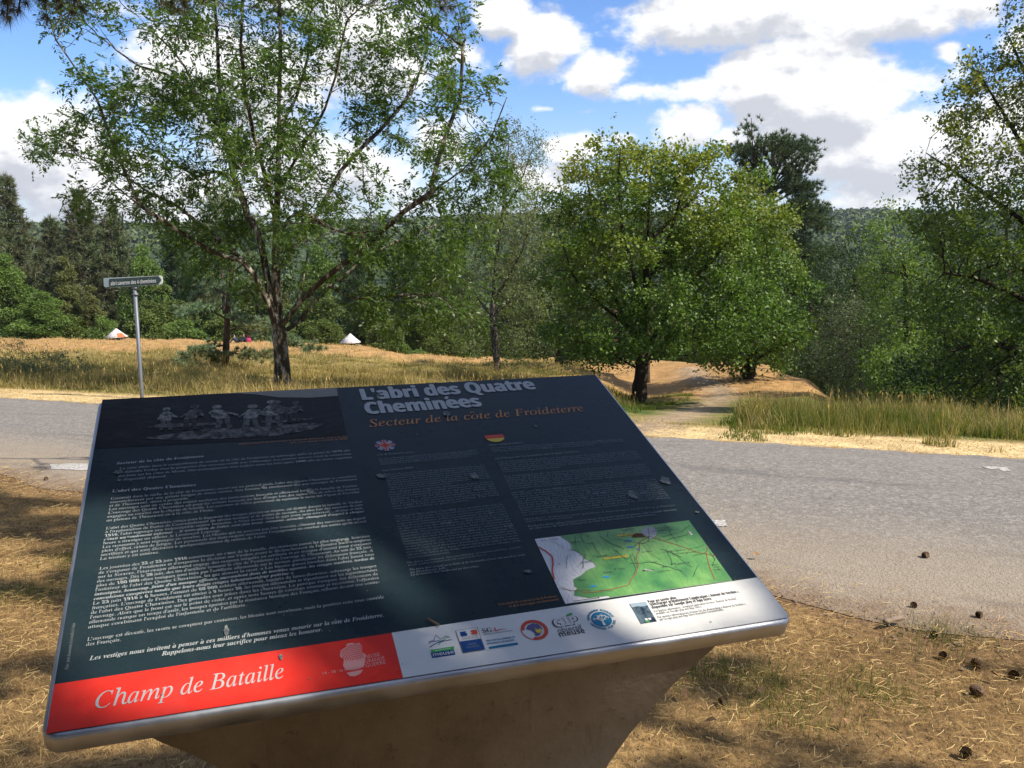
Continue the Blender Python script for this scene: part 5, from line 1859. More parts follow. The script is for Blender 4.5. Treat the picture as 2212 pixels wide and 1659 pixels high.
def pine_parts(H, R, bare, r, whorl=.55, nb=6, tuft=.32, tw=.05, nk=14, per_m=5.0, shape='cone', droop=-.05, r_base=.2, sub=True, density=1.0):
    """trunk mesh data and tuft points of a pine growing from the origin"""
    G = Geo()
    zs = np.linspace(0, H, 14)
    wob = np.stack([np.cumsum(r.normal(0, .012 * H / 12, 14)), np.cumsum(r.normal(0, .012 * H / 12, 14)), zs], 1)
    wob[0, :2] = 0
    rad = r_base * (1 - zs / H) ** .8 + .012
    rad[0] *= 1.35
    wob0 = wob.copy()
    wob0[0, 2] -= .3
    G.tube(wob0, rad, 8)
    C, D = [], []
    z = bare * H
    while z < H * .985:
        f = (z - bare * H) / (H * (1 - bare))
        if shape == 'cone':
            l = R * (1 - f) ** .75 * (.55 + .45 * min(1, f * 6)) + .15
        else:                                  # spreading flat-topped crown
            l = R * (1 - .65 * f ** 2) * (.6 + .4 * min(1, f * 4))
        c = np.array([np.interp(z, zs, wob[:, 0]), np.interp(z, zs, wob[:, 1]), z])
        a0 = r.uniform(0, 6.28)
        for k in range(nb):
            if r.uniform() > density:
                continue
            a = a0 + 6.283 * k / nb + r.normal(0, .25)
            ll = l * r.uniform(.55, 1.12)
            rise = droop + .55 * f + r.normal(0, .12)
            m = 6
            t = np.linspace(0, 1, m)
            pts = c + np.stack([np.cos(a) * ll * t, np.sin(a) * ll * t, ll * (rise * t + .18 * t * t)], 1) + r.normal(0, .03 * ll, (m, 3)) * t[:, None]
            br = max(.010, .28 * np.interp(z, zs, rad)) * (1 - .8 * t) + .005
            G.tube(pts, br, 5, False)
            nt = max(3, int(ll * per_m))
            tt = r.uniform(.30, 1.0, nt) ** .8
            q = np.stack([np.interp(tt, t, pts[:, i]) for i in range(3)], 1)
            lat = r.normal(0, .16 * ll + .05, (nt, 3)) * np.array([1, 1, .35]) * (.4 + .6 * (1 - abs(2 * tt - 1.2)))[:, None]
            C.append(q + lat)
            d = np.stack([np.full(nt, np.cos(a)), np.full(nt, np.sin(a)), np.full(nt, .7)], 1) + r.normal(0, .4, (nt, 3))
            D.append(d)
            if sub:
                for j in range(0, nt, 3):
                    b0 = np.array([np.interp(max(.1, tt[j] - .18), t, pts[:, i]) for i in range(3)])
                    G.tube([b0, C[-1][j]], [.012, .006], 3, False)
        z += whorl * r.uniform(.75, 1.25) * (1 - .45 * f)
    C.append(np.array([[*wob[-1, :2], H]]))
    D.append(np.array([[0, 0, 1.]]))
    C, D = np.concatenate(C), np.concatenate(D)
    V, f = needle_tufts(C, D, tuft, tw, nk, r, .75)
    return G, V, f


def build_pines():
    r = np.random.default_rng(33)
    # small Scots pine on the meadow: layered boughs placed as in the photograph
    Y = 27.0
    b = at(486, 810, Y)
    base = np.array([b[0], Y, gz(b[0], Y)])
    o = thing('pine_tree', 'small crooked pine with blue green needles on the dry meadow', 'tree', tuple(base))
    trunk = [base - [0, 0, .2]] + limb([(487, 790), (489, 740), (491, 690), (494, 640), (500, 590), (505, 545), (508, 500)], Y, (0, 0))
    G = Geo()
    G.tube(np.array(trunk) - base, np.linspace(.13, .035, len(trunk)), 9)
    boughs = [([(491, 690), (450, 668), (420, 672), (395, 680)], (0, -1), 70), ([(493, 655), (520, 640), (560, 640), (600, 650)], (0, -.8), 80), ([(494, 640), (470, 625), (440, 640), (420, 650)], (0, .8), 60),
              ([(489, 745), (455, 750), (420, 758), (385, 792)], (0, -1.2), 60), ([(489, 760), (515, 765), (545, 770), (580, 770)], (0, -1.0), 60), ([(488, 775), (470, 768), (445, 770)], (0, -.6), 40),
              ([(490, 720), (540, 690), (590, 700), (620, 720)], (0, 1), 40), ([(500, 590), (470, 560), (440, 545)], (0, .5), 50), ([(500, 590), (540, 560), (575, 560)], (0, -.5), 50), ([(505, 545), (490, 510), (480, 480)], (0, .5), 40), ([(505, 545), (530, 500), (545, 470)], (0, -.4), 40),
              ([(494, 640), (530, 612), (565, 620), (590, 640)], (0, -1.4), 60), ([(492, 680), (520, 690), (560, 720)], (0, -1.5), 30), ([(508, 500), (505, 450), (500, 425)], (0, 0), 30),
              ([(490, 700), (560, 720), (640, 745), (690, 755)], (0, 1.6), 50)]
    C, D = [], []
    for pts, dy, nt in boughs:
        q = np.array(limb(pts, Y, dy)) - base
        G.tube(resample(q, .15), np.linspace(.034, .008, len(resample(q, .15))), 5, False)
        k = r.uniform(.25, 1, nt)
        s = np.linspace(0, 1, len(q))
        c = np.stack([np.interp(k, s, q[:, i]) for i in range(3)], 1) + r.normal(0, .16, (nt, 3)) * np.array([1, 1.2, .5])
        C.append(c)
        dd = (q[-1] - q[0]) / np.linalg.norm(q[-1] - q[0])
        D.append(np.repeat((dd + [0, 0, .7])[None], nt, 0) + r.normal(0, .4, (nt, 3)))
        for j in range(0, nt, 2):
            b0 = np.array([np.interp(max(0, k[j] - .15), s, q[:, i]) for i in range(3)])
            G.tube([b0, c[j]], [.010, .005], 3, False)
    V, f = needle_tufts(np.concatenate(C), np.concatenate(D), .17, .024, 60, r, .8)
    link('trunk', G.mesh('trunk', BARK_PINE, True), o)
    link('crown', mesh_np('crown', V, f, NEEDLE_BLUE), o)

    # black pine rising behind the oaks
    Y = 47.0
    b = at(1675, 800, Y)
    base = np.array([b[0], Y, gz(b[0], Y)])
    o = thing('black_pine', 'dark pine whose top rises above the leaning oak', 'tree', tuple(base))
    trunk = [base - [0, 0, .3]] + limb([(1674, 700), (1672, 600), (1668, 500), (1668, 430), (1672, 360), (1668, 300)], Y, (0, 0))
    G = Geo()
    G.tube(np.array(trunk) - base, np.linspace(.30, .06, len(trunk)), 9)
    boughs = [([(1668, 430), (1640, 380), (1625, 320), (1618, 285)], 1.0), ([(1670, 400), (1700, 350), (1712, 310), (1715, 290)], 1.0), ([(1668, 360), (1660, 320), (1655, 300)], .7), ([(1672, 380), (1690, 330), (1690, 300)], .7),
              ([(1668, 430), (1710, 390), (1740, 350), (1750, 340)], 1.0), ([(1668, 440), (1715, 415), (1745, 405)], 1.0), ([(1668, 400), (1630, 370), (1600, 330), (1592, 318)], 1.0), ([(1670, 420), (1640, 400), (1610, 375)], .8), ([(1670, 410), (1700, 380), (1720, 370)], .8),
              ([(1670, 500), (1720, 480), (1765, 480), (1788, 490)], 1.0), ([(1670, 520), (1720, 515), (1750, 510)], .9), ([(1670, 545), (1725, 560), (1770, 560)], .9), ([(1670, 540), (1640, 540), (1610, 560)], .8), ([(1672, 600), (1720, 600), (1760, 625)], .8), ([(1672, 580), (1630, 590), (1600, 610)], .7), ([(1668, 470), (1690, 455), (1715, 460)], .6),
              ([(1670, 470), (1735, 450), (1782, 462)], 1.0), ([(1670, 490), (1625, 480), (1590, 490)], .8), ([(1672, 560), (1735, 545), (1800, 560)], 1.0), ([(1673, 630), (1735, 620), (1790, 650)], 1.0), ([(1668, 440), (1620, 430), (1590, 420)], .7), ([(1670, 450), (1720, 440), (1760, 430)], .9), ([(1674, 680), (1720, 680), (1750, 700)], .7), ([(1674, 700), (1640, 700), (1610, 720)], .7)]
    C, D = [], []
    for pts, wgt in boughs:
        for rep in range(3):
            q = np.array(limb(pts, Y, (0, r.uniform(-1.6, 1.6)))) - base
            q[1:] += r.normal(0, .30, (len(q) - 1, 3))
            rs = resample(q, .3)
            G.tube(rs, np.linspace(.06, .015, len(rs)), 5, False)
            nt = int(58 * wgt)
            k = r.uniform(.35, 1, nt)
            s = np.linspace(0, 1, len(q))
            c = np.stack([np.interp(k, s, q[:, i]) for i in range(3)], 1) + r.normal(0, .30, (nt, 3)) * np.array([1, 1, .6])
            C.append(c)
            D.append(np.repeat(((q[-1] - q[0]) / np.linalg.norm(q[-1] - q[0]) + [0, 0, .8])[None], nt, 0) + r.normal(0, .45, (nt, 3)))
    V, f = needle_tufts(np.concatenate(C), np.concatenate(D), .25, .032, 24, r, .75)
    link('trunk', G.mesh('trunk', BARK_PINE, True), o)
    link('crown', mesh_np('crown', V, f, NEEDLE_DARK), o)

    # two slim trunks standing on the mound behind the round oak, their crowns hidden in the oak foliage
    for (px, py, Y, w, lab) in ((1326, 800, 38, .17, 'pine with a bare brown trunk left of the round oak on the mound'), (1397, 836, 31, .10, 'thin pine directly behind the trunk of the round oak')):
        b = at(px, py, Y)
        base = np.array([b[0], Y, gz(b[0], Y)])
        o = thing('pine_tree', lab, 'tree', tuple(base))
        H = 8.5 if w > .12 else 6.0
        G, V, f = pine_parts(H, 1.9, .42, r, .5, 5, .3, .035, 12, 6, 'cone', 0, w)
        link('trunk', G.mesh('trunk', BARK_PINE, True), o)
        link('crown', mesh_np('crown', V, f, NEEDLE_DARK), o)


build_pines()


# ------------------------------------------------------------------ the wood beyond the crest
def forest_base(px, Y):
    x = ray(px, 740)[0] * Y
    return np.array([x, Y, gz(x, Y)])


def proto_broad(name, H, R, mat, leaf, seed, n=16000, low=.08, lean=0.0, pointed=.5):
    """broadleaf wood tree: forked trunk and lumpy crown of leaf clusters, growing from the origin"""
    r = np.random.default_rng(seed)
    o = thing(name, 'tree', 'tree', (0, 0, 0))
    nl = 26
    cz = low * H + (H * .93 - low * H) * r.uniform(0, 1, nl) ** .9
    f = (cz / H - low) / (1 - low)
    prof = np.clip(np.sin(np.pi * np.clip(.16 + .84 * f, 0, 1) ** (1 - .35 * pointed)), .12, 1)
    a = r.uniform(0, 6.283, nl)
    rr = R * prof * r.uniform(.35, .78, nl)
    cen = np.stack([np.cos(a) * rr, np.sin(a) * rr, cz], 1)
    rad = R * r.uniform(.22, .42, nl) * (.55 + .45 * prof)
    cen = np.concatenate([cen, [[0, 0, H * .9], [0, 0, H * .6], [0, 0, H * .35]]])
    rad = np.concatenate([rad, [R * .25, R * .5, R * .5]])
    w = rad ** 2
    k = r.choice(len(cen), n, p=w / w.sum())
    d = r.normal(0, 1, (n, 3))
    d /= np.linalg.norm(d, axis=1)[:, None]
    q = cen[k] + d * rad[k][:, None] * (r.uniform(.25, 1.08, n) ** .5)[:, None] * np.array([1, 1, .85])
    keep = sin_noise(q, 2.2, seed + 5, 3) > -.75
    q, d = q[keep], d[keep]
    D = d * .6 + r.normal(0, .7, q.shape)
    D[:, 2] -= .25
    L = leaf * r.uniform(.6, 1.35, len(q))
    V, f4 = leaf_quads(q, D, L, L * .6, r, .5)
    G = Geo()
    G.tube(np.array([[0, 0, -.4], [0, 0, H * .2], [lean * .5, 0, H * .45], [lean, 0, H * .85]]), [R * .075, R * .055, R * .035, .02], 7)
    for i in range(nl):
        if r.uniform() < .7:
            z0 = min(cen[i][2] * .75, H * .55)
            G.tube(np.array([[0, 0, z0], cen[i] * .55 + np.array([0, 0, z0 * .45]), cen[i]]), [R * .024, R * .016, .012], 5, False)
    link('trunk', G.mesh('trunk', BARK_OAK, True), o)
    link('crown', mesh_np('crown', V, f4, mat), o)
    return o


def proto_pine(name, H, R, bare, seed, mat, nk=14, tuft=.55, tw=.075, per_m=4.5, shape='cone'):
    r = np.random.default_rng(seed)
    o = thing(name, 'tree', 'tree', (0, 0, 0))
    G, V, f = pine_parts(H, R, bare, r, .75, 7, tuft, tw, nk, per_m, shape, -.02, .26, sub=False)
    link('trunk', G.mesh('trunk', BARK_PINE, True), o)
    link('crown', mesh_np('crown', V, f, mat), o)
    return o


NEEDLE_OLIVE = leaf_mat('olive_needle', [(.060, .080, .036), (.090, .112, .050), (.135, .155, .070)], .15, .5, ((.12, .10, .055), -20, -10), .35)

WOOD = 'trees of the wood beyond the crest'
BUSH = 'bushes along the foot of the wood'
PROTO = {}


def wood_tree(kind, px, Y, top, wpx, label, group=WOOD):
    """place a wood tree so that its top and width match the picture"""
    b = forest_base(px, Y)
    H = CAM_H + ray(px, top)[1] * Y - b[2]
    if kind not in PROTO:
        if kind == 'black':
            PROTO[kind] = (proto_pine('black_pine', 15, 3.6, .16, 101, NEEDLE_OLIVE, 14, .62, .085, 6.0), 15, 3.6)
        elif kind == 'pale_pine':
            PROTO[kind] = (proto_pine('scots_pine', 12, 3.2, .3, 102, NEEDLE_BLUE, 12, .55, .07, 4.5, 'flat'), 12, 3.2)
        elif kind == 'dark_pine':
            PROTO[kind] = (proto_pine('dark_pine', 13, 3.4, .12, 103, NEEDLE_DARK, 14, .62, .09, 6.0), 13, 3.4)
        elif kind == 'broad':
            PROTO[kind] = (proto_broad('broadleaf_tree', 11, 3.4, LEAF_MID, .26, 104), 11, 3.4)
        elif kind == 'gold':
            PROTO[kind] = (proto_broad('golden_birch', 11, 2.0, LEAF_GOLD, .20, 105, 13000, .05, .3, 1.0), 11, 2.0)
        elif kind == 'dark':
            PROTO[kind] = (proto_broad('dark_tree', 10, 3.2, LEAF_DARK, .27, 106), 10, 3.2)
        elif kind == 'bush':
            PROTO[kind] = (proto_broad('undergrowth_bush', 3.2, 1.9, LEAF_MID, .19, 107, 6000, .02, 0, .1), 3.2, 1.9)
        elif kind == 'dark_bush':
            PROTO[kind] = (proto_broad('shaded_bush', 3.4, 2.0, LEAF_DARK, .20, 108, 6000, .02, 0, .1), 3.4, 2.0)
        o, h0, r0 = PROTO[kind]
        o['label'] = label
        o['group'] = group
        first = True
    else:
        o, h0, r0 = PROTO[kind]
        first = False
    sx = wpx / 2 * Y / PF / r0
    rz = random.uniform(0, 6.28)
    if first:
        o.location = b
        o.rotation_euler = (0, 0, rz)
        o.scale = (sx, sx, H / h0)
        return o
    return copy_thing(o, b, rz, (sx, H / h0), label, group)


WT = [
    ('black', 42, 96, 380, 150, 'pointed pine with a small separate top, behind the golden birch at the left edge'),
    ('black', 195, 98, 408, 165, 'broad black pine left of the fork of sky, above the direction sign'),
    ('black', 262, 100, 440, 120, 'black pine half overlapped by the ash twigs, behind the direction sign'),
    ('black', -20, 92, 400, 140, 'pine cut off by the left border of the photo'),
    ('black', 130, 106, 470, 130, 'lower pine between the two tallest pines on the left'),
    ('gold', 150, 84, 545, 85, 'slim golden olive birch at the front of the wood on the left'),
    ('gold', 205, 83, 610, 75, 'shorter golden birch beside the slim one on the left'),
    ('broad', 25, 82, 540, 140, 'bright green broadleaf tree at the left border'),
    ('broad', 100, 80, 625, 120, 'low bright green tree in front of the golden birch'),
    ('broad', 318, 90, 520, 110, 'yellow green tree above the right half of the direction sign'),
    ('dark_pine', 390, 104, 480, 130, 'dark pine behind the left limbs of the ash'),
    ('dark', 355, 86, 610, 150, 'dark green tree behind the pole of the direction sign'),
    ('pale_pine', 487, 96, 428, 120, 'tall pale pine top showing between the ash limbs'),
    ('dark_pine', 560, 108, 500, 120, 'dark pine behind the fork of the ash trunk'),
    ('broad', 430, 100, 545, 110, 'green tree behind the small crooked pine'),
    ('dark', 560, 90, 590, 160, 'dark tree just left of the ash trunk'),
    ('broad', 690, 104, 520, 130, 'green tree right of the ash trunk beyond the crest'),
    ('dark_pine', 770, 100, 490, 120, 'dark pine above the right chimney cap'),
    ('dark', 680, 88, 600, 140, 'dark tree behind the low right limb of the ash'),
    ('dark', 800, 82, 610, 150, 'dark tree right behind the right chimney cap'),
    ('dark_pine', 880, 92, 520, 130, 'dark pine behind the lower right foliage of the ash'),
    ('broad', 925, 86, 560, 130, 'green tree behind the drooping right side of the ash'),
    ('dark', 900, 76, 640, 130, 'dark tree at the end of the crest left of the birch'),
    ('dark_pine', 990, 80, 540, 120, 'dark pine just left of the birch'),
    ('dark', 1010, 72, 630, 130, 'dark tree behind the foot of the birch'),
    ('black', 1110, 84, 520, 120, 'pine behind the birch crown'),
    ('broad', 1150, 74, 620, 120, 'green tree between the birch and the round oak, in the gap'),
    ('dark', 1100, 66, 660, 130, 'low dark tree right of the birch trunk'),
    ('black', 1230, 80, 480, 130, 'pine hidden behind the left side of the round oak'),
    ('dark', 1300, 62, 620, 150, 'dark tree behind the round oak'),
    ('dark', 1450, 64, 600, 170, 'dark tree behind the gap between the two oaks'),
    ('dark', 1600, 66, 610, 160, 'dark tree behind the leaning oak'),
    ('dark_pine', 1760, 70, 560, 110, 'dark pine right of the black pine, low on the slope'),
    ('broad', 1850, 72, 560, 120, 'tree on the slope below the far hill'),
    ('dark', 1770, 54, 610, 150, 'dark tree on the slope right of the leaning oak'),
    ('dark', 1850, 46, 590, 170, 'dense dark tree directly behind the grey green bush'),
    ('dark', 1950, 42, 545, 170, 'dense dark tree behind the yellow green young tree'),
    ('dark', 2060, 36, 520, 200, 'dark tree deep in the shade left of the right hand oak'),
    ('dark', 2170, 32, 540, 220, 'dark tree deep in the shade behind the right hand oak'),
    ('dark_pine', 1905, 58, 560, 110, 'dark pine on the slope under the far ridge'),
    ('dark', 2270, 30, 500, 220, 'dark tree cut off by the right border'),
    ('dark', 1170, 52, 600, 150, 'dense dark tree between birch and round oak'),
]
for a in WT:
    wood_tree(*a)
BT = [('dark_bush', 1800, 40, 745, 120, 'shaded bush right of the mound, left of the grey green bush'), ('dark_bush', 1905, 34, 770, 130, 'shaded bush between the grey green bush and the hazel'), ('dark_bush', 2010, 27, 790, 160, 'shaded bush under the young tree'), ('dark_bush', 2120, 25, 800, 180, 'shaded bush under the right hand oak'), ('dark_bush', 2210, 24, 800, 180, 'shaded bush at the right border'),
      ('bush', 60, 79, 690, 110, 'bright bush at the crest near the left border'), ('bush', 225, 78, 685, 70, 'bright bush left of the left chimney cap'), ('dark_bush', 150, 81, 680, 110, 'shaded bush under the golden birches'),
      ('bush', 395, 80, 692, 110, 'green bush right of the sign pole on the crest'), ('dark_bush', 320, 82, 670, 110, 'shaded bush right of the left chimney cap'), ('dark_bush', 480, 82, 680, 110, 'shaded bush behind the picnickers'),
      ('bush', 655, 70, 735, 60, 'blue green bush beside the ash trunk on the crest'), ('dark_bush', 600, 82, 690, 110, 'shaded bush behind the ash trunk'), ('dark_bush', 700, 78, 690, 100, 'shaded bush left of the right chimney cap'),
      ('dark_bush', 830, 72, 690, 100, 'shaded bush right of the right chimney cap'), ('bush', 905, 62, 755, 50, 'small bright bush at the end of the crest'), ('dark_bush', 960, 64, 710, 110, 'shaded bush left of the birch trunk'),
      ('dark_bush', 1180, 60, 705, 120, 'shaded bush between birch trunk and round oak'), ('dark_bush', 1260, 56, 700, 110, 'shaded bush behind the lowest oak twigs'), ('dark_bush', 1500, 56, 690, 150, 'shaded bush behind the mound top'), ('dark_bush', 1690, 52, 720, 100, 'shaded bush beyond the right end of the mound'),
      ('bush', 860, 72, 722, 60, 'olive bush a little right of the right chimney cap')]
for a in BT:
    wood_tree(*a, group=BUSH)


# far wooded hillside: one mass of tree crowns
def far_forest():
    r = np.random.default_rng(77)
    n = 5200
    Y = np.concatenate([r.uniform(125, 330, n // 3), r.uniform(330, 1150, n - n // 3)])
    x = r.uniform(-.72, .72, len(Y)) * Y
    z = ground_z(x, Y)
    pine = (Y < 620) & (r.uniform(0, 1, len(Y)) < .75)
    V, F, I = [], [], []
    k = 26
    d = r.normal(0, 1, (len(Y), k, 3))
    d[..., 2] = np.abs(d[..., 2]) * .9 + .05
    d /= np.linalg.norm(d, axis=2)[..., None]
    R = np.where(pine, r.uniform(1.6, 2.6, len(Y)), r.uniform(5.0, 9.0, len(Y)))
    H = np.where(pine, r.uniform(8, 12, len(Y)), r.uniform(9, 14, len(Y)))
    sc = np.stack([R, R, np.where(pine, H * .75, H * .5)], 1)
    t = d[..., 2:3]
    shape = np.where(pine[:, None, None], 1 - .75 * t, 1.0)
    off = d * sc[:, None, :] * r.uniform(.75, 1.08, (len(Y), k, 1))
    off[..., :2] *= shape
    C = np.stack([x, Y, z + H * np.where(pine, .2, .3)], 1)[:, None, :] + off
    C = C.reshape(-1, 3)
    N = d.reshape(-1, 3) + r.normal(0, .35, (len(C), 3))
    N /= np.linalg.norm(N, axis=1)[:, None]
    s = np.repeat(np.where(pine, .95, 1.9), k) * r.uniform(.7, 1.3, len(C))
    U = np.cross(N, r.normal(0, 1, N.shape))
    U /= np.linalg.norm(U, axis=1)[:, None]
    W = np.cross(N, U)
    s = s[:, None]
    V = np.stack([C - U * s, C - W * s * .8, C + U * s, C + W * s * .8], 1).reshape(-1, 3)
    m = bpy.data.materials.new('far_foliage')
    m.use_nodes = True
    t = NT(m.node_tree)
    b = m.node_tree.nodes['Principled BSDF']
    g = t.new('ShaderNodeNewGeometry')
    n1 = t.noise(g.outputs['Position'], .05, 3, .6)
    n2 = t.noise(g.outputs['Position'], .14, 2, .6)
    c = t.ramp(n2, [(.35, (.065, .095, .035)), (.55, (.115, .15, .055)), (.7, (.20, .205, .09))])
    c = t.mix(t.mapr(n1, .4, .65, 0, .6), c, (.065, .10, .05))
    c = t.mix(t.mapr(g.outputs['Random Per Island'], 0, 1, 0, .4), c, (.09, .105, .045))
    t.l.new(c, b.inputs['Base Color'])
    b.inputs['Roughness'].default_value = .8
    b.inputs['Specular IOR Level'].default_value = .1
    link('far_forest', mesh_np('far_forest', V, np.arange(len(V)).reshape(-1, 4), m), kind='stuff')


far_forest()


# ------------------------------------------------------------------ grasses
def grass_mat(name, cols, trans=.3, patch=None, scale=.5):
    return leaf_mat(name, cols, trans, .7, None, scale, .15) if patch is None else leaf_mat(name, cols, trans, .7, patch, scale, .15)


def blades(x, y, h, w, lean, r, nseg=2, flat=0.0, zoff=0.0):
    """bent grass blades: strips of nseg quads tapering to the tip"""
    n = len(x)
    z = ground_z(x, y) + zoff
    a = r.uniform(0, 6.283, n)
    dx, dy = np.cos(a), np.sin(a)
    b = a + np.pi / 2 + r.normal(0, .5, n)
    sx, sy = np.cos(b), np.sin(b)
    V = []
    for k in range(nseg + 1):
        t = k / nseg
        hz = h * (t - .35 * lean * t * t)
        ou = h * lean * t * t
        ww = w * (1 - .85 * t) / 2
        cx, cy, cz = x + dx * ou, y + dy * ou, z + hz
        V.append(np.stack([cx - sx * ww, cy - sy * ww, cz], 1))
        V.append(np.stack([cx + sx * ww, cy + sy * ww, cz], 1))
    V = np.stack(V, 1)
    m = 2 * (nseg + 1)
    f = []
    base = np.arange(n)[:, None] * m
    for k in range(nseg):
        f.append(base + np.array([[2 * k, 2 * k + 1, 2 * k + 3, 2 * k + 2]]))
    return V.reshape(-1, 3), np.concatenate(f)


def scatter_px(n, u0, u1, y0, y1, r):
    """random ground spots inside the view wedge, even per square metre"""
    Y = np.sqrt(r.uniform(y0 * y0, y1 * y1, n))
    u = r.uniform(u0, u1, n)
    return (u - PCX) / PF * Y, Y, u


GR_STRAW = grass_mat('straw_grass', [(.22, .16, .065), (.37, .28, .12), (.54, .43, .20)], .3)
GR_OLIVE = grass_mat('olive_grass', [(.12, .13, .035), (.20, .18, .055), (.32, .25, .09)], .3)
GR_GREEN = grass_mat('green_grass', [(.075, .12, .022), (.11, .155, .032), (.19, .20, .055)], .35)
GR_PALE = grass_mat('bleached_grass', [(.36, .245, .10), (.50, .36, .135), (.64, .48, .21)], .25)
GR_BROWN = grass_mat('brown_litter', [(.10, .052, .022), (.19, .11, .045), (.34, .21, .085)], .1)
GR_LITTER = grass_mat('dry_litter', [(.22, .125, .045), (.66, .455, .17), (.80, .61, .30)], .15)


def build_grass():
    r = np.random.default_rng(55)
    # tall dry grass of the meadow on the left
    def meadow(n, y0, y1, hlo, hhi, w, mat, name, sel, lean=(.2, .95), u0=-120, u1=1420, nseg=2):
        x, y, u = scatter_px(n, u0, u1, y0, y1, r)
        p = np.stack([x, y], 1)
        k = sel(x, y, u, p)
        x, y, u, p = x[k], y[k], u[k], p[k]
        hh = r.uniform(hlo, hhi, len(x)) * np.clip(1 + .6 * sin_noise(p, 1.4, 71, 4), .3, 1.5) * np.clip(.35 + (y - far_edge(x) - .8) / 2.2, .35, 1)
        hh = hh * np.where(u > 1560, np.clip((23 - y) / 8, .3, 1), 1)
        hh = hh * np.where(r.uniform(0, 1, len(x)) < .05, 1.7, 1)
        V, f = blades(x, y, hh, w * r.uniform(.7, 1.4, len(x)), r.uniform(*lean, len(x)), r, nseg)
        link(name, mesh_np(name, V, f, mat), kind='stuff')

    def edge(x, y):
        return y - far_edge(x)
    nz = lambda p, k, s: sin_noise(p, k, s, 3)
    meadow(105000, 13, 34, .09, .25, .012, GR_STRAW, 'tall_dry_grass', lambda x, y, u, p: (edge(x, y) > 1.25 + .3 * nz(p, 2, 5)) & (y < 27 + 6 * nz(p, .5, 6)) & (nz(p, .9, 61) > -.35) & (path_dist(x, y) > 1.2) & ((u < 1270) | (y < 20)) & (u < 1385))
    meadow(80000, 13, 42, .08, .21, .014, GR_OLIVE, 'olive_meadow_grass', lambda x, y, u, p: (edge(x, y) > 1.3) & (nz(p, .6, 62) > -.3) & (path_dist(x, y) > 1.2) & ((u < 1270) | (y < 24)) & (u < 1385))
    meadow(40000, 32, 72, .06, .16, .035, GR_PALE, 'short_crest_grass', lambda x, y, u, p: (nz(p, .5, 63) > -.5) & (u < 1320), (.2, .9), nseg=1)
    # greener bank on the right with long straws on its edge
    gsel = lambda x, y, u, p: ((u > 1830) | (y < 17)) & (edge(x, y) > 1.0 + .75 * nz(p, 1.7, 5) + .2 * nz(p, 6, 15)) & (path_dist(x, y) > .75 + .02 * y) & ((u > 1600) | (y > 13.5) | (u > 1480 + 60 * nz(p, 1, 9)))
    meadow(100000, 9, 25, .08, .26, .010, GR_GREEN, 'green_bank_grass', lambda x, y, u, p: gsel(x, y, u, p) & (nz(p, .9, 64) > -.55), (.1, .5), 1560, 2330)
    meadow(36000, 9, 23, .16, .38, .009, GR_STRAW, 'bank_straw', lambda x, y, u, p: gsel(x, y, u, p) & ((nz(p, 1.1, 65) > .15) | (u > 2060)) & (u > 1600), (.2, .8), 1560, 2330)
    meadow(36000, 9, 24, .14, .36, .010, GR_OLIVE, 'bank_olive_grass', lambda x, y, u, p: gsel(x, y, u, p) & (u > 1600), (.1, .5), 1560, 2330)
    meadow(26000, 11, 26, .05, .14, .010, GR_GREEN, 'short_oak_grass', lambda x, y, u, p: (edge(x, y) > 1.0) & (path_dist(x, y) > .8) & (nz(p, 1.3, 66) > -.35), (.2, .8), 1230, 1640)
    # flowering grass stems with seed heads standing above the rest
    def seedheads(n, y0, y1, u0, u1, sel, name):
        x, y, u = scatter_px(n, u0, u1, y0, y1, r)
        p = np.stack([x, y], 1)
        k = sel(x, y, u, p)
        x, y = x[k], y[k]
        m = len(x)
        h = r.uniform(.2, .45, m)
        a = r.uniform(0, 6.283, m)
        ln = r.uniform(.05, .35, m)
        b0 = np.stack([x, y, ground_z(x, y)], 1)
        tip = b0 + np.stack([np.cos(a) * ln * h, np.sin(a) * ln * h, h], 1)
        mid = (b0 + tip) / 2 + np.stack([-np.cos(a) * ln * h * .15, -np.sin(a) * ln * h * .15, h * .03], 1)
        w = np.array([.0018, 0, 0])
        V = np.stack([b0 - w, b0 + w, mid + w, mid - w, tip + w * .7, tip - w * .7], 1).reshape(-1, 3)
        b = np.arange(m)[:, None] * 6
        f = np.concatenate([b + np.array([[0, 1, 2, 3]]), b + np.array([[3, 2, 4, 5]])])
        dr = tip - mid
        dr = dr / np.linalg.norm(dr, axis=1)[:, None] + r.normal(0, .15, (m, 3))
        Vh, fh = leaf_quads(np.repeat(tip, 3, 0) - np.repeat(dr, 3, 0) * .03, np.repeat(dr, 3, 0) + r.normal(0, .12, (m * 3, 3)), r.uniform(.05, .10, m * 3), r.uniform(.007, .013, m * 3), r, .3)
        link(name, mesh_np(name, np.concatenate([V, Vh]), [np.concatenate([f, fh + len(V)])], GR_PALE), kind='stuff')
    seedheads(2600, 13, 30, -120, 1385, lambda x, y, u, p: (edge(x, y) > 1.5) & (path_dist(x, y) > 1.2) & ((u < 1270) | (y < 20)) & (nz(p, .8, 91) > -.1), 'meadow_seed_stems')
    seedheads(1500, 9, 22, 1600, 2330, lambda x, y, u, p: gsel(x, y, u, p) & (nz(p, .9, 92) > -.1), 'bank_seed_stems')
    # mown bleached verge
    meadow(70000, 7, 20, .02, .065, .010, GR_PALE, 'verge_grass', lambda x, y, u, p: (edge(x, y) > .03 + .06 * nz(p, 5, 8)) & (edge(x, y) < 1.7), (.3, 1.4), -120, 2330, 1)
    # dry litter and short straw round the board
    n = 470000
    y = np.sqrt(r.uniform(1.0, 9.2 ** 2, n))
    x = r.uniform(-.66, .66, n) * y
    p = np.stack([x, y], 1)
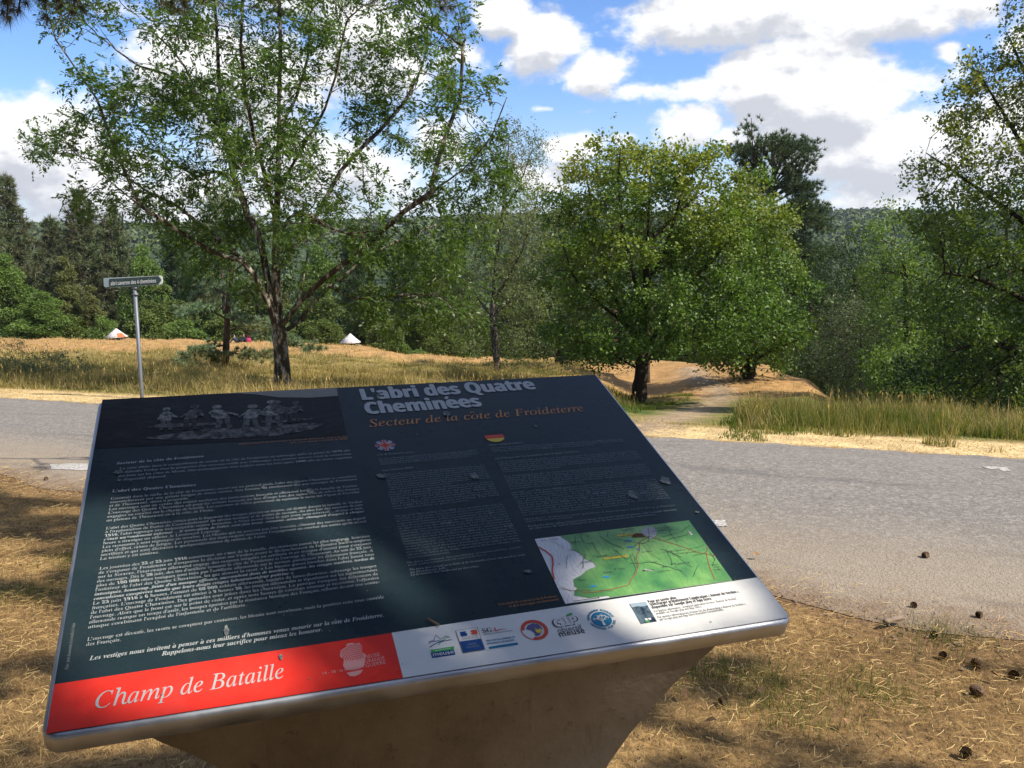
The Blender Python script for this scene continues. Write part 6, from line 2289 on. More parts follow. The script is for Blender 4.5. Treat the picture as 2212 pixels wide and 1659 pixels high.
    k = (y < near_edge(x) + .12 * nz(p, 3, 81) - .02) & (y > 1.2) & (nz(p, 2.2, 82) + .3 * nz(p, 9, 83) > -.9)
    thin = (near_edge(x) - y < .35) & (r.uniform(0, 1, n) < .6)
    x, y = x[k & ~thin], y[k & ~thin]
    V, f = blades(x, y, r.uniform(.012, .040, len(x)) * r.choice([.5, .9, 1.3], len(x), p=[.5, .42, .08]), 0.0011 * r.uniform(.6, 1.6, len(x)), r.uniform(.3, 1.5, len(x)), r, 2)
    nb = len(x)
    br = r.uniform(0, 1, nb) < .38 + .25 * nz(np.stack([x, y], 1), 2.5, 84)
    fi = np.concatenate([np.arange(nb), np.arange(nb)])
    link('dry_grass', mesh_np('dry_grass', V, f[~br[fi]], GR_LITTER), kind='stuff')
    link('brown_needle_litter', mesh_np('brown_needle_litter', V, f[br[fi]], GR_BROWN), kind='stuff')
    # fallen needles and straws lying flat
    n = 60000
    y = np.sqrt(r.uniform(1.0, 9.2 ** 2, n))
    x = r.uniform(-.66, .66, n) * y
    k = (y < near_edge(x) + .35 * np.abs(r.normal(0, 1, n))) & (y > 1.2)
    x, y = x[k], y[k]
    m = len(x)
    a = r.uniform(0, 6.283, m)
    L = r.uniform(.015, .075, m)
    w = .0006 * r.uniform(.7, 1.6, m)
    z = -K * y + .012 + r.uniform(0, .035, m)
    dx, dy = np.cos(a), np.sin(a)
    tilt = r.normal(0, .15, m)
    bend = r.normal(0, .12, m) * L
    V = []
    for t in (-.5, 0, .5):
        cx, cy = x + dx * L * t - dy * bend * (1 - 4 * t * t), y + dy * L * t + dx * bend * (1 - 4 * t * t)
        cz = z + L * t * tilt
        V.append(np.stack([cx - dy * w, cy + dx * w, cz], 1))
        V.append(np.stack([cx + dy * w, cy - dx * w, cz + .001], 1))
    V = np.stack(V, 1).reshape(-1, 3)
    b = np.arange(m)[:, None] * 6
    f = np.concatenate([b + np.array([[0, 1, 3, 2]]), b + np.array([[2, 3, 5, 4]])])
    link('fallen_needles', mesh_np('fallen_needles', V, f, GR_LITTER), kind='stuff')
    # dark flakes of bark and cone scales in the litter
    n = 9000
    y = np.sqrt(r.uniform(1.0, 8.5 ** 2, n))
    x = r.uniform(-.66, .66, n) * y
    k = (y < near_edge(x) + .25 * np.abs(r.normal(0, 1, n))) & (y > 1.2)
    x, y = x[k], y[k]
    c = np.stack([x, y, -K * y + r.uniform(.012, .040, len(x))], 1)
    d = r.normal(0, 1, c.shape) * np.array([1, 1, .25])
    V, f = leaf_quads(c, d, r.uniform(.006, .022, len(c)), r.uniform(.004, .010, len(c)), r, 2.0, .6)
    link('bark_flakes', mesh_np('bark_flakes', V, f, simple_mat('bark_flake', (.085, .048, .026), .9, var=.6, scale=30)), kind='stuff')
    # a few green tufts in the litter
    n = 2600
    cx = np.array([at(*q)[0] for q in ((1480, 1420, 3.6), (2030, 1420, 4.0), (1890, 1500, 3.4), (1640, 1480, 3.5), (1700, 1560, 3.2), (180, 1220, 5.2), (70, 1330, 4.6))])
    cy = np.array([3.6, 4.0, 3.4, 3.5, 3.2, 5.2, 4.6])
    i = r.integers(0, len(cx), n)
    x, y = cx[i] + r.normal(0, .13, n), cy[i] + r.normal(0, .12, n)
    V, f = blades(x, y, r.uniform(.03, .08, n), np.full(n, .003), r.uniform(.2, 1.0, n), r, 2)
    link('green_tufts', mesh_np('green_tufts', V, f, GR_GREEN), kind='stuff')
    # small clods and gravel along the road's near edge
    n = 2600
    x = r.uniform(-5, 4.5, n)
    y = near_edge(x) + r.normal(.12, .22, n)
    s = r.uniform(.004, .012, n)
    z = -K * y + .008
    oc = np.array([(1, 0, 0), (0, 1, 0), (-1, 0, 0), (0, -1, 0), (0, 0, .8)], float)
    V = np.stack([x, y, z], 1)[:, None, :] + oc[None] * s[:, None, None] * r.uniform(.6, 1.3, (n, 5, 1))
    b = np.arange(n)[:, None] * 5
    f = np.concatenate([b + np.array([[i, (i + 1) % 4, 4]]) for i in range(4)])
    link('edge_gravel', mesh_np('edge_gravel', V.reshape(-1, 3), f, simple_mat('gravel_clods', (.20, .14, .09), .95, var=.5, scale=30)), kind='stuff')


build_grass()


# ------------------------------------------------------------------ direction sign
def build_sign():
    Y = 14.0
    pb = at(307, 862, Y)
    base = np.array([pb[0], Y, gz(pb[0], Y)])
    ptop = at(291, 618, Y)
    o = thing('direction_sign', 'green arrow direction sign on a thin grey pole at the far roadside', 'road sign', tuple(base))
    mpole = simple_mat('galvanised_pole', (.17, .185, .21), .5, .3, .15, 5)
    G = Geo()
    top = ptop - base
    G.tube([[0, 0, -.3], [top[0] * .1, 0, .2], list(top + [0, 0, .06])], .030, 14)
    link('pole', G.mesh('pole', mpole, True), o)
    mg, t, b = new_mat('sign_green')
    tcn = t.new('ShaderNodeTexCoord')
    n = t.noise(tcn.outputs['Object'], 6, 4, .6)
    t.l.new(t.ramp(n, [(.3, (.030, .055, .055)), (.7, (.050, .082, .080))]), b.inputs['Base Color'])
    b.inputs['Roughness'].default_value = .45
    mw = simple_mat('sign_white', (.66, .68, .68), .45, 0, .1, 5)
    mb = simple_mat('sign_back_blue', (.30, .38, .42), .5, 0, .1, 5)
    # plate corners measured in the picture, slightly turned: right end nearer
    def plate(name, q, mat, th, dyn, parent, cham=.03):
        G = Geo()
        w = []
        n = len(q)
        for (x, y) in q:
            yy = Y + dyn
            w.append(at(x, y, yy) - base)
        w = np.array(w)
        back = w + np.array([0, th, 0])
        v = np.concatenate([w, back])
        me = bpy.data.meshes.new(name)
        f = [list(range(n))[::-1], list(range(n, 2 * n))] + [[i, (i + 1) % n, n + (i + 1) % n, n + i] for i in range(n)]
        me.from_pydata([tuple(a) for a in v], [], f)
        me.materials.append(mat)
        me.update()
        return link(name, me, parent)
    # picture px of crop (380..700 x 1050..1290 source): x = (380 + X*320/2212)*.5486
    c = lambda X, Yp: ((380 + X * 320 / 2212) * .5486, (1050 + Yp * 240 / 1659) * .5486)
    plate('rear_plate', [c(185, 330), c(205, 310), c(1300, 262), c(1300, 500), c(245, 555), c(205, 540)], mb, .02, .045, o)
    f = plate('front_plate', [c(322, 345), c(345, 318), c(1690, 246), c(1765, 262), c(1782, 300), c(1786, 450), c(1765, 480), c(1690, 490), c(370, 575), c(335, 545)], mw, .025, -.04, o)
    # green field with arrow head
    G = bpy.data.meshes.new('arrow_field')
    q = [c(332, 352), c(350, 328), c(1690, 256), c(1768, 362), c(1694, 480), c(376, 566), c(345, 540)]
    G.from_pydata([tuple(at(x, y, Y - .044) - base) for x, y in q], [], [list(range(len(q)))[::-1]])
    G.materials.append(mg)
    link('arrow_field', G, f)
    v, fc = text_geo("abri caverne des 4 cheminées", 'sb', 3)
    x0, x1 = v[:, 0].min(), v[:, 0].max()
    A, B = np.array(c(385, 512)), np.array(c(1622, 430))
    Ht = 104 * 240 / 1659 * .5486
    pts = []
    for px, py in v:
        s = (px - x0) / (x1 - x0)
        P = A + (B - A) * s
        pts.append(tuple(at(P[0], P[1] - py / .72 * Ht, Y - .048) - base))
    G = bpy.data.meshes.new('lettering')
    G.from_pydata(pts, [], fc)
    G.materials.append(mw)
    link('lettering', G, f)
    G = Geo()
    for dz in (-.03, -.13):
        G.box((top[0] - .045, -.035, top[2] + dz - .012), (top[0] + .045, .045, top[2] + dz + .012))
    link('clamp', G.mesh('clamp', mpole), o)


build_sign()


# ------------------------------------------------------------------ shelter chimneys with conical caps
def chimney(px, eave_y, apex_y, wpx, Y, label, patch):
    e = at(px, eave_y, Y)
    R = wpx / 2 * Y / PF
    hc = (eave_y - apex_y) / PF * Y
    zb = gz(e[0], Y)
    o = thing('shelter_chimney', label, 'chimney', (e[0], Y, min(zb, e[2] - .6)), 0, 'capped shelter chimneys on the crest')
    z0 = o.location.z
    he = e[2] - z0
    m, t, b = new_mat('cap_paint')
    tcn = t.new('ShaderNodeTexCoord')
    mo = t.new('ShaderNodeMapping')
    mo.inputs['Scale'].default_value = (3.2, 3.2, .8)
    t.l.new(tcn.outputs['Object'], mo.inputs['Vector'])
    n = t.noise(mo.outputs[0], 2.6, 5, .7)
    t.l.new(t.ramp(n, [(.44, (.70, .70, .68)), (.56, (.52, .44, .38)), (.66, (.30, .14, .07))]), b.inputs['Base Color'])
    b.inputs['Roughness'].default_value = .6
    mr = simple_mat('orange_rust', (.52, .13, .035), .8, 0, .3, 6)
    G = Geo()
    n = 24
    G.lathe([(.03, he + hc), (R * .5, he + hc * .49), (R, he), (R * .97, he - .03), (R * .5, he + hc * .42), (.02, he + hc - .1)], n)
    cap = link('cap', G.mesh('cap', m), o)
    if patch:
        G = Geo()
        a = np.linspace(math.radians(-62), math.radians(-14), 6)
        vv = []
        for k in (.55, 1.0):
            zz = he + hc * (1 - k)
            vv.append(np.stack([(R * k + .012) * np.cos(a), (R * k + .012) * np.sin(a), np.full(6, zz + .012)], 1))
        G.add(np.concatenate(vv), [(i, i + 6, i + 7, i + 1) for i in range(5)])
        link('rust_patch', G.mesh('rust_patch', mr), cap)
    mb, t, b = new_mat('chimney_masonry')
    tcn = t.new('ShaderNodeTexCoord')
    bt = t.new('ShaderNodeTexBrick')
    bt.inputs['Scale'].default_value = 6
    bt.inputs['Color1'].default_value = (.26, .19, .13, 1)
    bt.inputs['Color2'].default_value = (.36, .28, .20, 1)
    bt.inputs['Mortar'].default_value = (.30, .27, .22, 1)
    t.l.new(tcn.outputs['Object'], bt.inputs['Vector'])
    t.l.new(bt.outputs[0], b.inputs['Base Color'])
    b.inputs['Roughness'].default_value = .9
    G = Geo()
    hr = he * .62
    G.lathe([(R * .98, -.6), (R * .98, hr), (R * .74, hr), (R * .74, -.6)], 28)
    link('masonry_ring', G.mesh('masonry_ring', mb), o)
    mp = simple_mat('post_iron', (.30, .27, .25), .6, .3)
    for k in range(6):
        G = Geo()
        a = 6.283 * k / 6 + .3
        G.tube([[R * .84 * math.cos(a), R * .84 * math.sin(a), hr - .05], [R * .84 * math.cos(a), R * .84 * math.sin(a), he + hc * .12]], .028, 6)
        link('post', G.mesh('post', mp), o)


chimney(252, 727, 709, 46, 67.0, 'chimney with a white conical cap and an orange patch, left of the sign pole', True)
chimney(757, 739, 720, 45, 65.0, 'chimney with a grey white rust streaked conical cap, right of the ash trunk', False)


# ------------------------------------------------------------------ two people resting on the crest, with a pink bag
def skin_person(name, label, loc, rotz, joints, edges, rad, cloth, skinm, hairm, head, group=None):
    o = thing(name, label, 'person', loc, rotz, group)
    me = bpy.data.meshes.new('body')
    me.from_pydata(joints, edges, [])
    b = bpy.data.objects.new('body', me)
    COL.objects.link(b)
    md = b.modifiers.new('Skin', 'SKIN')
    sk = me.skin_vertices[0].data if me.skin_vertices else None
    if sk is None:
        me.skin_vertices.new() if hasattr(me.skin_vertices, 'new') else None
        sk = me.skin_vertices[0].data
    for v, r in zip(sk, rad):
        v.radius = (r, r)
    sk[0].use_root = True
    b.modifiers.new('Subsurf', 'SUBSURF').levels = 2
    b.modifiers['Subsurf'].render_levels = 2
    dg = bpy.context.evaluated_depsgraph_get()
    dg.update()
    ev = b.evaluated_get(dg)
    m2 = bpy.data.meshes.new_from_object(ev)
    bpy.data.objects.remove(b)
    m2.materials.clear()
    m2.materials.append(cloth)
    m2.materials.append(skinm)
    hands = [joints[i] for i in (9, 12)]
    nk = joints[3]
    for p in m2.polygons:
        c = p.center
        p.use_smooth = True
        if (c - Vector(head)).length < .135 or any((c - Vector(h)).length < .07 for h in hands) or c.z > nk[2] + .01 and (c - Vector(nk)).length < .12:
            p.material_index = 1
    link('body', m2, o)
    G = Geo()
    hx, hy, hz = head
    th = np.linspace(0, math.pi * .62, 7)
    a = np.arange(14) / 14 * 6.283
    v = np.concatenate([np.stack([hx + .108 * np.sin(t) * np.cos(a), hy + .02 + .118 * np.sin(t) * np.sin(a), np.full(14, hz + .02 + .125 * math.cos(t))], 1) for t in th])
    f = [(i * 14 + j, i * 14 + (j + 1) % 14, (i + 1) * 14 + (j + 1) % 14, (i + 1) * 14 + j) for i in range(6) for j in range(14) if not (i > 2 and 8 < j < 13)]
    G.add(v, np.array(f)[:, ::-1])
    link('hair', G.mesh('hair', hairm, True), o)
    return o


def build_people():
    Y = 66.0
    cl1, cl2 = simple_mat('black_clothes', (.016, .016, .020), .9), simple_mat('dark_blue_clothes', (.022, .025, .040), .9)
    sk, hr = simple_mat('skin', (.42, .26, .19), .6, var=.05), simple_mat('brown_hair', (.05, .03, .02), .8)
    # seated: 0 pelvis 1 waist 2 chest 3 neck 4 head 5 crown | 6 nose | 7 shoulder 8 elbow 9 hand | 10.. other arm | 13 knee 14 ankle 15 toe | 16 ..
    J = [(0, 0, .14), (0, .02, .32), (0, .0, .50), (0, -.02, .63), (0, -.05, .74), (0, -.05, .84), (0, -.145, .735),
         (.17, 0, .54), (.25, -.10, .34), (.16, -.34, .40), (-.17, 0, .54), (-.25, -.10, .34), (-.14, -.34, .40),
         (.13, -.40, .46), (.14, -.60, .08), (.14, -.74, .05), (-.13, -.40, .44), (-.14, -.62, .08), (-.14, -.76, .05)]
    E_ = [(0, 1), (1, 2), (2, 3), (3, 4), (4, 5), (4, 6), (2, 7), (7, 8), (8, 9), (2, 10), (10, 11), (11, 12), (0, 13), (13, 14), (14, 15), (0, 16), (16, 17), (17, 18)]
    Rr = [.15, .14, .15, .055, .095, .07, .018, .065, .048, .035, .065, .048, .035, .075, .05, .04, .075, .05, .04]
    b = at(527, 744, Y)
    z = gz(b[0], Y)
    skin_person('person', 'person in black sitting up on the crest beside the pink bag', (b[0], Y, z - .02), math.radians(20), J, E_, Rr, cl1, sk, hr, (0, -.05, .76))
    J2 = [(0, 0, .13), (0, .10, .26), (0, .22, .40), (0, .30, .50), (0, .31, .61), (0, .32, .71), (0, .22, .60),
          (.17, .22, .43), (.28, .36, .24), (.30, .46, .05), (-.17, .22, .43), (-.28, .36, .24), (-.30, .46, .05),
          (.12, -.40, .34), (.13, -.72, .08), (.13, -.82, .12), (-.12, -.44, .16), (-.13, -.84, .08), (-.13, -.92, .13)]
    b2 = at(511, 745, Y)
    skin_person('person', 'person in dark blue leaning back on the crest, left of the one in black', (b2[0], Y + .2, gz(b2[0], Y + .2) - .02), math.radians(60), J2, E_, Rr, cl2, sk, hr, (0, .31, .63))
    # bag
    c = at(538, 750, Y - .6)
    zb = gz(c[0], Y - .6)
    o = thing('bag', 'bright pink bag standing on the crest beside the seated people', 'bag', (c[0], Y - .6, zb), .3)
    mp = simple_mat('pink_fabric', (.42, .025, .11), .7)
    G = Geo()
    prof = [(.02, 0), (.15, .01), (.16, .07), (.15, .2), (.12, .29), (.08, .32), (.0, .325)]
    a = np.arange(16) / 16 * 6.283
    v = np.concatenate([np.stack([rr * 1.15 * np.sign(np.cos(a)) * np.abs(np.cos(a)) ** .7, rr * .6 * np.sin(a), np.full(16, zz)], 1) for rr, zz in prof])
    G.add(v, [(i * 16 + j, i * 16 + (j + 1) % 16, (i + 1) * 16 + (j + 1) % 16, (i + 1) * 16 + j) for i in range(len(prof) - 1) for j in range(16)])
    link('bag_body', G.mesh('bag_body', mp, True), o)
    for s in (-1, 1):
        G = Geo()
        t = np.linspace(0, math.pi, 12)
        G.tube(np.stack([.10 * np.cos(t), np.full(12, s * .05), .33 + .14 * np.sin(t)], 1), .012, 6)
        link('strap', G.mesh('strap', mp, True), o)


build_people()


# ------------------------------------------------------------------ pine cones, stick, twig
def cone_mesh():
    r = np.random.default_rng(2)
    G = Geo()
    th = np.linspace(0.02, math.pi - .02, 9)
    a = np.arange(12) / 12 * 6.283
    v = np.concatenate([np.stack([.020 * np.sin(t) ** .8 * np.cos(a), .020 * np.sin(t) ** .8 * np.sin(a), np.full(12, -.032 * math.cos(t))], 1) for t in th])
    G.add(v, [(i * 12 + j, i * 12 + (j + 1) % 12, (i + 1) * 12 + (j + 1) % 12, (i + 1) * 12 + j) for i in range(8) for j in range(12)])
    for k in range(95):
        z = -.030 + .060 * k / 94
        an = k * 2.39996
        rr = .022 * math.sqrt(max(.05, 1 - (z / .036) ** 2))
        c = np.array([math.cos(an), math.sin(an), 0])
        s = np.array([-math.sin(an), math.cos(an), 0])
        up = np.array([0, 0, 1.])
        p0 = c * rr * .6 + up * z
        tip = c * (rr + .017) + up * (z + .009)
        w = .0075
        G.add([p0 - s * w * .5, p0 + s * w * .5, tip + s * w - c * .002, tip + up * .003 + c * .001, tip - s * w - c * .002], [(0, 1, 2), (0, 2, 3), (0, 3, 4)])
    return G.mesh('pine_cone', simple_mat('cone_brown', (.13, .078, .042), .8, var=.5, scale=70))


def build_cones():
    me = cone_mesh()
    spots = [(1996, 1221, 1.0, 'pine cone alone on the asphalt, highest of the cones on the road'), (1973, 1318, .85, 'small pine cone on the asphalt just above the pale stick'), (2112, 1339, 1.0, 'pine cone on the road straight right of the pale stick'), (2015, 1380, .8, 'flattened pine cone in the brown litter right of the pale stick'),
             (2034, 1425, .9, 'dark pine cone at the road edge below the stick'), (2110, 1446, 1.1, 'pine cone in the brown edge strip, above the green tufts'), (2190, 1468, 1.0, 'pine cone at the road edge by the right border'), (2112, 1506, 1.15, 'open pine cone lying in the sunlit straw'), (2088, 1640, 1.0, 'pine cone at the bottom of the picture in dappled shade'),
             (100, 1040, .9, 'pine cone on the asphalt by the white dash on the left'), (1560, 1523, .8, 'pine cone on the straw right of the pedestal')]
    for px, py, s, lab in spots:
        g = ground_at(px, py, 2.2, 12)
        o = link('pine_cone', me, None, (g[0], g[1], (road_z(g[0], g[1]) if g[1] > near_edge(g[0]) else g[2] + .008) + .014 * s), lab, 'pine cone', 'pine cones fallen round the road edge')
        o.rotation_euler = (random.uniform(1.1, 1.9), random.uniform(-.3, .3), random.uniform(0, 6.28))
        o.scale = (s * .54 * random.uniform(.85, 1.15), s * .54, s * .58 * random.uniform(.8, 1.15))
    # pale broken stick
    a, b = ground_at(1908, 1361, 2.5, 9), ground_at(1949, 1350, 2.5, 9)
    G = Geo()
    q = np.linspace(0, 1, 7)[:, None] * (b - a)[None]
    q[:, 2] += .022
    q += np.random.default_rng(4).normal(0, .0015, q.shape)
    G.tube(q, [.010, .013, .0125, .0135, .013, .014, .012], 10)
    link('stick', G.mesh('stick', simple_mat('weathered_wood', (.25, .185, .13), .85, var=.3, scale=25), True), None, tuple(a + [0, 0, .02]), 'short pale broken stick lying in brown litter at the road edge', 'stick')
    # dry twig lying on the board
    G = Geo()
    p = ploc(np.array([.560, .568, .5765]), np.array([.118, .108, .0985]), .0065) @ _inv + pg
    G.tube(p - p[0], [.0012, .0018, .0016], 6)
    link('twig', G.mesh('twig', simple_mat('dry_twig', (.20, .14, .08), .9), True), None, tuple(p[0]), 'thin dry twig lying on the board above the white logo strip', 'twig')
    # fallen leaves by the road and litter
    r = np.random.default_rng(12)
    lm = simple_mat('dead_leaf', (.24, .13, .055), .8, var=.4, scale=40)
    lv, lf = leaf_quads(np.zeros((1, 3)), np.array([[1., 0, 0]]), .06, .03, r, 3, .5)
    V = np.array([(0, 0, 0), (.014, -.011, .006), (.034, -.013, .010), (.05, 0, .004), (.034, .013, .012), (.014, .011, .007), (.022, 0, .0)])
    lme = mesh_np('dead_leaf', V, np.array([(0, 1, 6), (1, 2, 6), (2, 3, 6), (3, 4, 6), (4, 5, 6), (5, 0, 6)]), lm)
    for px, py, lab in ((1480, 1524, 'brown dead leaf in the straw just right of the pedestal'), (1640, 1516, 'brown dead leaf in the straw farther right of the pedestal'), (1520, 1578, 'curled dark leaf lying in the sunlit straw patch'), (1830, 1586, 'pale dead leaf in the middle of the dappled straw'), (2160, 1482, 'reddish dead leaf near the right border under the road edge'), (1642, 1219, 'small orange leaf on the asphalt right of the board')):
        g = ground_at(px, py, 2.2, 12)
        o = link('dead_leaf', lme, None, (g[0], g[1], g[2] + (.055 if g[1] > near_edge(g[0]) else .035)), lab, 'dead leaf', 'dead leaves lying about')
        o.rotation_euler = (random.uniform(-.4, .4), random.uniform(-.4, .4), random.uniform(0, 6.28))


build_cones()


# ------------------------------------------------------------------ pines overhanging the viewer: their sprays reach into the top of the picture and throw the dappled shade
def shade_pines():
    r = np.random.default_rng(91)
    sd = np.array(SUN_DIR)
    # --- left pine, one long bough along the top edge of the view
    tr = np.array([-7.2, 5.4, 0.0])
    tr[2] = gz(tr[0], tr[1])
    o = thing('overhanging_pine', 'pine whose needle sprays hang into the upper left corner of the picture', 'tree', tuple(tr))
    G = Geo()
    zs = np.linspace(0, 9, 9)
    G.tube(np.stack([.12 * np.sin(zs * .7), .1 * np.cos(zs * .5) - .1, zs - .2 * (zs == 0)], 1), .22 * (1 - zs / 9.5) ** .8 + .02, 10)
    C, D = [], []
    Yb = 7.0
    def bough(pts, rr, nt, tips):
        q = np.array(pts) - tr
        rs = resample(q, .25)
        G.tube(rs, np.linspace(rr, .012, len(rs)), 6, False)
    top = lambda px, dy=0, py=-60: at(px, py, Yb + dy)
    main = [tr + [0, 0, 5.0], top(-220, -.6, -330), top(60, 0, -170), top(330, .1, -120), top(620, .2, -110), top(900, .1, -130)]
    bough(main, .07, 0, 0)
    sprays = [(-10, -60, 10, 10, 7), (60, -80, 38, 34, 7), (25, -60, 15, 38, 6), (105, -70, 118, 6, 6), (150, -60, 162, 18, 5), (115, -70, 95, 22, 5), (-60, -60, -20, 45, 5), (340, -80, 345, -12, 6), (385, -80, 400, 8, 7), (365, -60, 372, 16, 5), (450, -70, 448, -16, 5), (590, -70, 585, -20, 4),
              (830, -70, 815, 2, 4), (925, -80, 950, 4, 5), (960, -60, 962, 6, 3), (210, -80, 215, -30, 5)]
    for x0, y0, x1, y1, k in sprays:
        a, b = at(x0, y0, Yb + r.uniform(-.2, .2)), at(x1, y1, Yb + r.uniform(-.25, .25))
        G.tube(np.array([a, (a + b) / 2 + [0, 0, .02], b]) - tr, [.012, .008, .006], 5, False)
        j = int(((resample(np.array(main), .2) - a) ** 2).sum(1).argmin())
        m0 = resample(np.array(main), .2)[j]
        G.tube(np.array([m0, a]) - tr, [.016, .012], 5, False)
        for t in np.linspace(.2, 1, k):
            C.append(a + (b - a) * t - tr + r.normal(0, .03, 3))
            D.append((b - a) / np.linalg.norm(b - a) + r.normal(0, .25, 3))
    V1, f1 = needle_tufts(np.array(C), np.array(D), .125, .0035, 90, r, .75)
    # the rest of the crown, above and left of the view
    G2, V2, f2 = pine_parts(9.3, 3.0, .55, r, .6, 6, .2, .012, 40, 4.0, 'flat', .1, .05, sub=False)
    link('trunk', G.mesh('trunk', BARK_PINE, True), o)
    link('crown', mesh_np('crown', np.concatenate([V1, V2]), np.concatenate([f1, f2 + len(V1)]), NEEDLE_BROWN), o)

    # --- right pine, outside the view: dappled shade over board and foreground
    tr = np.array([6.6, -1.6, 0.0])
    tr[2] = gz(tr[0], tr[1])
    o = thing('shading_pine', 'tall pine right of the viewer that throws dappled shade on the board', 'tree', tuple(tr))
    G = Geo()
    H = 12.0
    zs = np.linspace(0, H, 10)
    G.tube(np.stack([.1 * np.sin(zs * .6), .08 * np.cos(zs * .5) - .08, zs - .2 * (zs == 0)], 1), .26 * (1 - zs / (H + .5)) ** .8 + .02, 10)

    def shade_ok(P, marg=.0):
        """keep needle sprays out of the sunbeams that reach the lit patches"""
        n = PN
        t = ((P - PO) @ n) / (sd @ n)
        q = P - t[:, None] * sd - PO
        u, v = q @ PX, q @ PY
        on = (u > -.12) & (u < 1.32) & (v > -.12) & (v < 1.05)
        lit = np.zeros(len(P), bool)
        for (uu, vv, a, b, ang) in LITB:
            c, s = math.cos(ang), math.sin(ang)
            du, dv = u - uu, v - vv
            lit |= ((du * c + dv * s) / (a + marg)) ** 2 + ((-du * s + dv * c) / (b + marg)) ** 2 < 1
        # the ground
        tg = (P[:, 2] + K * P[:, 1]) / (sd[2] + K * sd[1])
        g = P - tg[:, None] * sd
        road = g[:, 1] > near_edge(g[:, 0]) - .35
        gn = sin_noise(np.stack([g[:, 0] * 1.0 + g[:, 1] * .5, g[:, 1] * 1.9 - g[:, 0] * .5], 1), 2.0, 17, 3)
        glit = (gn > GLIT + .40 * (g[:, 0] < -.9)) & ~on
        return ~((on & lit) | (~on & (road | glit))), on
    LITB = [(.26, .30, .36, .21, 0.05), (.30, .08, .26, .12, 0), (.10, .44, .2, .08, .1), (.53, .03, .045, .08, 0), (.50, .25, .10, .16, 0), (.66, .20, .07, .05, .5),
            (.685, .005, .035, .03, 0), (.93, .05, .10, .07, 0), (.99, .145, .14, .05, .1), (1.16, .06, .06, .09, 0), (1.0, -.02, .16, .02, 0), (.36, .98, .12, .035, 0), (1.17, .30, .04, .10, 0)]
    GLIT = -.12
    n = 7600
    # candidate spray positions: along the sun direction from points on the board and the foreground
    k = n // 3
    u, v = r.uniform(-.12, 1.32, k), r.uniform(-.12, 1.05, k)
    P1 = PO + u[:, None] * PX + v[:, None] * PY
    y = np.sqrt(r.uniform(.5, 7.2 ** 2, n - k))
    x = r.uniform(-.72, .72, n - k) * y
    P2 = np.stack([x, y, -K * y], 1)
    P = np.concatenate([P1, P2])
    hgt = r.uniform(4.6, 8.6, len(P))
    P = P + ((hgt - P[:, 2]) / sd[2])[:, None] * sd
    ok, on = shade_ok(P, .045)
    P, on = P[ok], on[ok]
    # never inside the camera's own view
    px, py = to_px(P[:, 0], np.maximum(P[:, 1], .05), P[:, 2])
    vis = (P[:, 1] > .3) & (px > -150) & (px < PW + 150) & (py > -200)
    P, on = P[~vis], on[~vis]
    # the roof of the crown above the viewer
    m = 15000
    Pc = np.stack([r.uniform(-5.0, 7.0, m), r.uniform(-5.0, 8.0, m), r.uniform(6.4, 9.0, m)], 1)
    cn = sin_noise(Pc * np.array([1, 1, .3]), 1.5, 29, 3)
    Pc = Pc[cn > -.45]
    okc, onc = shade_ok(Pc, .11)
    Pc = Pc[okc]
    px, py = to_px(Pc[:, 0], Pc[:, 1], Pc[:, 2])
    Pc = Pc[py < -150]
    nlow = len(P)
    P = np.concatenate([P, Pc])
    # boughs from the trunk to groups of sprays
    ax = np.array([0, 0, 1.])
    cl = P[r.permutation(len(P))[:110]]
    for c in cl:
        z0 = np.clip(c[2] - .15 * np.linalg.norm(c[:2] - tr[:2]), 3.5, H - .5)
        s = np.array([tr[0], tr[1], z0])
        mid = (s + c) / 2 + [0, 0, .35]
        rs = resample(np.array([s, mid, c]) - tr, .4)
        if (~shade_ok(rs + tr, .06)[0]).mean() > .2:
            continue
        G.tube(rs, np.linspace(.035, .008, len(rs)), 5, False)
    D = P - np.array([tr[0], tr[1], 0]) - np.array([0, 0, 1.]) * P[:, 2:3]
    D = D / (np.linalg.norm(D, axis=1)[:, None] + 1e-9) + [0, 0, .3]
    V, f = needle_tufts(P[:nlow] - tr, D[:nlow], .13, .007, 46, r, .8)
    V2, f2 = needle_tufts(P[nlow:] - tr, D[nlow:], .19, .012, 40, r, .8)
    V, f = np.concatenate([V, V2]), np.concatenate([f, f2 + len(V)])
    link('trunk', G.mesh('trunk', BARK_PINE, True), o)
    link('crown', mesh_np('crown', V, f, NEEDLE_BROWN), o)


shade_pines()


# ------------------------------------------------------------------ the pine stand behind the viewer that keeps the board in shade
def stand_behind():
    o, h0, r0 = PROTO['dark_pine']
    labs = ['pine of the stand behind the viewer, nearest the left roadside', 'pine of the stand behind the viewer, straight behind the board', 'pine of the stand behind the viewer, next to the shading pine',
            'pine of the stand behind the viewer, second row left', 'pine of the stand behind the viewer, second row middle', 'pine of the stand behind the viewer, second row right', 'pine of the stand behind the viewer, farthest left',
            'pine left of the board outside the picture, nearer one', 'pine left of the board outside the picture, beside the road', 'pine of the stand behind the viewer, right of the shading pine', 'pine of the stand behind the viewer, farthest right']
    for (x, y, h, w), lab in zip(((-6.5, -4.5, 14, 3.6), (-1.0, -5.2, 15, 3.8), (3.4, -5.6, 14, 3.6), (-9, -9, 15, 4), (-3, -10, 16, 4), (4, -11, 15, 4), (-12, -3.5, 13, 3.4), (-8.6, .6, 14, 3.4), (-12.5, 5.2, 15, 3.8), (9.6, -6.2, 14, 3.4), (8, -10, 15, 3.8)), labs):
        copy_thing(o, (x, y, gz(x, y)), random.uniform(0, 6), (w / r0, h / h0), lab, 'pine stand behind the viewer')


stand_behind()


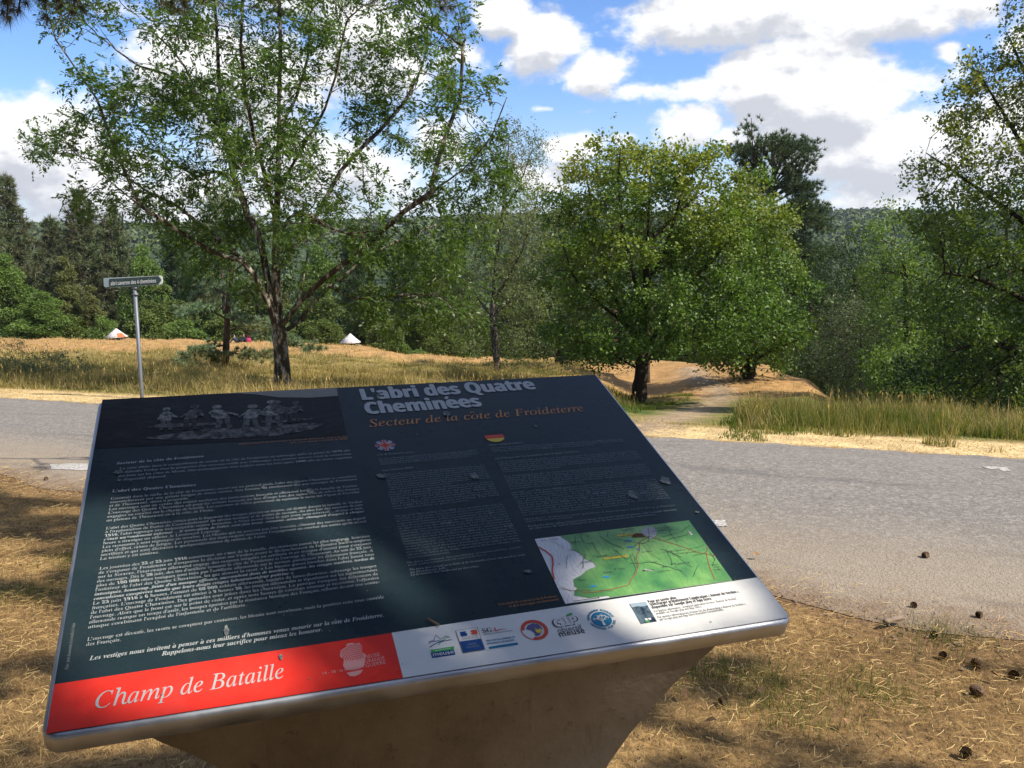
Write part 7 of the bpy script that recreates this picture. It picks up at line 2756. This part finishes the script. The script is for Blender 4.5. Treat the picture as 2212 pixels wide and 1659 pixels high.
# ------------------------------------------------------------------ thin summer haze
def haze():
    G = Geo()
    G.box((-5600, -40, -60), (5600, 2450, 90))
    m = bpy.data.materials.new('haze')
    m.use_nodes = True
    t = NT(m.node_tree)
    t.n.clear()
    o = t.new('ShaderNodeOutputMaterial')
    v = t.new('ShaderNodeVolumePrincipled')
    v.inputs['Color'].default_value = (.80, .88, 1.0, 1)
    v.inputs['Density'].default_value = .00009
    v.inputs['Anisotropy'].default_value = .2
    t.l.new(v.outputs[0], o.inputs['Volume'])
    link('haze', G.mesh('haze', m), kind='stuff')


haze()
